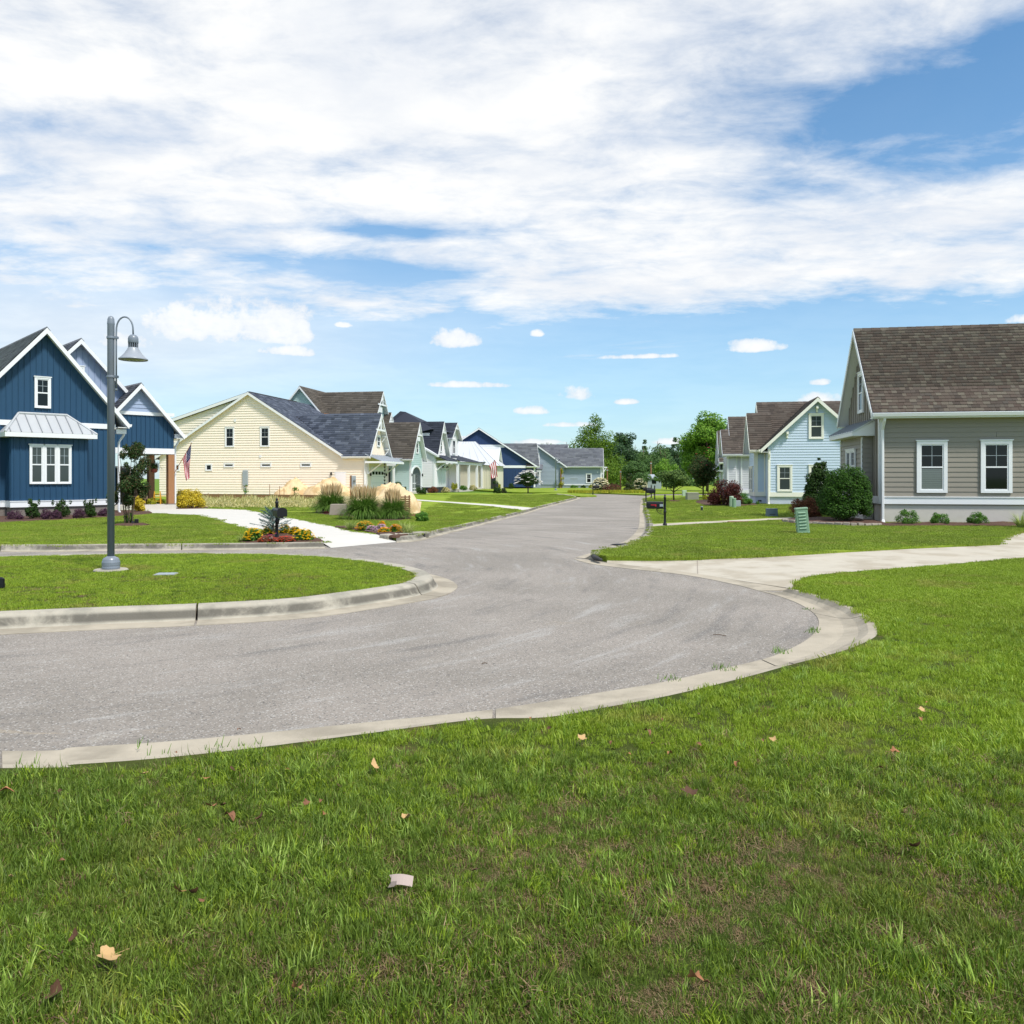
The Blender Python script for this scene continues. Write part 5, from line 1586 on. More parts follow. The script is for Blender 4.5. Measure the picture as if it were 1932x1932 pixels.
def plant(name, label, cat, pxl, pxr, top, base, leafmat, n, leaf, k=22, shape='dome', group=None, z=LAWN, rough=.36, stems=4, depth=1.0, bm='bark', up=.35, aspect=.5, at=None, part='crown', shell=.55):
    """A bush measured on the photograph: left/right/top/base pixels at its foot's distance."""
    foot = at or gp((pxl + pxr) / 2, base, z)
    sc = foot[1] / 2400
    w, h = (pxr - pxl) * sc, (base - top) * sc
    o = thing(name, label, cat, foot, rng.uniform(0, 6.28), group)
    cl = dome(w, h, k, rough) if shape == 'dome' else (ball(w, h, k, rough) if shape == 'ball' else cone(w, h, k, rough))
    for i in range(k // 3):                   # loose sprigs that break the outline
        c_ = cl[rng.integers(len(cl) - 1)]
        f = rng.uniform(1.0, 1.16)
        q_ = w * rng.uniform(.04, .08)
        cl.append((c_[0] * f, c_[1] * f, c_[2] * rng.uniform(1.0, 1.14) + q_ * .5, q_, q_, q_ * 1.3))
    if part:
        v, q = leaf_cloud(cl, n, leaf, aspect, up, shell)
        v[:, 2] = np.maximum(v[:, 2], .01)
        np_mesh(part, v, q, leafmat, o)
    if stems:
        mb = MB()
        for i in range(stems):
            a = 2 * math.pi * i / stems + rng.random()
            mb.tube([(.05 * w * math.cos(a), .05 * w * math.sin(a), 0), (.14 * w * math.cos(a), .14 * w * math.sin(a), h * .3), (.26 * w * math.cos(a + .3), .26 * w * math.sin(a + .3), h * .7)], [max(.012, w * .018), w * .013, .004], 5)
        mb.build('stem', M[bm], o)
    return o, w, h


def flowers(parent, pts, size, material, name='blossoms'):
    """Small blossom heads: crossed, cupped petals at each point."""
    V, Q = [], []
    for p in pts:
        s = size * rng.uniform(.7, 1.25)
        for e in range(3):
            a = e * math.pi / 3 + rng.random()
            c_, s_ = math.cos(a), math.sin(a)
            k = len(V)
            V += [(p[0] - c_ * s, p[1] - s_ * s, p[2] + s * .35), (p[0] + s_ * s * .5, p[1] - c_ * s * .5, p[2]), (p[0] + c_ * s, p[1] + s_ * s, p[2] + s * .35), (p[0] - s_ * s * .5, p[1] + c_ * s * .5, p[2] + s * .2)]
            Q.append((k, k + 1, k + 2, k + 3))
    o = np_mesh(name, V, Q, material, parent)
    o['kind'] = 'stuff'
    return o


def dome_points(w, h, n, lo=.35):
    out = []
    for i in range(n):
        t, e = rng.uniform(0, 2 * math.pi), math.asin(rng.uniform(lo, 1))
        out.append((w / 2 * math.cos(e) * math.cos(t), w / 2 * math.cos(e) * math.sin(t), h * (.12 + .88 * math.sin(e))))
    return out


def blades(parent, n, length, spread, width, material, droop=.6, name='blades', seg=5, z0=0.0, r0=.08, arch=(.1, .75, 1.5)):
    """Strap leaves that arch out from the middle; arch = (least lean, most lean at the foot, bend over the length)."""
    V, Q = [], []
    for i in range(n):
        a = rng.uniform(0, 2 * math.pi)
        ln = length * rng.uniform(.7, 1.15)
        f = rng.random()
        th = arch[0] + (arch[1] - arch[0]) * f
        bend = arch[2] * (.45 + .75 * f) * rng.uniform(.75, 1.2) * (.6 + droop * .6)
        rb = r0 * math.sqrt(rng.random())
        x = rb
        zz = z0
        ab = a + rng.normal() * .3
        sx, sy = -math.sin(a) * width / 2, math.cos(a) * width / 2
        k = len(V)
        for j in range(seg + 1):
            t = j / seg
            wv = 1 - t * .85
            px_, py2 = math.cos(ab) * rb + math.cos(a) * (x - rb), math.sin(ab) * rb + math.sin(a) * (x - rb)
            V += [(px_ - sx * wv, py2 - sy * wv, max(zz, .012 if z0 == 0 else -9)), (px_ + sx * wv, py2 + sy * wv, max(zz, .012 if z0 == 0 else -9))]
            ang = th + bend * t ** 1.3
            x += ln / seg * math.sin(ang)
            zz += ln / seg * math.cos(ang)
        for j in range(seg):
            Q.append((k + 2 * j, k + 2 * j + 1, k + 2 * j + 3, k + 2 * j + 2))
    return np_mesh(name, V, Q, material, parent)


BEDS = []


def mulch_bed(name, pts, hgt=.05, z=LAWN, label=None):
    """A raised mulch bed: outline points on the ground, crowned in the middle, rough surface."""
    pts = [Vector(p) for p in smooth_line(pts, 5, True)]
    BEDS.append([(p.x, p.y) for p in pts])
    c = sum(pts, Vector()) / len(pts)
    mb = MB()
    n = len(pts)
    vs, fs = [], []
    for ring, (f, zz) in enumerate(((1.0, -.02), (.985, .02), (.8, hgt * .8), (.5, hgt), (.22, hgt * 1.05))):
        for p in pts:
            q = c + (p - c) * f
            vs.append((q.x + rng.normal() * .008, q.y + rng.normal() * .008, p.z + zz + abs(rng.normal()) * .012 * (ring > 0)))
    vs.append((c.x, c.y, pts[0].z + hgt))
    for r in range(4):
        for i in range(n):
            fs.append((r * n + i, r * n + (i + 1) % n, (r + 1) * n + (i + 1) % n, (r + 1) * n + i))
    for i in range(n):
        fs.append((4 * n + i, 4 * n + (i + 1) % n, 5 * n))
    mb.add(vs, fs)
    o = mb.build(name, M['mulch'])
    o['kind'] = 'stuff'
    return o


def ring_bed(px, py, wpx, hpx=None):
    x, y, z = gp(px, py, LAWN)
    r = wpx / 2 * y / 2400
    mulch_bed('mulch', [(x + r * math.cos(t * math.pi / 4) * rng.uniform(.93, 1.07), y + r * .9 * math.sin(t * math.pi / 4) * rng.uniform(.93, 1.07), LAWN) for t in range(8)], .06)


# ------------------------------------------------------------------ right side bushes
o, w, h = plant('round_evergreen_bush', 'big round dark green evergreen bush at the gray house corner', 'bush', 2400, 2554, 1346, 1530, L['holly'], 27000, .06, 70, group=None, rough=.30, stems=5)
o, w, h = plant('camellia_bush', 'tall loose dark green bush against the pale blue house wall', 'bush', 2349, 2450, 1352, 1503, L['dark'], 12000, .085, 40, shape='dome', rough=.34)
v, q = leaf_cloud(cone(w * .42, h * .2, 8, .5, h * .88), 600, .08)
np_mesh('crown_tip', v, q, L['dark'], o)
plant('rusty_barberry', 'low rusty brown twiggy bush behind the louvered green pedestal', 'bush', 2308, 2408, 1455, 1517, L['rust'], 5200, .055, 26, rough=.36, stems=9)
for px0, px1, t, b, s in ((2621, 2695, 1492, 1538, 'small clipped boxwood under the left window of the gray house'), (2726, 2782, 1498, 1538, 'smallest clipped boxwood between the two gray house windows'),
                          (2833, 2896, 1498, 1538, 'small boxwood under the right window of the gray house')):
    plant('boxwood', s, 'shrub', px0, px1, t, b, L['box'], 3200, .034, 26, group='boxwoods along the gray house wall', rough=.26)
o = thing('spiky_daylily', 'clump of arching yellow green strap leaves by the gray house at the driveway', 'plant', gp(2990, 1546, LAWN))
blades(o, 130, .55, .42, .022, L['liriope'], .75)
mulch_bed('mulch', [gp(2305, 1532, LAWN), gp(2420, 1536, LAWN), gp(2574, 1538, LAWN), gp(2585, 1530, LAWN), gp(2480, 1518, LAWN), gp(2330, 1518, LAWN)], .06)
mulch_bed('mulch', [gp(2590, 1541, LAWN), gp(2800, 1541, LAWN), gp(3000, 1542, LAWN), gp(3000, 1534, LAWN), gp(2800, 1533, LAWN), gp(2590, 1533, LAWN)], .04)
ed = thing('stone_edging', 'row of low gray edging stones round the mulch bed beside the gray house', 'edging', gp(2440, 1536, LAWN))
ex = gp(2440, 1536, LAWN)
edge = smooth_line([gp(2300, 1524, LAWN), gp(2303, 1530, LAWN), gp(2350, 1534, LAWN), gp(2400, 1536, LAWN), gp(2470, 1540, LAWN), gp(2530, 1541, LAWN), gp(2578, 1539, LAWN)], 3)
for i in range(len(edge) - 1):
    a, b = edge[i], edge[i + 1]
    d = b - a
    if d.length < .12:
        continue
    mb = MB()
    n_ = d.normalized()
    s_ = Vector((-n_.y, n_.x, 0)) * .09
    h_ = random.uniform(.07, .11)
    q0, q1 = a + n_ * .012, b - n_ * .012
    off = Vector(ex)
    mb.prism([q0 - s_ - off, q0 + s_ - off, q0 + s_ * .85 + Vector((0, 0, h_)) - off, q0 - s_ * .85 + Vector((0, 0, h_)) - off],
             [q1 - s_ - off, q1 + s_ - off, q1 + s_ * .85 + Vector((0, 0, h_ * .94)) - off, q1 - s_ * .85 + Vector((0, 0, h_ * .94)) - off])
    mb.build('edging_stone', M['stone'], ed, bevel=.015)

plant('burgundy_maple', 'wide burgundy leaved japanese maple in front of the lilac house', 'shrub', 2071, 2177, 1394, 1482, L['burgundy'], 7000, .085, 34, rough=.32, stems=5)
plant('rounded_hedge', 'low rounded dark green hedge at the pale blue house corner', 'hedge', 2145, 2203, 1444, 1479, L['box'], 5000, .05, 26, rough=.3)
plant('golden_shrub', 'small yellow green shrub beside the pale green utility pedestals', 'shrub', 2094, 2124, 1457, 1480, L['yellowgreen'], 1600, .05, 16, rough=.34)
plant('reddish_shrub', 'small reddish shrub left of the burgundy maple', 'shrub', 2072, 2098, 1445, 1468, L['pinkbush'], 1200, .06, 14)
plant('daylily_clump', 'small clump of green leaves with yellow flowers left of the burgundy maple', 'plant', 2055, 2076, 1449, 1465, L['yellowgreen'], 700, .07, 10)
mulch_bed('mulch', [gp(2040, 1468, LAWN), gp(2065, 1480, LAWN), gp(2120, 1482, LAWN), gp(2200, 1481, LAWN), gp(2210, 1476, LAWN), gp(2120, 1463, LAWN)], .05)
# small plants on the foundation of the pale blue house
plant('foundation_plant', 'little green plant against the pale blue house foundation vent', 'plant', 2213, 2227, 1468, 1478, L['box'], 300, .04, 8)

# ------------------------------------------------------------------ trees on the right
def tree(name, label, px, base, top, halfw, trunk_h, leafmat, n, leaf, k=30, shape='ball', z=LAWN, rough=.34, group=None, y=None, lean=0.0, cl=None, shell=.5, r=None):
    if y is None:
        foot = gp(px, base, z)
    else:
        foot = ((px - 1500) / 2400 * y, y, z)
    sc = foot[1] / 2400
    h = CAM_H + (1400 - top) * sc - z
    w = 2 * halfw * sc
    o = thing(name, label, 'tree', foot, rng.uniform(0, 6.28), group)
    th_ = trunk_h * h
    if cl is None:
        cl = ball(w, h - th_, k, rough, th_) if shape == 'ball' else cone(w, h - th_, k, rough, th_)
    v, q = leaf_cloud(cl, n, leaf, .55, .3, shell)
    np_mesh('crown', v, q, leafmat, o)
    limbs(o, th_ + (h - th_) * .8, r or max(.05, h * .018), 12, w * .4, M['bark'], max(.2, trunk_h * .8))
    return o


tree('magnolia_tree', 'small round dark green tree in a mulch ring on the right lawn', 1974, 1468, 1362, 59, .30, L['magnolia'], 6500, .11, 40, rough=.36, r=.055)
ring_bed(1975, 1469, 34)
o = tree('pink_crape_myrtle', 'reddish green crape myrtle with a few pink flowers behind the burgundy maple', 2060, 1442, 1322, 52, .12, L['myrtle'], 7000, .12, 34, y=62, rough=.4)
flowers(o, [(rng.normal() * .9, rng.normal() * .5, rng.uniform(2.4, 3.9)) for i in range(16)], .08, L['hotpink'])
tree('big_maple_tree', 'large bright green spreading tree behind the right row of houses', 2072, 1438, 1194, 108, .06, L['maple'], 26000, .27, 80, y=92, rough=.30)
tree('maple_tree', 'green tree top showing above the pale blue house roof', 2310, 1440, 1161, 70, .3, L['maple'], 5000, .24, 30, y=80, rough=.32)
tree('maple_tree', 'smaller green tree between the far wood and the large spreading tree', 1952, 1438, 1335, 46, .08, L['maple'], 5000, .2, 30, y=105, rough=.36)
tree('maple_tree', 'rounded mid green tree in front of the far dark wood', 1862, 1432, 1334, 46, .05, L['wood'], 5200, .22, 34, y=118, rough=.36)
tree('maple_tree', 'low rounded dark tree beside the thin utility pole', 1880, 1430, 1372, 30, .05, L['wood'], 2600, .2, 20, y=112, rough=.4)
# sycamore with open pyramidal crown behind the blue gray house
syc = cone(14.0, 11.3, 66, .34, 1.2, power=.85)
tree('sycamore_tree', 'tall open pyramidal light green tree above the blue gray house', 1742, 1430, 1220, 55, .2, L['sycamore'], 17000, .30, y=138, cl=syc, shell=.35)
tree('sycamore_tree', 'light green tree top just right of the blue gray house roof', 1792, 1430, 1310, 24, .2, L['sycamore'], 2400, .26, 18, y=137, rough=.4)
# far wood: separate trees from shared crowns
protos = []
for kk, (lm, shp, n) in enumerate(((L['wood'], 'ball', 2600), (L['pine'], 'cone', 2200), (L['wood'], 'ball', 2600), (L['pine'], 'ball', 2200))):
    t_ = thing(['forest_tree', 'pine_tree', 'forest_tree', 'pine_tree'][kk], 'tree', 'tree', (0, 0, 0))
    cl = ball(7, 9.0, 26, .36, .8) if shp == 'ball' else cone(6, 10.5, 26, .32, .8)
    if kk == 3:
        cl = ball(4.4, 5, 30, .42, 5.2) + ball(3.5, 4, 14, .42, 2.5)
    v, q = leaf_cloud(cl, n, .38, .6, .3, .5)
    np_mesh('crown', v, q, lm, t_)
    limbs(t_, 9.0, .2, 7, 2.2, M['bark'], .35)
    protos.append(t_)
spots = []
for i in range(17):
    spots.append((1570 + i * 40 + rng.normal() * 8, 200 + rng.normal() * 8, 1.0))
for i in range(15):
    spots.append((1600 + i * 42 + rng.normal() * 8, 172 + rng.normal() * 6, .92))
for i in range(8):
    spots.append((1780 + i * 34 + rng.normal() * 6, 148 + rng.normal() * 4, .66))
spots += [(1828, 186, 1.18), (1745, 190, 1.12), (1925, 196, 1.1), (1600, 150, .9), (1660, 150, .98), (1440, 160, .82)]
names = ['dense round tree', 'dark pointed pine', 'dense broad tree', 'bare stemmed pine']
used = [False] * 4
for i, (px, yy, s) in enumerate(spots):
    kk = [0, 2, 1, 0, 3, 2][i % 6] if px > 1690 else [0, 2][i % 2]
    loc = ((px - 1500) / 2400 * yy, yy, .05)
    s *= rng.uniform(.9, 1.1)
    if not used[kk]:
        t_ = protos[kk]
        t_.location, t_.rotation_euler, t_.scale = loc, (0, 0, rng.uniform(0, 6.28)), (s * 1.1, s * 1.1, s)
        used[kk] = True
    else:
        t_ = copy_tree(protos[kk], loc=loc, rz=rng.uniform(0, 6.28), scale=(s * 1.1, s * 1.1, s))
    place = ['behind the blue gray house', 'left of the tall sycamore', 'behind the cream hydrangea', 'behind the bronze shrub', 'above the mailbox pair', 'behind the spreading maple'][int(np.searchsorted([1640, 1755, 1825, 1885, 1975], px))]
    row = 'in front' if yy < 160 else ('in the middle row' if yy < 185 else 'at the back')
    tag(t_, names[kk] + ' of the far wood, ' + row + ', ' + place, 'tree', 'trees of the far wood')
und = thing('undergrowth', 'dark undergrowth along the foot of the far wood', 'undergrowth', (18, 146, 0))
und['kind'] = 'stuff'
cl = [(x, rng.normal() * 2, 1.1, 2.4, 1.6, 1.6) for x in np.arange(-12, 34, 1.6)]
v, q = leaf_cloud(cl, 6500, .4, .6)
np_mesh('foliage', v, q, L['wood'], und)['kind'] = 'stuff'

# street end planting
o, w, h = plant('white_hydrangea', 'rounded hydrangea covered in cream flower heads right of the blue gray house', 'shrub', 1766, 1816, 1398, 1440, L['dark'], 2200, .12, 20, at=(9.05, 84, LAWN))
flowers(o, dome_points(w, h, 130, .1), .2, L['cream_flower'])
o, w, h = plant('rose_bush', 'low dark red and green rose bush at the street end', 'shrub', 1758, 1828, 1415, 1442, L['pinkbush'], 2600, .1, 24, at=(9.9, 81.5, LAWN))
o, w, h = plant('upright_magnolia_shrub', 'upright dark bronze shrub right of the red rose bush', 'shrub', 1826, 1862, 1380, 1441, L['myrtle'], 2600, .12, 22, shape='cone', rough=.5, at=(11.7, 82, LAWN))
o, w, h = plant('white_crape_shrub', 'loose shrub with white blossoms left of the mailbox cluster', 'shrub', 1856, 1898, 1402, 1441, L['dark'], 1500, .12, 18, at=(13.2, 84.5, LAWN))
flowers(o, dome_points(w, h, 80, .1), .17, L['cream_flower'])
plant('lime_shrub', 'small lime green shrub at the street end bed', 'shrub', 1866, 1886, 1433, 1443, L['yellowgreen'], 500, .09, 10, at=(12.7, 80.5, LAWN))
bl = thing('border_grass', 'strip of yellow green border grass along the end of the street', 'grass', (9.5, 80.2, LAWN))
bl['kind'] = 'stuff'
V, Q = [], []
for i in range(1500):
    x, yv = rng.uniform(-4, 3.6), rng.normal() * .25
    yv += -.1 * x + .1
    a, hh = rng.uniform(0, 6.28), rng.uniform(.12, .34)
    k = len(V)
    V += [(x - .03, yv, 0), (x + .03, yv, 0), (x + math.cos(a) * .1 + .01, yv + math.sin(a) * .1, hh), (x + math.cos(a) * .1 - .01, yv + math.sin(a) * .1, hh)]
    Q.append((k, k + 1, k + 2, k + 3))
np_mesh('blades', V, Q, L['yellowgreen'], bl)['kind'] = 'stuff'
# bushes round the blue gray house and the porches of the left row
plant('climbing_vine', 'yellow green vine climbing the blue gray house corner post', 'vine', 1634, 1660, 1372, 1434, L['yellowgreen'], 700, .14, 14, shape='cone', at=(7.35, 120.6, LAWN), rough=.5)
for l, r_, t, b, lm, s in ((1668, 1698, 1426, 1436, 'box', 'low green shrub under the blue gray house wall plaque'), (1722, 1738, 1425, 1436, 'yellowgreen', 'small yellow shrub under the blue gray house window'),
                           (1700, 1716, 1428, 1437, 'dark', 'dark clipped shrub left of the blue gray house window')):
    plant('foundation_shrub', s, 'shrub', l, r_, t, b, L[lm], 500, .12, 10, at=((((l + r_) / 2) - 1500) / 2400 * 120.3, 120.3, LAWN))
o = tree('white_crape_myrtle', 'round dark green small tree with white blossoms on the left lawn', 1547, 1444, 1379, 42, .16, L['dark'], 4200, .13, 36, rough=.36, r=.07)
flowers(o, [(x * .95, y_, z_ + .5) for x, y_, z_ in dome_points(2.7, 1.7, 90, .1)], .19, L['white_flower'])
for l, r_, t, b, lm, s in ((1443, 1471, 1424, 1446, 'dark', 'dark round bush in front of the metal roofed cottage porch'), (1466, 1486, 1428, 1444, 'myrtle', 'small brownish bush right of the dark round bush'),
                           (1318, 1345, 1412, 1434, 'yellowgreen', 'yellow green bush at the near end of the long porch'), (1345, 1372, 1418, 1436, 'box', 'green bush under the long porch beside its second post'),
                           (1372, 1402, 1418, 1436, 'weeds', 'tan flowering bush below the long porch'), (1486, 1510, 1416, 1434, 'dark', 'dark hedge at the navy house wall'),
                           (1452, 1468, 1412, 1432, 'yellowgreen', 'spiky green potted palm beside the cream garage'), (1215, 1250, 1424, 1452, 'dark', 'dark shrub below the arched entry steps'),
                           (1250, 1290, 1430, 1450, 'rust', 'brown flowering bed below the black house base'), (1178, 1192, 1422, 1444, 'dark', 'dark potted shrub beside the arch cottage porch'),
                           (1290, 1320, 1432, 1450, 'weeds', 'dry bushy plant in front of the white house base')):
    yy = {1443: 78, 1466: 80, 1318: 95, 1345: 95, 1372: 95, 1486: 112, 1452: 104, 1215: 74, 1250: 80, 1178: 74, 1290: 82}[l]
    z_ = CAM_H + (1400 - b) * yy / 2400
    plant('porch_shrub', s, 'shrub', l, r_, t, b, L[lm], 800, .12, 12, at=(((l + r_) / 2 - 1500) / 2400 * yy, yy, max(z_, .12) - .03))

# ------------------------------------------------------------------ blue house planting
cm = thing('crape_myrtle', 'dark multi stemmed crape myrtle in a mulch ring beside the lamp post', 'tree', gp(377, 1537, LAWN), 0)
sc_ = 26.0 / 2400
cl = []
for i in range(42):
    u = rng.random()
    hz_ = .78 + 1.75 * u
    rr = (.66 - .40 * abs(u - .28) * 1.25) * math.sqrt(rng.random())
    t = rng.uniform(0, 6.28)
    q_ = rng.uniform(.10, .22)
    cl.append((rr * math.cos(t) + .06, rr * math.sin(t), hz_, q_, q_, q_ * 1.25))
v, q = leaf_cloud(cl, 10500, .066, .5, .3, .3)
np_mesh('crown', v, q, L['myrtle'], cm)
for a in range(5):
    t = a * 1.3
    MB().tube([(.10 * math.cos(t), .1 * math.sin(t), 0), (.15 * math.cos(t), .15 * math.sin(t), .5), (.26 * math.cos(t), .26 * math.sin(t), 1.3), (.36 * math.cos(t + .2), .36 * math.sin(t + .2), 2.2)], [.022, .018, .012, .005], 6).build('stem', M['bark'], cm)
v, q = leaf_cloud([(0, 0, .2, .16, .16, .22)], 420, .05)
np_mesh('basal_shoots', v, q, L['dark'], cm)
ring_bed(385, 1540, 100)
o = thing('garden_spotlight', 'small black garden spotlight at the crape myrtle mulch ring', 'spotlight', gp(400, 1539, LAWN), R(20))
MB().box(-.06, .06, -.05, .05, .06, .20).build('lamp_body', M['black'], o, bevel=.01)
MB().box(-.14, -.07, -.04, .04, .02, .13).build('transformer', M['dark_gray'], o)
MB().tube([(0, 0, -.03), (0, 0, .07)], .012, 5).build('stake', M['black'], o)
o = thing('garden_spotlight', 'small dark spotlight in the island grass at the left picture edge', 'spotlight', gp(1, 1727, .15), R(-60))
MB().lathe([(.02, 0), (.055, .03), (.05, .14), (.02, .16)], 10).build('lamp_body', M['black'], o)
MB().tube([(0, 0, -.05), (0, 0, .02)], .012, 5).build('stake', M['black'], o)

plant('gold_mound_shrub', 'wide bright golden yellow mounded shrub beside the cedar porch post', 'shrub', 503, 603, 1434, 1489, L['yellow'], 6500, .075, 40, rough=.34)
plant('gold_shrub', 'loose golden yellow shrub behind the crape myrtle', 'shrub', 388, 428, 1447, 1500, L['yellow'], 2200, .07, 20, rough=.4)
plant('lime_azalea', 'yellow green shrub in front of the wicker chair', 'shrub', 424, 458, 1457, 1491, L['yellowgreen'], 2000, .06, 18)
plant('lime_azalea', 'low green shrub left of the cedar porch post', 'shrub', 457, 489, 1463, 1488, L['yellowgreen'], 1600, .06, 18)
plant('lime_azalea', 'low green shrub between the post and the golden mound', 'shrub', 495, 526, 1466, 1488, L['box'], 1400, .06, 16)
for l, r_, t, b, s in ((75, 117, 1466, 1511, 'upright dark green shrub under the left side of the triple window'), (154, 208, 1463, 1506, 'widest spiky dark green shrub under the triple window'),
                       (243, 284, 1465, 1506, 'upright dark green shrub nearest the lamp post at the blue house')):
    b += 12
    o, w, h = plant('euonymus', s, 'shrub', l, r_, t, b, L['dark'], 1500, .06, 16, shape='dome', group='green shrubs along the blue house', rough=.34, depth=.6)
    v, q = leaf_cloud([(rng.normal() * w * .22, rng.normal() * w * .22, h * rng.uniform(.75, 1.0), w * .08, w * .08, h * .16) for i in range(6)], 300, .055)
    np_mesh('upright_shoots', v, q, L['dark'], o)
for l, r_, t, b, s in ((18, 68, 1494, 1517, 'low purple shrub at the left end of the blue house bed'), (118, 152, 1482, 1515, 'taller purple shrub below the triple window'),
                       (150, 182, 1490, 1515, 'low purple shrub touching the widest green shrub'), (212, 252, 1488, 1512, 'low purple shrub between the two right green shrubs'), (285, 318, 1486, 1506, 'purple shrub just left of the lamp post')):
    b += 8
    plant('loropetalum', s, 'shrub', l, r_, t, b, L['purple'], 1300, .045, 14, group='purple shrubs along the blue house', rough=.4)
plant('olive_shrub', 'gray green feathery shrub at the left picture edge by the blue house', 'shrub', -25, 22, 1442, 1508, L['myrtle'], 1600, .05, 20, shape='ball')
plant('red_tipped_bush', 'sparse red tipped bush half hidden behind the lamp post', 'bush', 278, 330, 1428, 1500, L['rust'], 1300, .05, 18, rough=.45, stems=8)
mulch_bed('mulch', [gp(-60, 1531, LAWN), gp(100, 1527, LAWN), gp(240, 1520, LAWN), gp(330, 1514, LAWN), gp(440, 1506, LAWN), gp(430, 1499, LAWN), gp(330, 1496, LAWN), gp(240, 1500, LAWN), gp(60, 1506, LAWN), gp(-60, 1508, LAWN)], .04)
mulch_bed('mulch', [gp(415, 1492, LAWN), gp(520, 1491, LAWN), gp(600, 1489.5, LAWN), gp(602, 1485, LAWN), gp(510, 1478, LAWN), gp(420, 1480, LAWN)], .05)
for k, (a, s) in enumerate(((6.35, 'fern in a hanging basket, left of the pair under the porch beam'), (7.0, 'fern in a hanging basket, nearest the cedar post'))):
    hb = thing('hanging_fern', s, 'hanging basket', in_blue(a, 4.9, 2.0), 0, 'hanging ferns on the blue house porch')
    MB().lathe([(.06, -.16), (.14, -.10), (.16, .02), (.15, .03)], 12).build('basket', M['tile_red' if k else 'dark_gray'], hb)
    blades(hb, 150, .46, .34, .04, L['myrtle'], 1.3, 'fronds', 5, 0.02, .1, (.1, 1.0, 1.8))
    for q_ in range(3):
        t = q_ * 2.1
        MB().tube([(.15 * math.cos(t), .15 * math.sin(t), .02), (0, 0, .5), (0, 0, .72)], .006, 4).build('hanger', M['dark_gray'], hb)

# ------------------------------------------------------------------ mailbox bed by the driveway
mulch_bed('mulch', [gp(702, 1590, LAWN), gp(820, 1589.5, LAWN), gp(942, 1588, LAWN), gp(925, 1578, LAWN), gp(880, 1566, LAWN), gp(790, 1562, LAWN), gp(730, 1574, LAWN)], .05)
sp_ = thing('blue_spruce', 'small blue green spruce with spreading branches behind the black mailbox', 'tree', gp(800, 1573, LAWN))
V, Q = [], []
MB().tube([(0, 0, 0), (.01, 0, .35), (-.05, 0, .68)], [.03, .02, .01], 6).build('trunk', M['bark'], sp_)
def needle_branch(p0, p1, r, n):
    d = (p1 - p0)
    for i in range(n):
        t = rng.random()
        b = p0.lerp(p1, t)
        u = Vector(rng.normal(size=3)).normalized() * r * (1.1 - .5 * t) + d.normalized() * r * .8
        s_ = Vector(rng.normal(size=3)).normalized() * .005
        k = len(V)
        V.extend([tuple(b - s_), tuple(b + s_), tuple(b + u + s_ * .4), tuple(b + u - s_ * .4)])
        Q.append((k, k + 1, k + 2, k + 3))
for i in range(34):
    t = .08 + .88 * (i / 34)
    a = i * 2.4
    ln = (.50 * (1 - t) + .10) * rng.uniform(.7, 1.1)
    p0 = Vector((-.05 * t, 0, .12 + .54 * t))
    p1 = p0 + Vector((math.cos(a) * ln, math.sin(a) * ln, ln * (.10 + .75 * t)))
    needle_branch(p0, p1, .045, 130)
np_mesh('needles', V, Q, L['spruce'], sp_)
def flower_clump(name, label, l, r_, t, b, fm, nf, fs, group, leafm='box', n=1500, leaf=.05):
    o, w, h = plant(name, label, 'flowers', l, r_, t, b, L[leafm], n, leaf, 20, group=group, rough=.3, stems=0)
    flowers(o, dome_points(w * 1.02, h * 1.04, nf, .1), fs, L[fm])
    return o
for l, r_, t, b, s in ((714, 768, 1548, 1588, 'mound of yellow daisies at the left of the mailbox bed'), (766, 816, 1540, 1572, 'yellow flower mound behind the spruce on the left'), (815, 852, 1537, 1568, 'tall yellow flowers right behind the mailbox post'),
                       (845, 884, 1545, 1572, 'yellow flower mound behind the largest one'), (858, 921, 1551, 1586, 'largest mound of yellow daisies at the right of the mailbox bed')):
    flower_clump('yellow_daisies', s, l, r_, t, b, 'yellow_flower', 120, .034, 'yellow flower mounds in the mailbox bed')
o = flower_clump('red_flower_strip', 'low red flowers along the front of the mailbox bed', 756, 812, 1571, 1590, 'red_flower', 85, .024, 'red flowers in the mailbox bed', 'rust', 900, .04)
flowers(o, [(rng.normal() * .12, rng.normal() * .1, rng.uniform(.12, .2)) for i in range(9)], .026, L['magenta'])
flowers(o, [(rng.normal() * .12, -.12 + rng.normal() * .05, rng.uniform(.06, .14)) for i in range(7)], .026, L['white_flower'])
flower_clump('red_flower_strip', 'red flowers right of the mailbox post, below the large daisies', 808, 864, 1571, 1589, 'red_flower', 85, .024, 'red flowers in the mailbox bed', 'rust', 900, .04)
o = thing('variegated_liriope', 'striped grassy plant at the left end of the mailbox bed', 'plant', gp(712, 1588, LAWN))
blades(o, 120, .24, .2, .014, L['liriope'], .8)
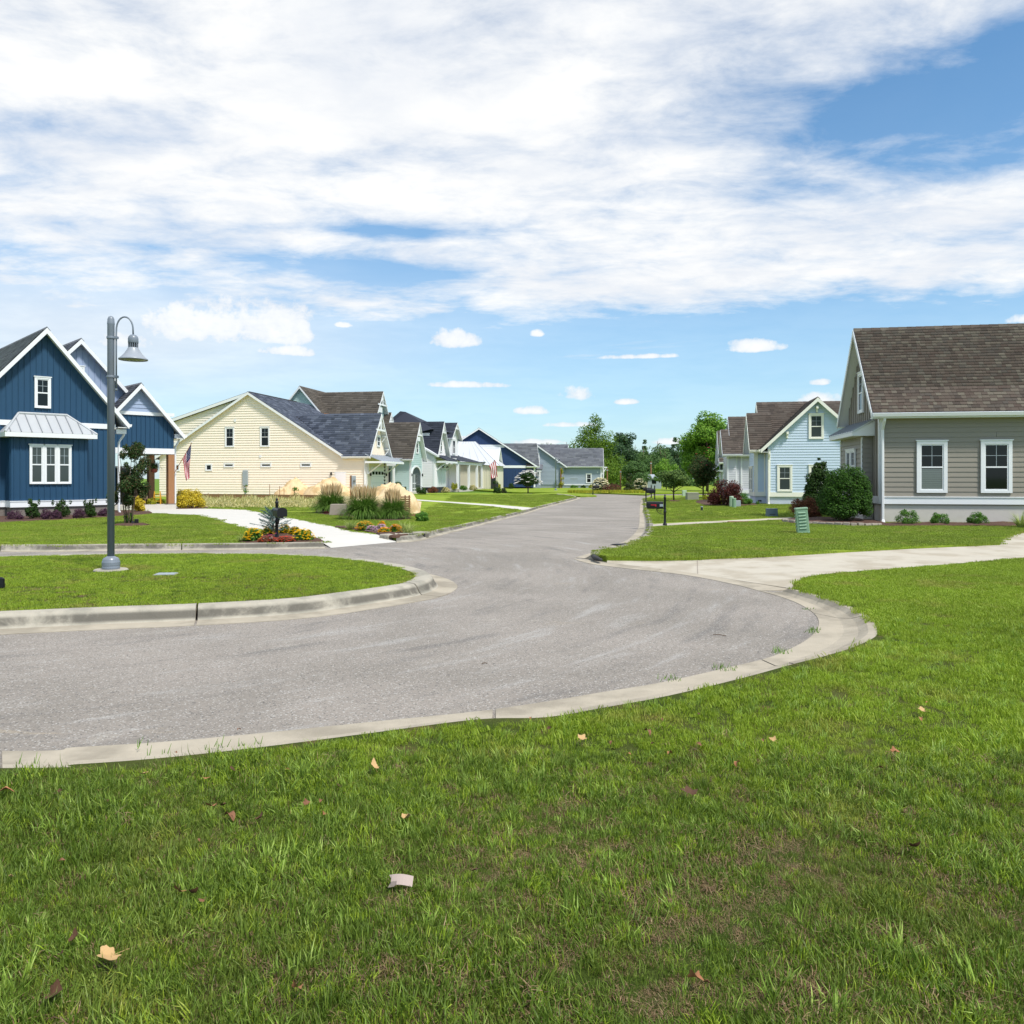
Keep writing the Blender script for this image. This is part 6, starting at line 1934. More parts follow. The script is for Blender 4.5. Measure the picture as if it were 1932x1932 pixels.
# second bed beside the drive
mulch_bed('mulch', [gp(980, 1544, LAWN), gp(1060, 1557, LAWN), gp(1148, 1573, LAWN), gp(1200, 1567, LAWN), gp(1212, 1560, LAWN), gp(1150, 1548, LAWN), gp(1060, 1541, LAWN)], .05)
for l, r_, t, b, fm, s in ((1042, 1096, 1528, 1556, 'gold_flower', 'golden flower mound at the left of the drive corner bed'), (1106, 1130, 1528, 1552, 'gold_flower', 'golden flowers at the back of the drive corner bed'), (1108, 1144, 1546, 1564, 'gold_flower', 'golden flower mound at the front of the drive corner bed'),
                           (1140, 1178, 1537, 1563, 'gold_flower', 'golden flower mound at the right of the drive corner bed'), (1073, 1104, 1541, 1559, 'pink_flower', 'pale pink flowers at the front left of the corner bed'), (1100, 1134, 1537, 1556, 'pink_flower', 'pale pink flowers in the middle of the corner bed'),
                           (1142, 1172, 1539, 1557, 'pink_flower', 'pale pink flowers at the right of the corner bed')):
    flower_clump('bed_flowers', s, l, r_, t, b, fm, 120, .034, 'flower mounds in the drive corner bed', 'box', 1000, .05)
for px, py, s in ((1027, 1552, 'striped grassy plant at the left end of the drive corner bed'), (1196, 1566, 'striped grassy plant at the right end of the drive corner bed'), (1180, 1557, 'striped grassy plant behind the right golden flowers')):
    o = thing('variegated_liriope', s, 'plant', gp(px, py, LAWN), 0, 'striped plants in the drive corner bed')
    blades(o, 120, .36, .3, .018, L['liriope'], .9)
# ornamental grasses with plumes
for l, r_, t, b, s in ((926, 1016, 1442, 1503, 'tall fountain grass with tan plumes left of the concrete block'), (1009, 1121, 1451, 1521, 'widest fountain grass right of the concrete block'), (1119, 1182, 1462, 1521, 'shorter fountain grass beside the wooden pallet stack')):
    foot = gp((l + r_) / 2, b, LAWN)
    k = foot[1] / 2400
    o = thing('fountain_grass', s, 'grass clump', foot, 0, 'fountain grasses in the left lawn')
    blades(o, 2600, (b - t) * k * 1.12, 1, .036, L['ornamental'], .8, 'blades', 7, 0, (r_ - l) * k * .2, (.05, .70, 2.0))
    V, Q = [], []
    for i in range(125):
        a, rr = rng.uniform(0, 6.28), (r_ - l) * k * .33 * math.sqrt(rng.random())
        h1 = (b - t) * k * (rng.uniform(.90, 1.04) - .12 * (rr / ((r_ - l) * k * .36)) ** 2)
        ht = .40 * rng.uniform(.7, 1.2)
        bx, by = rr * math.cos(a), rr * math.sin(a)
        tx, ty = bx * 1.18 + rng.normal() * .03, by * 1.18 + rng.normal() * .03
        for e in range(2):
            sx, sy = (.028, .008) if e else (.006, .028)
            kk = len(V)
            V += [(bx * .95, by * .95, h1 * .92), (bx - sx, by - sy, h1 + ht * .35), (tx, ty, h1 + ht), (bx + sx, by + sy, h1 + ht * .35)]
            Q.append((kk, kk + 1, kk + 2, kk + 3))
    np_mesh('plumes', V, Q, L['plume'], o)
mulch_bed('mulch', [gp(930, 1505, LAWN), gp(1010, 1513, LAWN), gp(1100, 1524, LAWN), gp(1190, 1524, LAWN), gp(1190, 1514, LAWN), gp(1060, 1498, LAWN), gp(940, 1494, LAWN)], .04)
plant('burgundy_heuchera', 'small burgundy plant at the foot of the left fountain grass', 'plant', 948, 964, 1495, 1507, L['burgundy'], 400, .05, 8)
plant('burgundy_heuchera', 'small burgundy plant right of the pale green pipe pedestal', 'plant', 1137, 1158, 1503, 1522, L['burgundy'], 500, .05, 8)
plant('loose_green_shrub', 'loose gray green shrub right of the wrapped sand pile', 'shrub', 1216, 1256, 1494, 1528, L['box'], 1700, .075, 16, rough=.45)

# weedy strip along the retaining board
bd = thing('retaining_board', 'long weathered board holding back the sand below the yellow house', 'board', gp(765, 1462, LAWN))
p0, p1 = Vector(gp(588, 1461, LAWN)), Vector(gp(950, 1465, LAWN))
off = Vector(bd.location)
MB().prism([p0 - off, p0 - off + Vector((0, .06, 0)), p0 - off + Vector((0, .06, .34)), p0 - off + Vector((0, 0, .34))], [p1 - off, p1 - off + Vector((0, .06, 0)), p1 - off + Vector((0, .06, .34)), p1 - off + Vector((0, 0, .34))]).build('board', M['wood_rough'], bd)
wd = thing('weeds', 'dry tan and green weeds along the retaining board', 'weeds', gp(770, 1482, LAWN))
wd['kind'] = 'stuff'
V, Q = [], []
off = Vector(wd.location)
for i in range(5200):
    t = rng.random()
    px = 560 + 390 * t
    py = rng.uniform(1463, 1487)
    p = Vector(gp(px, py, LAWN)) - off
    a, hh = rng.uniform(0, 6.28), rng.uniform(.08, .40) * (1.2 - (py - 1463) / 30) * (.55 + .45 * math.sin(px * .045) ** 2)
    k = len(V)
    wv = rng.uniform(.012, .03)
    V += [(p.x - wv, p.y, 0), (p.x + wv, p.y, 0), (p.x + math.cos(a) * .15 + wv * .3, p.y + math.sin(a) * .15, hh), (p.x + math.cos(a) * .15 - wv * .3, p.y + math.sin(a) * .15, hh)]
    Q.append((k, k + 1, k + 2, k + 3))
np_mesh('dry_blades', V, Q, L['weeds'], wd)['kind'] = 'stuff'
cl = [((rng.uniform(-4.6, 3.6)), rng.normal() * .4 + .2, .14, .45, .3, .2) for i in range(26)]
v, q = leaf_cloud(cl, 2600, .06)
np_mesh('weed_leaves', v, q, L['weeds'], wd)['kind'] = 'stuff'
for px, s in ((722, 'straggly weed in front of the left sand pile'), (865, 'straggly green weed in front of the middle sand pile')):
    plant('tall_weed', s, 'weed', px - 14, px + 14, 1418, 1458, L['box'], 260, .1, 9, shape='cone', rough=.6, stems=3)
for i, (px, t) in enumerate(((790, 1418), (819, 1424), (832, 1430), (862, 1426), (586, 1440), (560, 1436), (610, 1444), (640, 1446))):
    o = thing('marker_stake', 'thin wooden marker stake stuck along the retaining board', 'stake', gp(px, 1457, LAWN), 0, 'thin stakes along the retaining board')
    MB().box(-.02, .02, -.01, .01, -.1, (1457 - t) * o.location.y / 2400).build('stake', M['wood_rough'], o)


# ------------------------------------------------------------------ sand piles
def sand_pile(label, l, r_, top, base, depth=.7, power=1.3, skew=0.0, seed=0, flat=0.0):
    foot = gp((l + r_) / 2, base, .13)
    k = foot[1] / 2400
    w, h = (r_ - l) * k, (base - top) * k
    o = thing('sand_pile', label, 'sand pile', (foot[0], foot[1] + w * depth * .5, .12), 0, 'sand piles by the yellow house')
    rg = np.random.default_rng(seed)
    n = 44
    ph = rg.uniform(0, 6.28, 8)
    vs, fs = [], []
    for j in range(n + 1):
        for i in range(n + 1):
            x, y = -1.05 + 2.1 * i / n, -1.05 + 2.1 * j / n
            r = math.hypot(x - skew * (1 - abs(x)), y)
            z = max(0, 1 - r ** 1.5) ** (1 / power) if flat else max(0, 1 - r) ** (1 / power) * 1.04
            bump_ = .035 * (math.sin(5 * x + ph[0]) * math.sin(4 * y + ph[1]) + .6 * math.sin(11 * x + 7 * y + ph[2]) + .4 * math.sin(19 * x - 13 * y + ph[3]))
            z = z * (1 + bump_ * 2.6 + rg.normal() * .018) + (bump_ * .3 + rg.normal() * .008 if z > 0 else -.05)
            vs.append((x * w / 2, y * w * depth / 2, z * h))
    for j in range(n):
        for i in range(n):
            a = j * (n + 1) + i
            fs.append((a, a + 1, a + n + 2, a + n + 1))
    MB().add(vs, fs).build('heap', M['sand'], o, smooth=True)
    return o


sand_pile('pale sand pile left of the three against the yellow house wall', 706, 826, 1405, 1450, .6, 1.5, 0, 1)
sand_pile('pale sand pile in the middle of the three against the yellow wall', 790, 912, 1404, 1453, .6, 1.5, .1, 2)
sand_pile('larger pale sand pile behind the left fountain grass', 876, 1030, 1402, 1454, .6, 1.8, 0, 3)
sand_pile('big tan rounded sand pile behind the fountain grasses and pallets', 1052, 1226, 1419, 1506, .62, 2.2, -.05, 4, flat=1)
# stack of pallets
ps = thing('pallet_stack', 'stack of weathered wooden pallets at the end of the big sand pile', 'pallets', gp(1184, 1514, LAWN), R(8))
for k in range(9):
    for yv in (0, .42, .84):
        MB().box(-.22, .24, yv, yv + .1, .02 + k * .088, .052 + k * .088).build('slat', M['wood_rough'], ps)
    for xv in (-.2, .02, .18):
        MB().box(xv, xv + .05, 0, .94, .053 + k * .088, .100 + k * .088).build('runner', M['wood_rough'], ps)
MB().box(.26, .62, .0, .08, 0, .1).build('kerb_board', M['wood_rough'], ps)

# ------------------------------------------------------------------ street lamp
def street_lamp(label, loc, rz=0.0):
    o = thing('street_lamp', label, 'street lamp', loc, rz)
    MB().lathe([(.25, -.05), (.25, .035), (.235, .05)], 28).build('concrete_footing', M['kerb'], o)
    MB().lathe([(.128, .05), (.132, .07), (.128, .10), (.132, .11), (.132, .155), (.122, .185), (.118, .20), (.105, .22), (.075, .235), (.055, .25)], 28).build('base_collar', M['lamp_metal'], o)
    MB().lathe([(.053, .20), (.053, 3.86), (.056, 3.87), (.056, 3.885), (.053, 3.90), (.050, 3.95), (.036, 3.985), (.012, 3.998)], 24).build('pole', M['lamp_metal'], o, smooth=True)
    path = [(.083, 0, 2.86), (.083, 0, 3.70)]
    cx_, r_ = .083 + .1325, .1325
    for k in range(1, 14):
        t = math.pi * k / 14
        path.append((cx_ - r_ * math.cos(t), 0, 3.75 + .235 * math.sin(t) ** .85))
    path.append((.348, 0, 3.70))
    MB().tube(path, .013, 10).build('arm', M['lamp_metal'], o, smooth=True)
    MB().lathe([(.008, 0), (.018, .01), (.018, .03), (.008, .04)], 10, (.083, 0, 2.83)).build('arm_finial', M['lamp_metal'], o)
    for z in (3.05, 3.66):
        mb = MB()
        mb.lathe([(.062, -.018), (.064, -.012), (.064, .012), (.062, .018)], 24, (0, 0, z))
        mb.box(.05, .11, -.028, .028, z - .018, z + .018)
        mb.build('clamp', M['lamp_metal'], o)
    hd = MB()
    hd.lathe([(.016, .28), (.045, .27), (.068, .245), (.076, .215), (.077, .15), (.074, .145)], 24, (.348, 0, 3.43)).build('lamp_cap', M['lamp_metal'], o, smooth=True)
    vt = MB()
    vt.lathe([(.058, .07), (.058, .146)], 20, (.348, 0, 3.43)).build('vent_core', M['dark_gray'], o)
    for k in range(14):
        t = 2 * math.pi * k / 14
        x, y = .348 + .068 * math.cos(t), .068 * math.sin(t)
        MB().tube([(x, y, 3.495), (x, y, 3.58)], .006, 5).build('vent_fin', M['lamp_metal'], o)
    MB().lathe([(.072, .075), (.078, .068), (.085, .05), (.13, -.02), (.19, -.085), (.213, -.10), (.215, -.115), (.212, -.12), (.200, -.10), (.12, -.02), (.07, .05)], 36, (.348, 0, 3.43)).build('lamp_shade', M['lamp_head'], o, smooth=True)
    MB().lathe([(.001, -.125), (.12, -.122), (.198, -.108), (.198, -.10), (.001, -.10)], 30, (.348, 0, 3.43)).build('lens', M['lens'], o, smooth=True)
    return o
lx, ly, _ = gp(325, 1672, .15)
street_lamp('tall gray gooseneck street lamp with bell shade standing on the island lawn', (lx, ly, .13))
street_lamp('small far street lamp in front of the blue gray house', ((1628 - 1500) / 2400 * 97.5, 97.5, .1))
o = thing('utility_cover', 'flat pale utility lid set in the island lawn right of the lamp', 'lid', gp(487, 1683, .155), R(8))
MB().box(-.14, .14, -.11, .11, -.05, .018).build('lid', M['util_gray'], o, bevel=.004)
MB().box(-.16, .16, -.13, .13, -.05, .010).build('lid_rim', M['kerb'], o)


# ------------------------------------------------------------------ mailboxes
def mailbox(label, loc, rz, scale=1.0, group=None, flag=True, plate=False, glow=False):
    o = thing('mailbox', label, 'mailbox', loc, rz, group)
    o.scale = (scale,) * 3
    MB().lathe([(.075, -.05), (.075, .02), (.06, .05), (.045, .10), (.038, .12), (.038, .40), (.05, .42), (.05, .45), (.036, .47), (.036, .86), (.046, .88), (.046, .90), (.030, .92), (.020, .935), (.030, .95), (.030, .965), (.012, .99), (.004, 1.01)], 14).build('post', M['black'], o, smooth=True)
    # box runs along -x from the post, domed top
    pts = []
    for k in range(9):
        t = math.pi * k / 8
        pts.append((.11 * math.cos(t), .70 + .07 * math.sin(t)))
    sec = [(.11, .57)] + pts + [(-.11, .57)]
    MB().prism([(-.05, y, z) for y, z in sec], [(-.56, y, z) for y, z in sec]).build('box', M['black'], o, bevel=.006)
    MB().prism([(-.56, y * 1.07, .567 + (z - .567) * 1.06) for y, z in sec], [(-.585, y * 1.07, .567 + (z - .567) * 1.06) for y, z in sec]).build('door', M['black'], o)
    MB().box(-.56, .03, -.04, .04, .535, .568).build('arm', M['black'], o)
    br = MB()
    br.tube([(-.03, 0, .36)] + [(-.05 - .22 * math.sin(t), 0, .36 + .17 * (1 - math.cos(t))) for t in (.4, .8, 1.2, 1.57)], .010, 6)
    br.tube([(-.13 + .035 * math.cos(t), 0, .46 + .035 * math.sin(t)) for t in np.linspace(0, 5.5, 10)], .008, 5)
    br.tube([(-.22 + .03 * math.cos(t), 0, .50 + .03 * math.sin(t)) for t in np.linspace(1, 6.5, 10)], .008, 5)
    br.build('scroll_bracket', M['black'], o)
    if flag:
        MB().box(-.44, -.27, -.128, -.118, .645, .675).box(-.30, -.265, -.129, -.117, .61, .68).build('signal_flag', M['red'], o)
    if plate:
        MB().box(-.16, -.05, -.119, -.112, .61, .69).build('number_plate', M['util_gray'], o)
    return o


mb_ = mailbox('black mailbox on a turned post beside the blue spruce', gp(811, 1580, LAWN), R(118), 1.0, flag=False)
MB().box(-.01, .03, -.042, -.036, .955, .985).build('reflector', M['orange'], mb_)
mailbox('nearest black mailbox with red flag on the right lawn', gp(1948, 1539.5, LAWN), R(-12), .97, plate=True)
mailbox('left black mailbox of the far pair by the right kerb', gp(1892.5, 1470, LAWN), R(170), 1.0, 'far mailboxes by the right kerb')
mailbox('right black mailbox of the far pair by the right kerb', gp(1918, 1464.5, LAWN), R(-10), 1.0, 'far mailboxes by the right kerb')
mailbox('farthest mailbox behind the pair at the right kerb', gp(1908, 1459.5, LAWN), R(-5), 1.0, 'far mailboxes by the right kerb')
mailbox('small dark mailbox at the street end before the blue gray house', gp(1737, 1447, LAWN), R(190), 1.0)


# ------------------------------------------------------------------ utility boxes
o = thing('louvered_pedestal', 'leaning pale green louvered utility pedestal on the right lawn', 'utility box', gp(2353, 1562, LAWN), R(-12))
o.rotation_euler = (R(-1), R(-5), R(-12))
def frustum(w0, d0, w1, d1, z0, z1):
    return [(-w0, -d0, z0), (w0, -d0, z0), (w0, d0, z0), (-w0, d0, z0)], [(-w1, -d1, z1), (w1, -d1, z1), (w1, d1, z1), (-w1, d1, z1)]
MB().prism(*frustum(.158, .13, .152, .125, -.05, .64)).build('body', M['util_green'], o, bevel=.02)
MB().prism(*frustum(.166, .138, .160, .132, .63, .69)).build('lid', M['util_green'], o, bevel=.02)
MB().prism(*frustum(.168, .14, .166, .138, -.06, .035)).build('base_flange', M['util_green'], o, bevel=.008)
for k in range(6):
    z = .12 + k * .083
    lv = MB()
    lv.prism([(-.10, -.125, z), (.10, -.125, z), (.10, -.127, z + .036), (-.10, -.127, z + .036)], [(-.09, -.152, z + .006), (.09, -.152, z + .006), (.085, -.132, z + .032), (-.085, -.132, z + .032)])
    lv.build('louver', M['util_green'], o)
    lv = MB()
    lv.prism([(-.152, -.08, z), (-.152, .08, z), (-.152, .08, z + .036), (-.152, -.08, z + .036)], [(-.178, -.07, z + .006), (-.178, .07, z + .006), (-.158, .065, z + .032), (-.158, -.065, z + .032)])
    lv.build('louver', M['util_green'], o)


def util_box(label, l, r_, top, base, m, depth=.7, taper=.92, rz=0.0, cat='utility box', lid=True, name='utility_box'):
    foot = gp((l + r_) / 2, base, LAWN)
    k = foot[1] / 2400
    w, h = (r_ - l) * k / 2, (base - top) * k
    o = thing(name, label, cat, (foot[0], foot[1] + w * depth, LAWN), rz)
    MB().prism(*frustum(w, w * depth, w * taper, w * depth * taper, -.05, h * .86)).build('body', M[m], o, bevel=.015)
    if lid:
        MB().prism(*frustum(w * taper * 1.06, w * depth * taper * 1.06, w * taper, w * depth * taper, h * .86, h)).build('lid', M[m], o, bevel=.015)
        MB().box(-w * .5, w * .5, -w * depth * 1.0, -w * depth * .95, h * .25, h * .32).build('latch_panel', M['dark_gray' if m == 'util_blue' else m], o)
    return o


util_box('low slate blue utility box by the concrete front walk', 2248, 2281, 1490, 1513.5, 'util_blue', rz=R(-6))
util_box('gray utility box behind the pale green pair near the hedge', 2155, 2171, 1466, 1484.5, 'util_gray')
util_box('large olive transformer box on the right lawn', 2014, 2048, 1443, 1464.5, 'util_olive', .9, .97)
util_box('small far utility cabinet left of the olive transformer', 2000, 2012, 1436, 1453, 'util_pale', .9, .97)
util_box('stained concrete block with sloping sides between the fountain grasses', 963, 1013, 1472, 1510, 'block', .8, .84, lid=False, name='concrete_block', cat='block')
for l, r_, t, b, m, s in ((2137, 2149, 1453.5, 1484.5, 'util_pale', 'taller grayish green pipe pedestal of the pair by the hedge'), (2144, 2156.5, 1459, 1487, 'util_green', 'shorter pale green pipe pedestal of the pair by the hedge'), (1118, 1135, 1484, 1521, 'util_green', 'pale green pipe pedestal with orange mark between fountain grasses')):
    foot = gp((l + r_) / 2, b, LAWN)
    k = foot[1] / 2400
    w, h = (r_ - l) * k / 2, (b - t) * k
    o = thing('pipe_pedestal', s, 'utility post', foot, 0)
    MB().lathe([(w, -.05), (w, h * .9)], 18).build('body', M[m], o)
    MB().lathe([(w * 1.06, h * .88), (w * 1.06, h * .95), (w * .85, h)], 18).build('cap', M[m], o, smooth=False)
    if m == 'util_green' and l < 2000:
        MB().box(w * .55, w * 1.0, -w * .85, -w * .55, h * .72, h * .86).build('orange_mark', M['orange'], o)
o = thing('dark_stub_post', 'short dark pipe stub with pale top on the right lawn', 'post', gp(2056, 1495.5, LAWN))
MB().lathe([(.055, -.05), (.055, .15)], 12).build('pipe', M['dark_gray'], o)
MB().lathe([(.06, .15), (.06, .18), (.03, .19)], 12).build('cap', M['util_gray'], o)
o = thing('sunken_board', 'short dark board lying along the front walk edge', 'board', gp(2162, 1530, LAWN), R(4))
MB().box(-.34, .34, -.05, .05, -.02, .035).build('plank', M['wood_rough'], o)
o = thing('meter_pedestal', 'gray electric meter box on a wooden post by the sand piles', 'meter', gp(1030, 1462, LAWN))
k_ = o.location.y / 2400
MB().box(-.11, .02, -.06, .06, -.1, 69 * k_).build('post', M['wood_rough'], o)
MB().box(.02, .30, -.12, .06, 26 * k_, 68 * k_).build('meter_box', M['util_gray'], o, bevel=.02)
MB().lathe([(.09, 0), (.09, .06), (.06, .10), (.01, .11)], 14).build('meter_dial', M['glass_pale'], o).matrix_local = Matrix.Translation((.24, -.12, 54 * k_)) @ Matrix.Rotation(R(90), 4, 'X')
MB().tube([(.12, -.03, 0), (.12, -.03, 26 * k_)], .035, 6).build('conduit', M['util_gray'], o)

# utility poles, far vehicles and shed beyond the street end
for px, t, s in ((1907, 1352, 'tall thin utility pole standing before the far wood'), (1818, 1377, 'short utility pole behind the cream hydrangea'), (1779, 1372, 'utility pole beside the blue gray house corner')):
    o = thing('utility_pole', s, 'pole', ((px - 1500) / 2400 * 120, 120, 0), 0, 'utility poles before the far wood')
    MB().tube([(0, 0, -.2), (0, 0, CAM_H + (1400 - t) * 120 / 2400)], [.12, .09], 8).build('shaft', M['wood_rough'], o)
    MB().box(-.12, .12, -.12, .12, CAM_H + (1400 - t) * 120 / 2400 - .35, CAM_H + (1400 - t) * 120 / 2400 - .2).build('bracket', M['util_gray'], o)


def parked_car(label, loc, rz, m):
    o = thing('parked_car', label, 'car', loc, rz, 'cars parked beyond the street end')
    sec = [(-2.1, .35), (2.1, .35), (2.15, .7), (1.5, .88), (.9, .95), (-1.9, .98), (-2.15, .75)]
    MB().prism([(x, -.82, z) for x, z in sec], [(x, .82, z) for x, z in sec]).build('body', M[m], o, bevel=.06)
    cab = [(.95, .95), (.35, 1.42), (-1.3, 1.45), (-1.9, .97)]
    MB().prism([(x, -.70, z) for x, z in cab], [(x, .70, z) for x, z in cab]).build('cabin', M['glass'], o, bevel=.05)
    MB().box(-1.3, .3, -.66, .66, 1.42, 1.48).build('roof_panel', M[m], o, bevel=.02)
    for x in (-1.35, 1.35):
        for y in (-.80, .80):
            w_ = MB().lathe([(.12, -.09), (.31, -.09), (.33, -.05), (.33, .05), (.31, .09), (.12, .09)], 16)
            ob = w_.build('wheel', M['dark_gray'], o)
            ob.matrix_local = Matrix.Translation((x, y, .33)) @ Matrix.Rotation(R(90), 4, 'X')
    return o


parked_car('white car parked far beyond the mailbox pair', ((1884 - 1500) / 2400 * 118, 118, .1), R(80), 'white')
o = thing('white_shed', 'low pale building far behind the small round magnolia', 'shed', (19, 113, .1), 0)
MB().box(-1.2, 1.6, 0, 3, 0, 1.5).build('wall', M['util_gray'], o)
MB().prism([(-1.4, -.2, 1.5), (1.8, -.2, 1.5), (1.8, 1.5, 2.0), (-1.4, 1.5, 2.0)], [(-1.4, -.2, 1.4), (1.8, -.2, 1.4), (1.8, 1.5, 1.9), (-1.4, 1.5, 1.9)]).build('roof', M['metal_gray'], o)
for k in range(2):
    MB().box(-.9 + k * 1.2, -.3 + k * 1.2, -.02, -.001, .7, 1.2).build('window', M['glass'], o)

# wreath on the arch cottage porch and the second flag
v, q = leaf_cloud([(.42 * math.cos(t), 0, .42 * math.sin(t), .16, .1, .16) for t in np.linspace(0, 6.28, 16)], 900, .1)
np_mesh('greenery', v, q, L['dark'], WREATH)
MB().prism([(-.30, -.12, .5), (-.14, -.12, .55), (.30, -.12, -.4), (.12, -.12, -.5)], [(-.30, -.05, .5), (-.14, -.05, .55), (.30, -.05, -.4), (.12, -.05, -.5)]).build('red_ribbon', M['red'], WREATH)
MB().prism([(-.12, -.13, .56), (.10, -.13, .5), (.28, -.13, -.36), (.02, -.13, -.62)], [(-.12, -.06, .56), (.10, -.06, .5), (.28, -.06, -.36), (.02, -.06, -.62)]).build('white_ribbon', M['flag_white'], WREATH)
o = thing('porch_flag', 'small striped flag hanging from the metal roofed cottage porch', 'flag', ((1447 - 1500) / 2400 * 107.5, 107.5, 3.5), 0)
MB().tube([(-.5, .2, -.2), (.15, -.2, .5)], .03, 5).build('flag_pole', M['white'], o)
for k in range(7):
    mb = MB()
    vs = []
    for j in range(7):
        t = j / 6
        for e in (k / 7, (k + 1) / 7):
            vs.append((.15 - .75 * e + .35 * t + .05 * math.sin(t * 6), -.2 + .05 * math.sin(t * 7 + e * 4), .45 - .75 * e - 2.2 * t + .5 * e * t))
    mb.add(vs, [(2 * j, 2 * j + 1, 2 * j + 3, 2 * j + 2) for j in range(6)])
    mb.build('stripe', M['red'] if k % 2 == 0 else M['flag_white'], o)
for l, b, yy, s in ((1165, 1448, 76, 'dark urn planter on the arch cottage porch'), (1452, 1438, 103, 'dark planter box on the cottage porch edge')):
    o = thing('porch_planter', s, 'planter', ((l - 1500) / 2400 * yy, yy, .25), 0)
    MB().lathe([(.2, 0), (.32, .1), (.36, .55), (.30, .6)], 12).build('pot', M['dark_gray'], o)
    v, q = leaf_cloud([(0, 0, .75, .4, .4, .3)], 300, .12)
    np_mesh('plant', v, q, L['dark'], o)


# ================================================================== lawn grass (instanced tufts)
def patch_mat(name, cols, dry, amt, trans=.3):
    mt = bpy.data.materials.new(name)
    mt.use_nodes = True
    n = Nodes(mt.node_tree)
    b = mt.node_tree.nodes['Principled BSDF']
    r = n.new('ShaderNodeNewGeometry')
    oi = n.new('ShaderNodeObjectInfo')
    f = n.m('FRACT', n.m('ADD', r.outputs['Random Per Island'], oi.outputs['Random']))
    rp = n.new('ShaderNodeValToRGB')
    el = rp.color_ramp.elements
    while len(el) < len(cols):
        el.new(.5)
    for i, c in enumerate(cols):
        el[i].position = i / (len(cols) - 1)
        el[i].color = (*lin(c), 1)
    n.put(rp.inputs[0], f)
    pos = r.outputs['Position']
    big = n.noise(pos, .45, 5, .6)
    col = n.mix(n.m('MULTIPLY', n.step(n.noise(pos, 1.1, 5, .65), .52, .70), amt), rp.outputs[0], lin(dry))
    v = n.m('ADD', n.m('MULTIPLY', n.m('SUBTRACT', big, .5), .9), 1.0)
    col = n.mix(1.0, col, n.comb(v, v, v), 'MULTIPLY')
    n.put(b.inputs['Base Color'], col)
    b.inputs['Roughness'].default_value = .5
    b.inputs['Specular IOR Level'].default_value = .3
    tr = n.new('ShaderNodeBsdfTranslucent')
    n.put(tr.inputs[0], col)
    ms = n.new('ShaderNodeMixShader')
    ms.inputs[0].default_value = trans
    out = mt.node_tree.nodes['Material Output']
    n.t.links.new(b.outputs[0], ms.inputs[1])
    n.t.links.new(tr.outputs[0], ms.inputs[2])
    n.t.links.new(ms.outputs[0], out.inputs[0])
    return mt


L['lawn'] = patch_mat('grass_blade', [(114, 140, 34), (154, 178, 48), (130, 156, 40), (172, 190, 72)], (168, 154, 86), .55)
L['lawn_far'] = patch_mat('grass_blade_far', [(110, 132, 42), (142, 160, 58), (122, 142, 48), (156, 170, 72)], (172, 164, 90), .6)
L['crab'] = patch_mat('grass_blade_pale', [(120, 150, 54), (156, 184, 80), (134, 164, 60), (176, 196, 104)], (160, 160, 90), .3)
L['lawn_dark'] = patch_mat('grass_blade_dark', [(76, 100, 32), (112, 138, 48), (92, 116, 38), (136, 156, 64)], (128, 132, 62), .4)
L['straw'] = patch_mat('grass_blade_straw', [(116, 92, 66), (156, 132, 96), (94, 74, 54), (174, 150, 112)], (100, 78, 58), .4, .2)


def tuft(name, n, rad, hmin, hmax, width, material, lean=.7, flat=0.0):
    V, Q, T = [], [], []
    for i in range(n):
        a, rr = rng.uniform(0, 6.28), rad * math.sqrt(rng.random())
        x, y = rr * math.cos(a), rr * math.sin(a)
        h = rng.uniform(hmin, hmax)
        d = rng.uniform(0, 6.28)
        out = h * rng.uniform(.15, 1.0) * lean + flat * h
        zt = h * (1 - .45 * (out / h) ** 2 * .6) * (1 - flat * .75)
        wx, wy = -math.sin(d) * width / 2, math.cos(d) * width / 2
        k = len(V)
        mx_, my_ = x + math.cos(d) * out * .35, y + math.sin(d) * out * .35
        V += [(x - wx, y - wy, -.01), (x + wx, y + wy, -.01), (mx_ - wx * .85, my_ - wy * .85, zt * .62), (mx_ + wx * .85, my_ + wy * .85, zt * .62), (x + math.cos(d) * out, y + math.sin(d) * out, max(zt, .008))]
        Q.append((k, k + 1, k + 3, k + 2))
        T.append((k + 2, k + 3, k + 4))
    me = bpy.data.meshes.new(name)
    me.from_pydata(V, [], Q + T)
    me.materials.append(material)
    me.update()
    return bpy.data.objects.new(name, me)


coll = bpy.data.collections.new('grass_tufts')
TU = [tuft('tuft_a', 56, .075, .018, .048, .0036, L['lawn']), tuft('tuft_b', 56, .075, .018, .054, .0036, L['lawn'], .9), tuft('tuft_c', 22, .06, .05, .115, .0042, L['lawn_dark'], .8),
      tuft('tuft_d', 52, .08, .015, .045, .003, L['straw'], .9, .7), tuft('tuft_e', 90, .14, .018, .042, .006, L['lawn']), tuft('tuft_f', 130, .30, .018, .038, .012, L['lawn_far'], .6),
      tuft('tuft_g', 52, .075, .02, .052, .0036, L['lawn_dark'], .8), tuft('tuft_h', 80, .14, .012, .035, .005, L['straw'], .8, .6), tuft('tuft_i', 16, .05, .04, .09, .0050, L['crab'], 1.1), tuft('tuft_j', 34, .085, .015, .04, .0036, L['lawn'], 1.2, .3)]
for t_ in TU:
    coll.objects.link(t_)

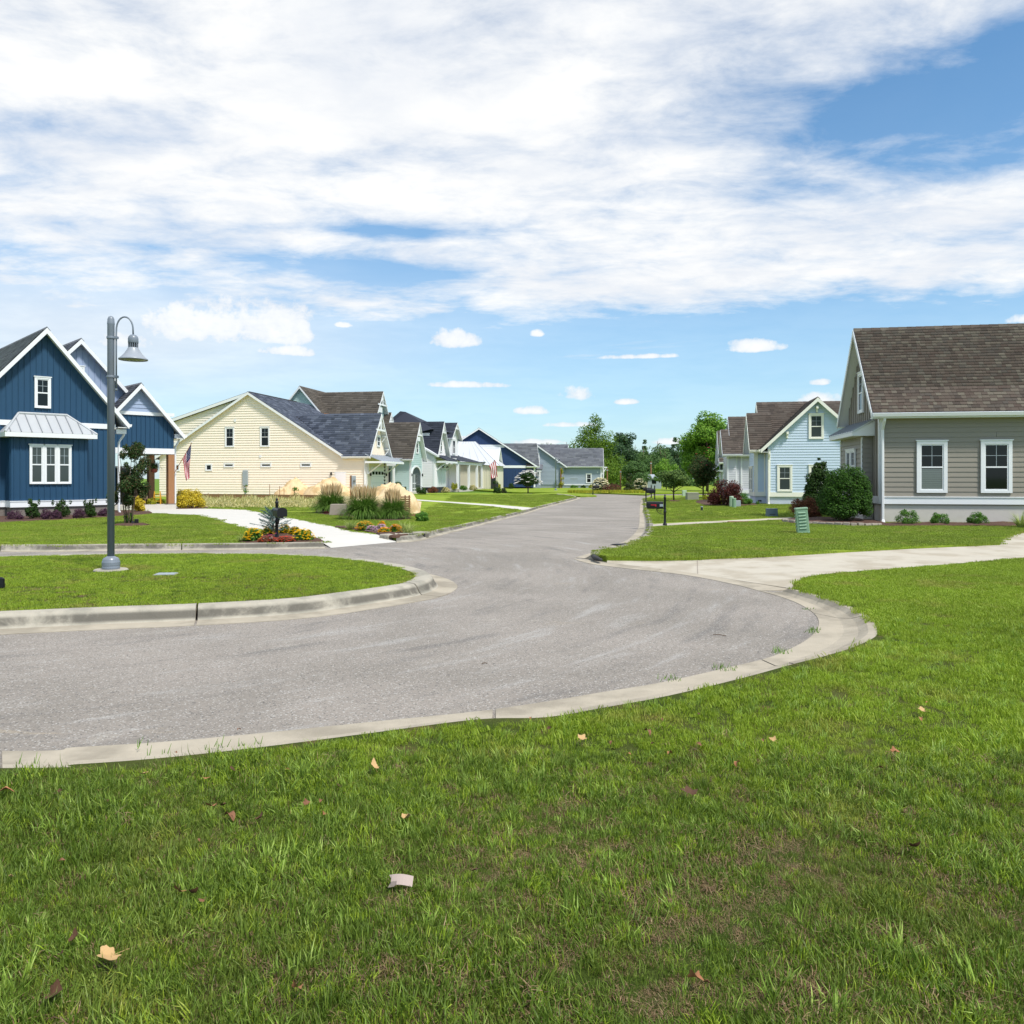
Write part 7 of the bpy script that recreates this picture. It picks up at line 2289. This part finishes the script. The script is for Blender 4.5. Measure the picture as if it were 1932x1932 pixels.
gt = bpy.data.node_groups.new('scatter_tufts', 'GeometryNodeTree')
gt.interface.new_socket('Geometry', in_out='INPUT', socket_type='NodeSocketGeometry')
gt.interface.new_socket('Geometry', in_out='OUTPUT', socket_type='NodeSocketGeometry')
gi_, go_ = gt.nodes.new('NodeGroupInput'), gt.nodes.new('NodeGroupOutput')
ci = gt.nodes.new('GeometryNodeCollectionInfo')
ci.inputs['Collection'].default_value = coll
ci.inputs['Separate Children'].default_value = True
ci.inputs['Reset Children'].default_value = True
ip = gt.nodes.new('GeometryNodeInstanceOnPoints')
ip.inputs['Pick Instance'].default_value = True
def nattr(nm, ty):
    a = gt.nodes.new('GeometryNodeInputNamedAttribute')
    a.data_type = ty
    a.inputs['Name'].default_value = nm
    return a.outputs['Attribute']
gt.links.new(gi_.outputs[0], ip.inputs['Points'])
gt.links.new(ci.outputs[0], ip.inputs['Instance'])
gt.links.new(nattr('idx', 'INT'), ip.inputs['Instance Index'])
gt.links.new(nattr('rot', 'FLOAT_VECTOR'), ip.inputs['Rotation'])
gt.links.new(nattr('sc', 'FLOAT_VECTOR'), ip.inputs['Scale'])
gt.links.new(ip.outputs[0], go_.inputs[0])


def inside(poly, P):
    x, y = P[:, 0], P[:, 1]
    res = np.zeros(len(P), bool)
    n = len(poly)
    j = n - 1
    for i in range(n):
        xi, yi, xj, yj = poly[i][0], poly[i][1], poly[j][0], poly[j][1]
        c = ((yi > y) != (yj > y)) & (x < (xj - xi) * (y - yi) / (yj - yi + 1e-12) + xi)
        res ^= c
        j = i
    return res


_in_poly = inside
CLEAR = [(lx, ly, .32), (*gp(487, 1683, .155)[:2], .2)]


def dry_map(P):
    """Worn, thin places of the lawn: soft patches."""
    d = np.zeros(len(P))
    for x, y, rx, ry, a in ((.95, 3.0, .55, .5, .75), (1.5, 2.75, .5, .35, .6), (.15, 3.3, .7, .6, .35), (1.9, 2.4, .7, .35, .55), (.35, 2.35, .5, .3, .4), (2.2, 3.1, .4, .4, .3), (-.6, 2.5, .5, .3, .25), (1.0, 4.1, .9, .5, .25),
                            (-6.4, 10.6, 2.2, .45, .55), (-4.2, 11.6, 1.6, .5, .5), (-7.2, 11.9, 1.8, .35, .45), (-3.3, 10.6, 1.0, .4, .35), (-5.0, 9.7, 1.6, .35, .45), (-2.6, 12.6, 1.3, .5, .25)):
        d = np.maximum(d, a * np.exp(-((P[:, 0] - x) / rx) ** 2 - ((P[:, 1] - y) / ry) ** 2))
    d = d * 1.0
    w = .5 + .25 * np.sin(P[:, 0] * 3.1 + 1.3 * np.sin(P[:, 1] * 2.3)) + .25 * np.sin(P[:, 1] * 4.7 + 1.7 * np.sin(P[:, 0] * 3.7))
    fx = np.exp(-((P[:, 0] - .9) / 1.5) ** 2 - ((P[:, 1] - 2.7) / .9) ** 2)
    w2 = .5 + .5 * np.sin(P[:, 0] * 6.3 + 2.1 * np.sin(P[:, 1] * 5.1)) * np.sin(P[:, 1] * 7.7 + 1.9 * np.sin(P[:, 0] * 4.3))
    return np.clip(d * (.5 + w) + .05 * (w > .75) + fx * .8 * np.clip(w2 - .3, 0, 1), 0, .80) * (.62 + .38 * np.sin(P[:, 0] * 17 + 3 * np.sin(P[:, 1] * 13)) * np.sin(P[:, 1] * 19 + 2 * np.sin(P[:, 0] * 11)))
    


def scatter(name, label, poly, z, y0, y1, dens, kinds, dry_kind=None, smin=.8, smax=1.25, margin=1.05, inset=0.0):
    bx = [p[0] for p in poly]
    xa, xb = max(min(bx), -.68 * y1 - 3.2), min(max(bx), .68 * y1 + 3.2)
    n = int((xb - xa) * (y1 - y0) * dens)
    P = np.stack([rng.uniform(xa, xb, n), rng.uniform(y0, y1, n)], 1)
    P = P[np.abs(P[:, 0]) < .64 * P[:, 1] * margin + (3.2 if y1 < 9 else 2.0)]
    P = P[inside(poly, P) & inside(poly, P + np.array([0.0, inset]))]
    for bed in BEDS:
        P = P[~_in_poly(bed, P)]
    for cx_, cy_, cr_ in CLEAR:
        P = P[np.hypot(P[:, 0] - cx_, P[:, 1] - cy_) > cr_]
    n = len(P)
    dm = dry_map(P)
    idx = rng.choice(kinds, n)
    if y1 < 9:                       # near blades coloured darker, painting in shadow and thatch seen between them
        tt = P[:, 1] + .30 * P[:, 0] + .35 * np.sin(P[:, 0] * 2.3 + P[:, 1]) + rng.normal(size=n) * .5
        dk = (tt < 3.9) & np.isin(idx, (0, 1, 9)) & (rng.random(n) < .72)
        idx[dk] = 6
    keep = np.ones(n, bool)
    if dry_kind is not None:
        dr_ = rng.random(n) < dm
        idx[dr_] = dry_kind
        keep &= ~((rng.random(n) < dm * .35) & ~dr_)
    sc = rng.uniform(smin, smax, n) * (1 - .35 * dm)
    rot = np.zeros((n, 3))
    rot[:, 2] = rng.uniform(0, 6.28, n)
    rot[:, :2] = rng.normal(size=(n, 2)) * (.22 if y1 < 9 else .04)
    hn = .5 + .25 * np.sin(P[:, 0] * 5.1 + 1.9 * np.sin(P[:, 1] * 3.3)) + .25 * np.sin(P[:, 1] * 6.2 + 2.2 * np.sin(P[:, 0] * 4.1))
    sc *= (.62 + .48 * hn) if y1 < 9 else 1.0
    P, idx, sc, rot = P[keep], idx[keep], sc[keep], rot[keep]
    me = bpy.data.meshes.new(name)
    me.vertices.add(len(P))
    me.vertices.foreach_set('co', np.column_stack([P, np.full(len(P), z)]).astype(np.float32).ravel())
    a = me.attributes.new('idx', 'INT', 'POINT'); a.data.foreach_set('value', idx.astype(np.int32))
    a = me.attributes.new('rot', 'FLOAT_VECTOR', 'POINT'); a.data.foreach_set('vector', rot.astype(np.float32).ravel())
    a = me.attributes.new('sc', 'FLOAT_VECTOR', 'POINT'); a.data.foreach_set('vector', np.repeat(sc[:, None], 3, 1).astype(np.float32).ravel())
    o = link(name, me)
    md = o.modifiers.new('tufts', 'NODES')
    md.node_group = gt
    o['kind'] = 'stuff'
    o['label'] = label
    o['category'] = 'grass'
    return o


NL = [p[:2] for p in near_lawn]
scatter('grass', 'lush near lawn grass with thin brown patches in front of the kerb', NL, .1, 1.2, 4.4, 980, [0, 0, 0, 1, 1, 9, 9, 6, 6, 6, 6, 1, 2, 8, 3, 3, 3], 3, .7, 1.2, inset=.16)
scatter('grass', 'near lawn grass between the foreground and the driveway', NL, .1, 4.4, 8.5, 440, [0, 0, 1, 9, 9, 1, 0, 4, 9, 8], 3, .65, 1.05, inset=.12)
scatter('grass', 'mown near lawn grass beside the concrete driveway', NL, .1, 8.5, 17.5, 170, [4, 4, 4, 1], 7, .7, 1.05, inset=.05)
scatter('grass', 'island lawn grass with worn yellowish patches under the lamp', [(p.x, p.y) for p in isl], .15, 8, 16.5, 260, [4, 4, 4, 4, 7, 6], 7, .55, .9)
fw_ = [gp(x, y, .12)[:2] for x, y in ((1905, 1533), (2100, 1524), (2280, 1515), (2335, 1512), (2335, 1521), (2280, 1524.5), (2100, 1534), (1905, 1544.5))]
_in0 = inside
def inside(poly, P):
    r = _in0(poly, P)
    if poly is RL:
        r &= ~_in0(fw_, P)
    return r
RL = [p[:2] for p in right_lawn]
scatter('grass', 'right lawn grass beyond the driveway', RL, .12, 14, 32, 38, [4, 5, 5], None, .75, 1.0)
scatter('grass', 'far right lawn grass before the pale blue house', RL, .12, 32, 60, 9, [5], None, .8, 1.2)


def clear_of_drive(poly, holes):
    return poly


# left lawn, without the concrete laid on it
dq = [p[:2] for p in dr] + [gp(944, 1589, .05)[:2], gp(1159, 1573, .05)[:2]] + [p[:2] for p in drb]
_old_inside = inside
sw_ = [gp(x, y, .12)[:2] for x, y in ((1217, 1460), (1300, 1466), (1450, 1475.5), (1566, 1485), (1540, 1496), (1430, 1484), (1300, 1474), (1217, 1469))]
def inside(poly, P):
    r = _old_inside(poly, P)
    if poly is LL:
        r &= ~_old_inside(sw_, P)
        r &= ~_old_inside(dq, P)
        r &= ~_old_inside([gp(585, 1470, .13)[:2], gp(950, 1476, .13)[:2], gp(1060, 1503, .13)[:2], gp(1235, 1503, .13)[:2], (-5, 70), (-35, 72)], P)
    return r
LL = [p[:2] for p in left_lawn]
scatter('grass', 'left lawn grass between the lane kerb and the blue house', LL, .12, 17.5, 34, 30, [4, 5, 5], None, .7, 1.05)
scatter('grass', 'far left lawn grass along the street', LL, .12, 34, 72, 6, [5], None, .8, 1.2)


# ------------------------------------------------------------------ fallen leaves
def leaf_mesh(name, lobes, curl, material, seed):
    rg = np.random.default_rng(seed)
    vs, fs = [(0, 0, 0)], []
    n = 40
    for ring, f in ((1, .5), (2, 1.0)):
        for i in range(n):
            t = 2 * math.pi * i / n
            ts = (t + math.pi) % (2 * math.pi) - math.pi
            key = [(-3.15, .16), (-2.75, .34), (-2.3, .66), (-1.85, .54), (-1.3, .88), (-1.0, .74), (-.66, .62), (-.28, .80), (0, 1.0)] if lobes else [(-3.15, .9), (-2.6, .6), (-1.57, .42), (-.6, .58), (0, 1.0)]
            r = float(np.interp(-abs(ts), [k_[0] for k_ in key], [k_[1] for k_ in key]))
            if ring == 2:
                r *= 1 + rg.normal() * .04
            x, y = r * f * math.cos(t), r * f * math.sin(t)
            z = curl * (.55 * y * y + .35 * x * x * math.sin(seed)) + .06 * math.sin(3 * t + seed) * f
            vs.append((x * .5, y * .5, z * .5))
    for i in range(n):
        j = (i + 1) % n
        fs.append((0, 1 + i, 1 + j))
        fs.append((1 + i, 1 + n + i, 1 + n + j, 1 + j))
    k = len(vs)
    vs += [(-.10, -.012, 0), (-.10, .012, 0), (-.62, .008, .06), (-.62, -.008, .06)]
    fs.append((k, k + 1, k + 2, k + 3))
    me = bpy.data.meshes.new(name)
    me.from_pydata(vs, [], fs)
    me.materials.append(material)
    me.polygons.foreach_set('use_smooth', [True] * len(me.polygons))
    me.update()
    return me


LM = {'tan': mat('leaf_tan', (186, 152, 104), .7, .14, 9), 'brown': mat('leaf_brown', (124, 84, 58), .7, .2, 9), 'dark': mat('leaf_dark_brown', (84, 56, 36), .7, .2, 9), 'orange': mat('leaf_orange_brown', (158, 106, 70), .7, .18, 9)}
lm_ = {}
for i, (c, m_) in enumerate(LM.items()):
    for k in range(3):
        lm_[c, k] = leaf_mesh('fallen_leaf', [5, 0, 5][k], [.8, 1.9, 1.5][k], m_, i * 3 + k + 1)
A = lambda x, y: (x * .7764, 2200 + y * .7764)
Bc = lambda x, y: (1500 + x * .7764, 2000 + y * .7764)
leaves = [  # (map, x, y, size in crop px, colour, tilt, label)
    (A, 418, 772, 112, 'tan', 25, 'large pale tan maple leaf lying flat in the near grass'), (A, 200, 915, 92, 'dark', 40, 'dark brown curled leaf at the bottom left of the lawn'),
    (A, 280, 705, 62, 'dark', 50, 'dark brown leaf just above the pale maple leaf'), (A, 675, 525, 62, 'orange', 75, 'upright orange tan leaf of the group left of the paper scrap'),
    (A, 725, 535, 55, 'dark', 75, 'upright dark leaf leaning beside the orange tan one'), (A, 760, 565, 34, 'brown', 30, 'small brown leaf at the foot of the upright pair'),
    (A, 15, 145, 62, 'orange', 30, 'orange tan leaf cut by the left picture edge'), (A, 793, 205, 50, 'orange', 55, 'orange brown leaf standing behind the long brown leaf'),
    (A, 870, 237, 64, 'brown', 30, 'long brown leaf in front of the orange brown one'), (A, 840, 205, 34, 'dark', 40, 'small gray brown leaf between the long brown and orange leaves'),
    (A, 1412, 60, 58, 'tan', 50, 'olive tan folded leaf on the lawn near the kerb'), (A, 770, 100, 48, 'orange', 45, 'brown leaf on the lawn just below the kerb bend'),
    (A, 1535, 253, 66, 'tan', 35, 'long rolled tan leaf in the middle of the lawn'), (A, 1153, 198, 36, 'brown', 60, 'curled brown leaf left of two paler ones'),
    (A, 1210, 183, 32, 'brown', 50, 'brown leaf behind the two in the lawn middle'), (A, 1228, 235, 32, 'orange', 40, 'orange leaf front of the three in the lawn middle'),
    (A, 980, 253, 46, 'dark', 40, 'dark leaf between the long brown leaf and the rolled tan one'), (A, 1118, 890, 58, 'orange', 75, 'narrow upright reddish leaf low in the lawn'),
    (A, 40, 475, 34, 'tan', 40, 'tan leaf near the left picture edge above the dark ones'), (A, 1790, 450, 42, 'dark', 35, 'dark crumpled leaf right of the paper scrap'),
    (A, 230, 410, 26, 'brown', 50, 'brown leaf alone in the left of the lawn'), (A, 228, 765, 34, 'dark', 40, 'dark leaf left of the pale maple leaf'),
    (A, 540, 87, 42, 'tan', 30, 'pale tan leaf strip on the lawn below the kerb'), (A, 880, 70, 38, 'dark', 60, 'blackish leaf on the lawn below the kerb'),
    (Bc, 1518, 618, 56, 'dark', 70, 'blackish upright leaf on the right side of the lawn'), (Bc, 685, 1110, 78, 'orange', 50, 'orange brown leaf at the bottom right of the lawn'),
    (Bc, 740, 1130, 52, 'brown', 50, 'brown leaf touching the orange one at the bottom right'), (Bc, 672, 415, 78, 'dark', 12, 'dark leaf litter clump in the right half of the lawn'),
    (Bc, 847, 300, 38, 'orange', 60, 'orange brown leaf right of the dark leaf litter'), (Bc, 1440, 258, 40, 'orange', 35, 'orange leaf on the right lawn above the curled one'),
    (Bc, 1395, 320, 36, 'brown', 50, 'curled brown leaf on the right lawn'), (Bc, 1550, 104, 40, 'tan', 30, 'pale leaf of the pair far up the right lawn'), (Bc, 1543, 131, 32, 'orange', 30, 'orange leaf of the pair far up the right lawn'),
    (Bc, 985, 217, 38, 'tan', 30, 'tan leaf of the pair in the upper lawn'), (Bc, 945, 213, 28, 'brown', 40, 'brown leaf of the pair in the upper lawn'), (Bc, 263, 210, 46, 'tan', 25, 'long tan leaf near the middle of the kerb'),
    (Bc, 515, 180, 42, 'brown', 45, 'reddish brown leaf near the kerb bend')]
small = [(A, 65, 88, 26), (A, 175, 97, 18), (A, 222, 152, 26), (A, 367, 145, 18), (A, 383, 180, 26), (A, 408, 183, 26), (A, 645, 86, 16), (A, 1087, 68, 18), (A, 1280, 133, 34), (A, 752, 332, 20),
         (Bc, 50, 182, 22), (Bc, 70, 131, 17), (Bc, 140, 172, 22), (Bc, 375, 222, 26), (Bc, 382, 253, 30), (Bc, 440, 265, 18), (Bc, 530, 230, 22), (Bc, 567, 135, 18), (Bc, 582, 104, 14), (Bc, 595, 260, 30), (Bc, 705, 118, 14), (Bc, 705, 229, 26), (Bc, 806, 111, 16), (Bc, 1565, 72, 12), (Bc, 1580, 478, 14)]
leaves += [(f, x, y, s, ['dark', 'brown', 'dark', 'orange'][i % 4], 45, None) for i, (f, x, y, s) in enumerate(small)]
for i, (f, x, y, s, c, tilt, lab) in enumerate(leaves):
    p = gp(*f(x, y), .148)
    size = 1.05 * s * .7764 * p[1] / 2400
    o = link('fallen_leaf', lm_[c, [1, 2, 1, 0][i % 4] if i else 0])
    o.location = p
    o.rotation_euler = (R(tilt * random.uniform(.7, 1.1) * random.choice((-1, 1)) * .5), R(-tilt * .4), random.uniform(0, 6.28))
    o.rotation_mode = 'YXZ'
    o.scale = (size,) * 3
    zone = 'in the middle of the lawn' if p[1] < 4.2 else ('at the lawn edge by the kerb, left half' if f is A else ('on the lawn by the kerb bend' if x < 300 else ('among leaves right of the kerb bend' if x < 1000 else 'alone far up the right lawn')))
    tag(o, lab or 'small dry ' + {'dark': 'blackish', 'brown': 'brown', 'orange': 'orange brown'}[c] + ' curled leaf ' + zone, 'leaf', 'leaves fallen on the near lawn')
for (px, py, s, lab) in ((158, 1829, 24, 'brown leaf in the island kerb gutter at the left'), (330, 1750, 16, 'small brown leaf on the island lawn below the lamp'), (273, 1638, 10, 'reddish leaf on the island lawn behind the lamp'), (596, 1810, 9, 'tiny leaf in the gutter by the island kerb joint'),
                         (700, 2140, 16, 'dry leaf on the asphalt edge by the near kerb'), (515, 2208, 14, 'brown leaf on the near gutter concrete'), (685, 2001, 9, 'tiny leaf on the asphalt in the middle of the road')):
    p = gp(px, py, .15 if 1640 < py < 1790 and px < 1200 else .02)
    o = link('fallen_leaf', lm_['brown', 1])
    o.location = (p[0], p[1], p[2] + .012)
    o.rotation_euler = (R(15), R(-10), random.uniform(0, 6))
    o.scale = (s * p[1] / 2400,) * 3
    tag(o, lab, 'leaf', 'leaves on the road and island')
p = gp(*A(1512, 487), .145)
o = link('paper_scrap', bpy.data.meshes.new('paper_scrap'))
sz = 95 * .7764 * p[1] / 2400
vs = [(-.5 + .1 * (i == 2), -.22 + .44 * j, .16 * math.sin(i * .9) + .05 * j) for j in (0, 1) for i in np.linspace(0, 1, 9) for _ in (0,)]
vs, fs = [], []
for j in range(4):
    for i in range(9):
        t = i / 8
        vs.append((-.5 + t + (.12 if i == 0 and j in (1, 2) else 0), -.2 + j * .13, .12 * math.sin(t * 3.1) + .03 * j - (.14 * (j == 0) * (t < .35))))
for j in range(3):
    for i in range(8):
        a = j * 9 + i
        fs.append((a, a + 1, a + 10, a + 9))
o.data.from_pydata(vs, [], fs)
o.data.materials.append(M['paper'])
o.location = (p[0], p[1], .14)
o.rotation_euler = (R(34), 0, R(-6))
o.scale = (sz,) * 3
tag(o, 'curved pale pinkish scrap of bark or paper lying in the lawn', 'scrap')
# twigs on the road
for px, py, ln, rz, s in ((2108, 1862, .13, -.5, 'short dark twig on the asphalt near the right bend'), (1420, 1945, .05, .3, 'tiny twig on the asphalt near the middle')):
    o = thing('twig', s, 'twig', gp(px, py, .006), rz)
    MB().tube([(-ln / 2, 0, .004), (0, .01, .008), (ln / 2, 0, .004)], .004, 5).build('stick', M['bark'], o)
# weeds in the kerb joints and taller seed stalks at the lawn edge
wk = thing('weeds', 'small green weeds growing in the kerb joints and lawn edge', 'weeds', (0, 0, 0))
wk['kind'] = 'stuff'
V, Q = [], []
for (x, y, z, n, r, h) in [(*c4(950, 500, .0), 40, .10, .05), (*c4(1075, 420, .0), 30, .08, .05), (*c4(1085, 408, 0), 24, .06, .04), (*c4(1060, 325, 0), 20, .08, .03), (*c4(725, 567, 0), 34, .12, .05), (*c4(500, 612, 0), 24, .10, .04)] + \
        [(*gp(px, py, .03), 5, .06, .06) for px, py in ((620, 2206), (700, 2196), (640, 2190), (460, 2215), (80, 2240), (430, 2190), (740, 2185))]:
    for i in range(n):
        a, d = rng.uniform(0, 6.28), rng.uniform(0, 6.28)
        rr = r * math.sqrt(rng.random())
        px_, py2 = x + rr * math.cos(a), y + rr * math.sin(a)
        hh = h * rng.uniform(.4, 1.1)
        k = len(V)
        V += [(px_ - .003, py2, z), (px_ + .003, py2, z), (px_ + math.cos(d) * hh * .5 + .001, py2 + math.sin(d) * hh * .5, z + hh), (px_ + math.cos(d) * hh * .5 - .001, py2 + math.sin(d) * hh * .5, z + hh)]
        Q.append((k, k + 1, k + 2, k + 3))
np_mesh('weed_blades', V, Q, L['ornamental'], wk)['kind'] = 'stuff'
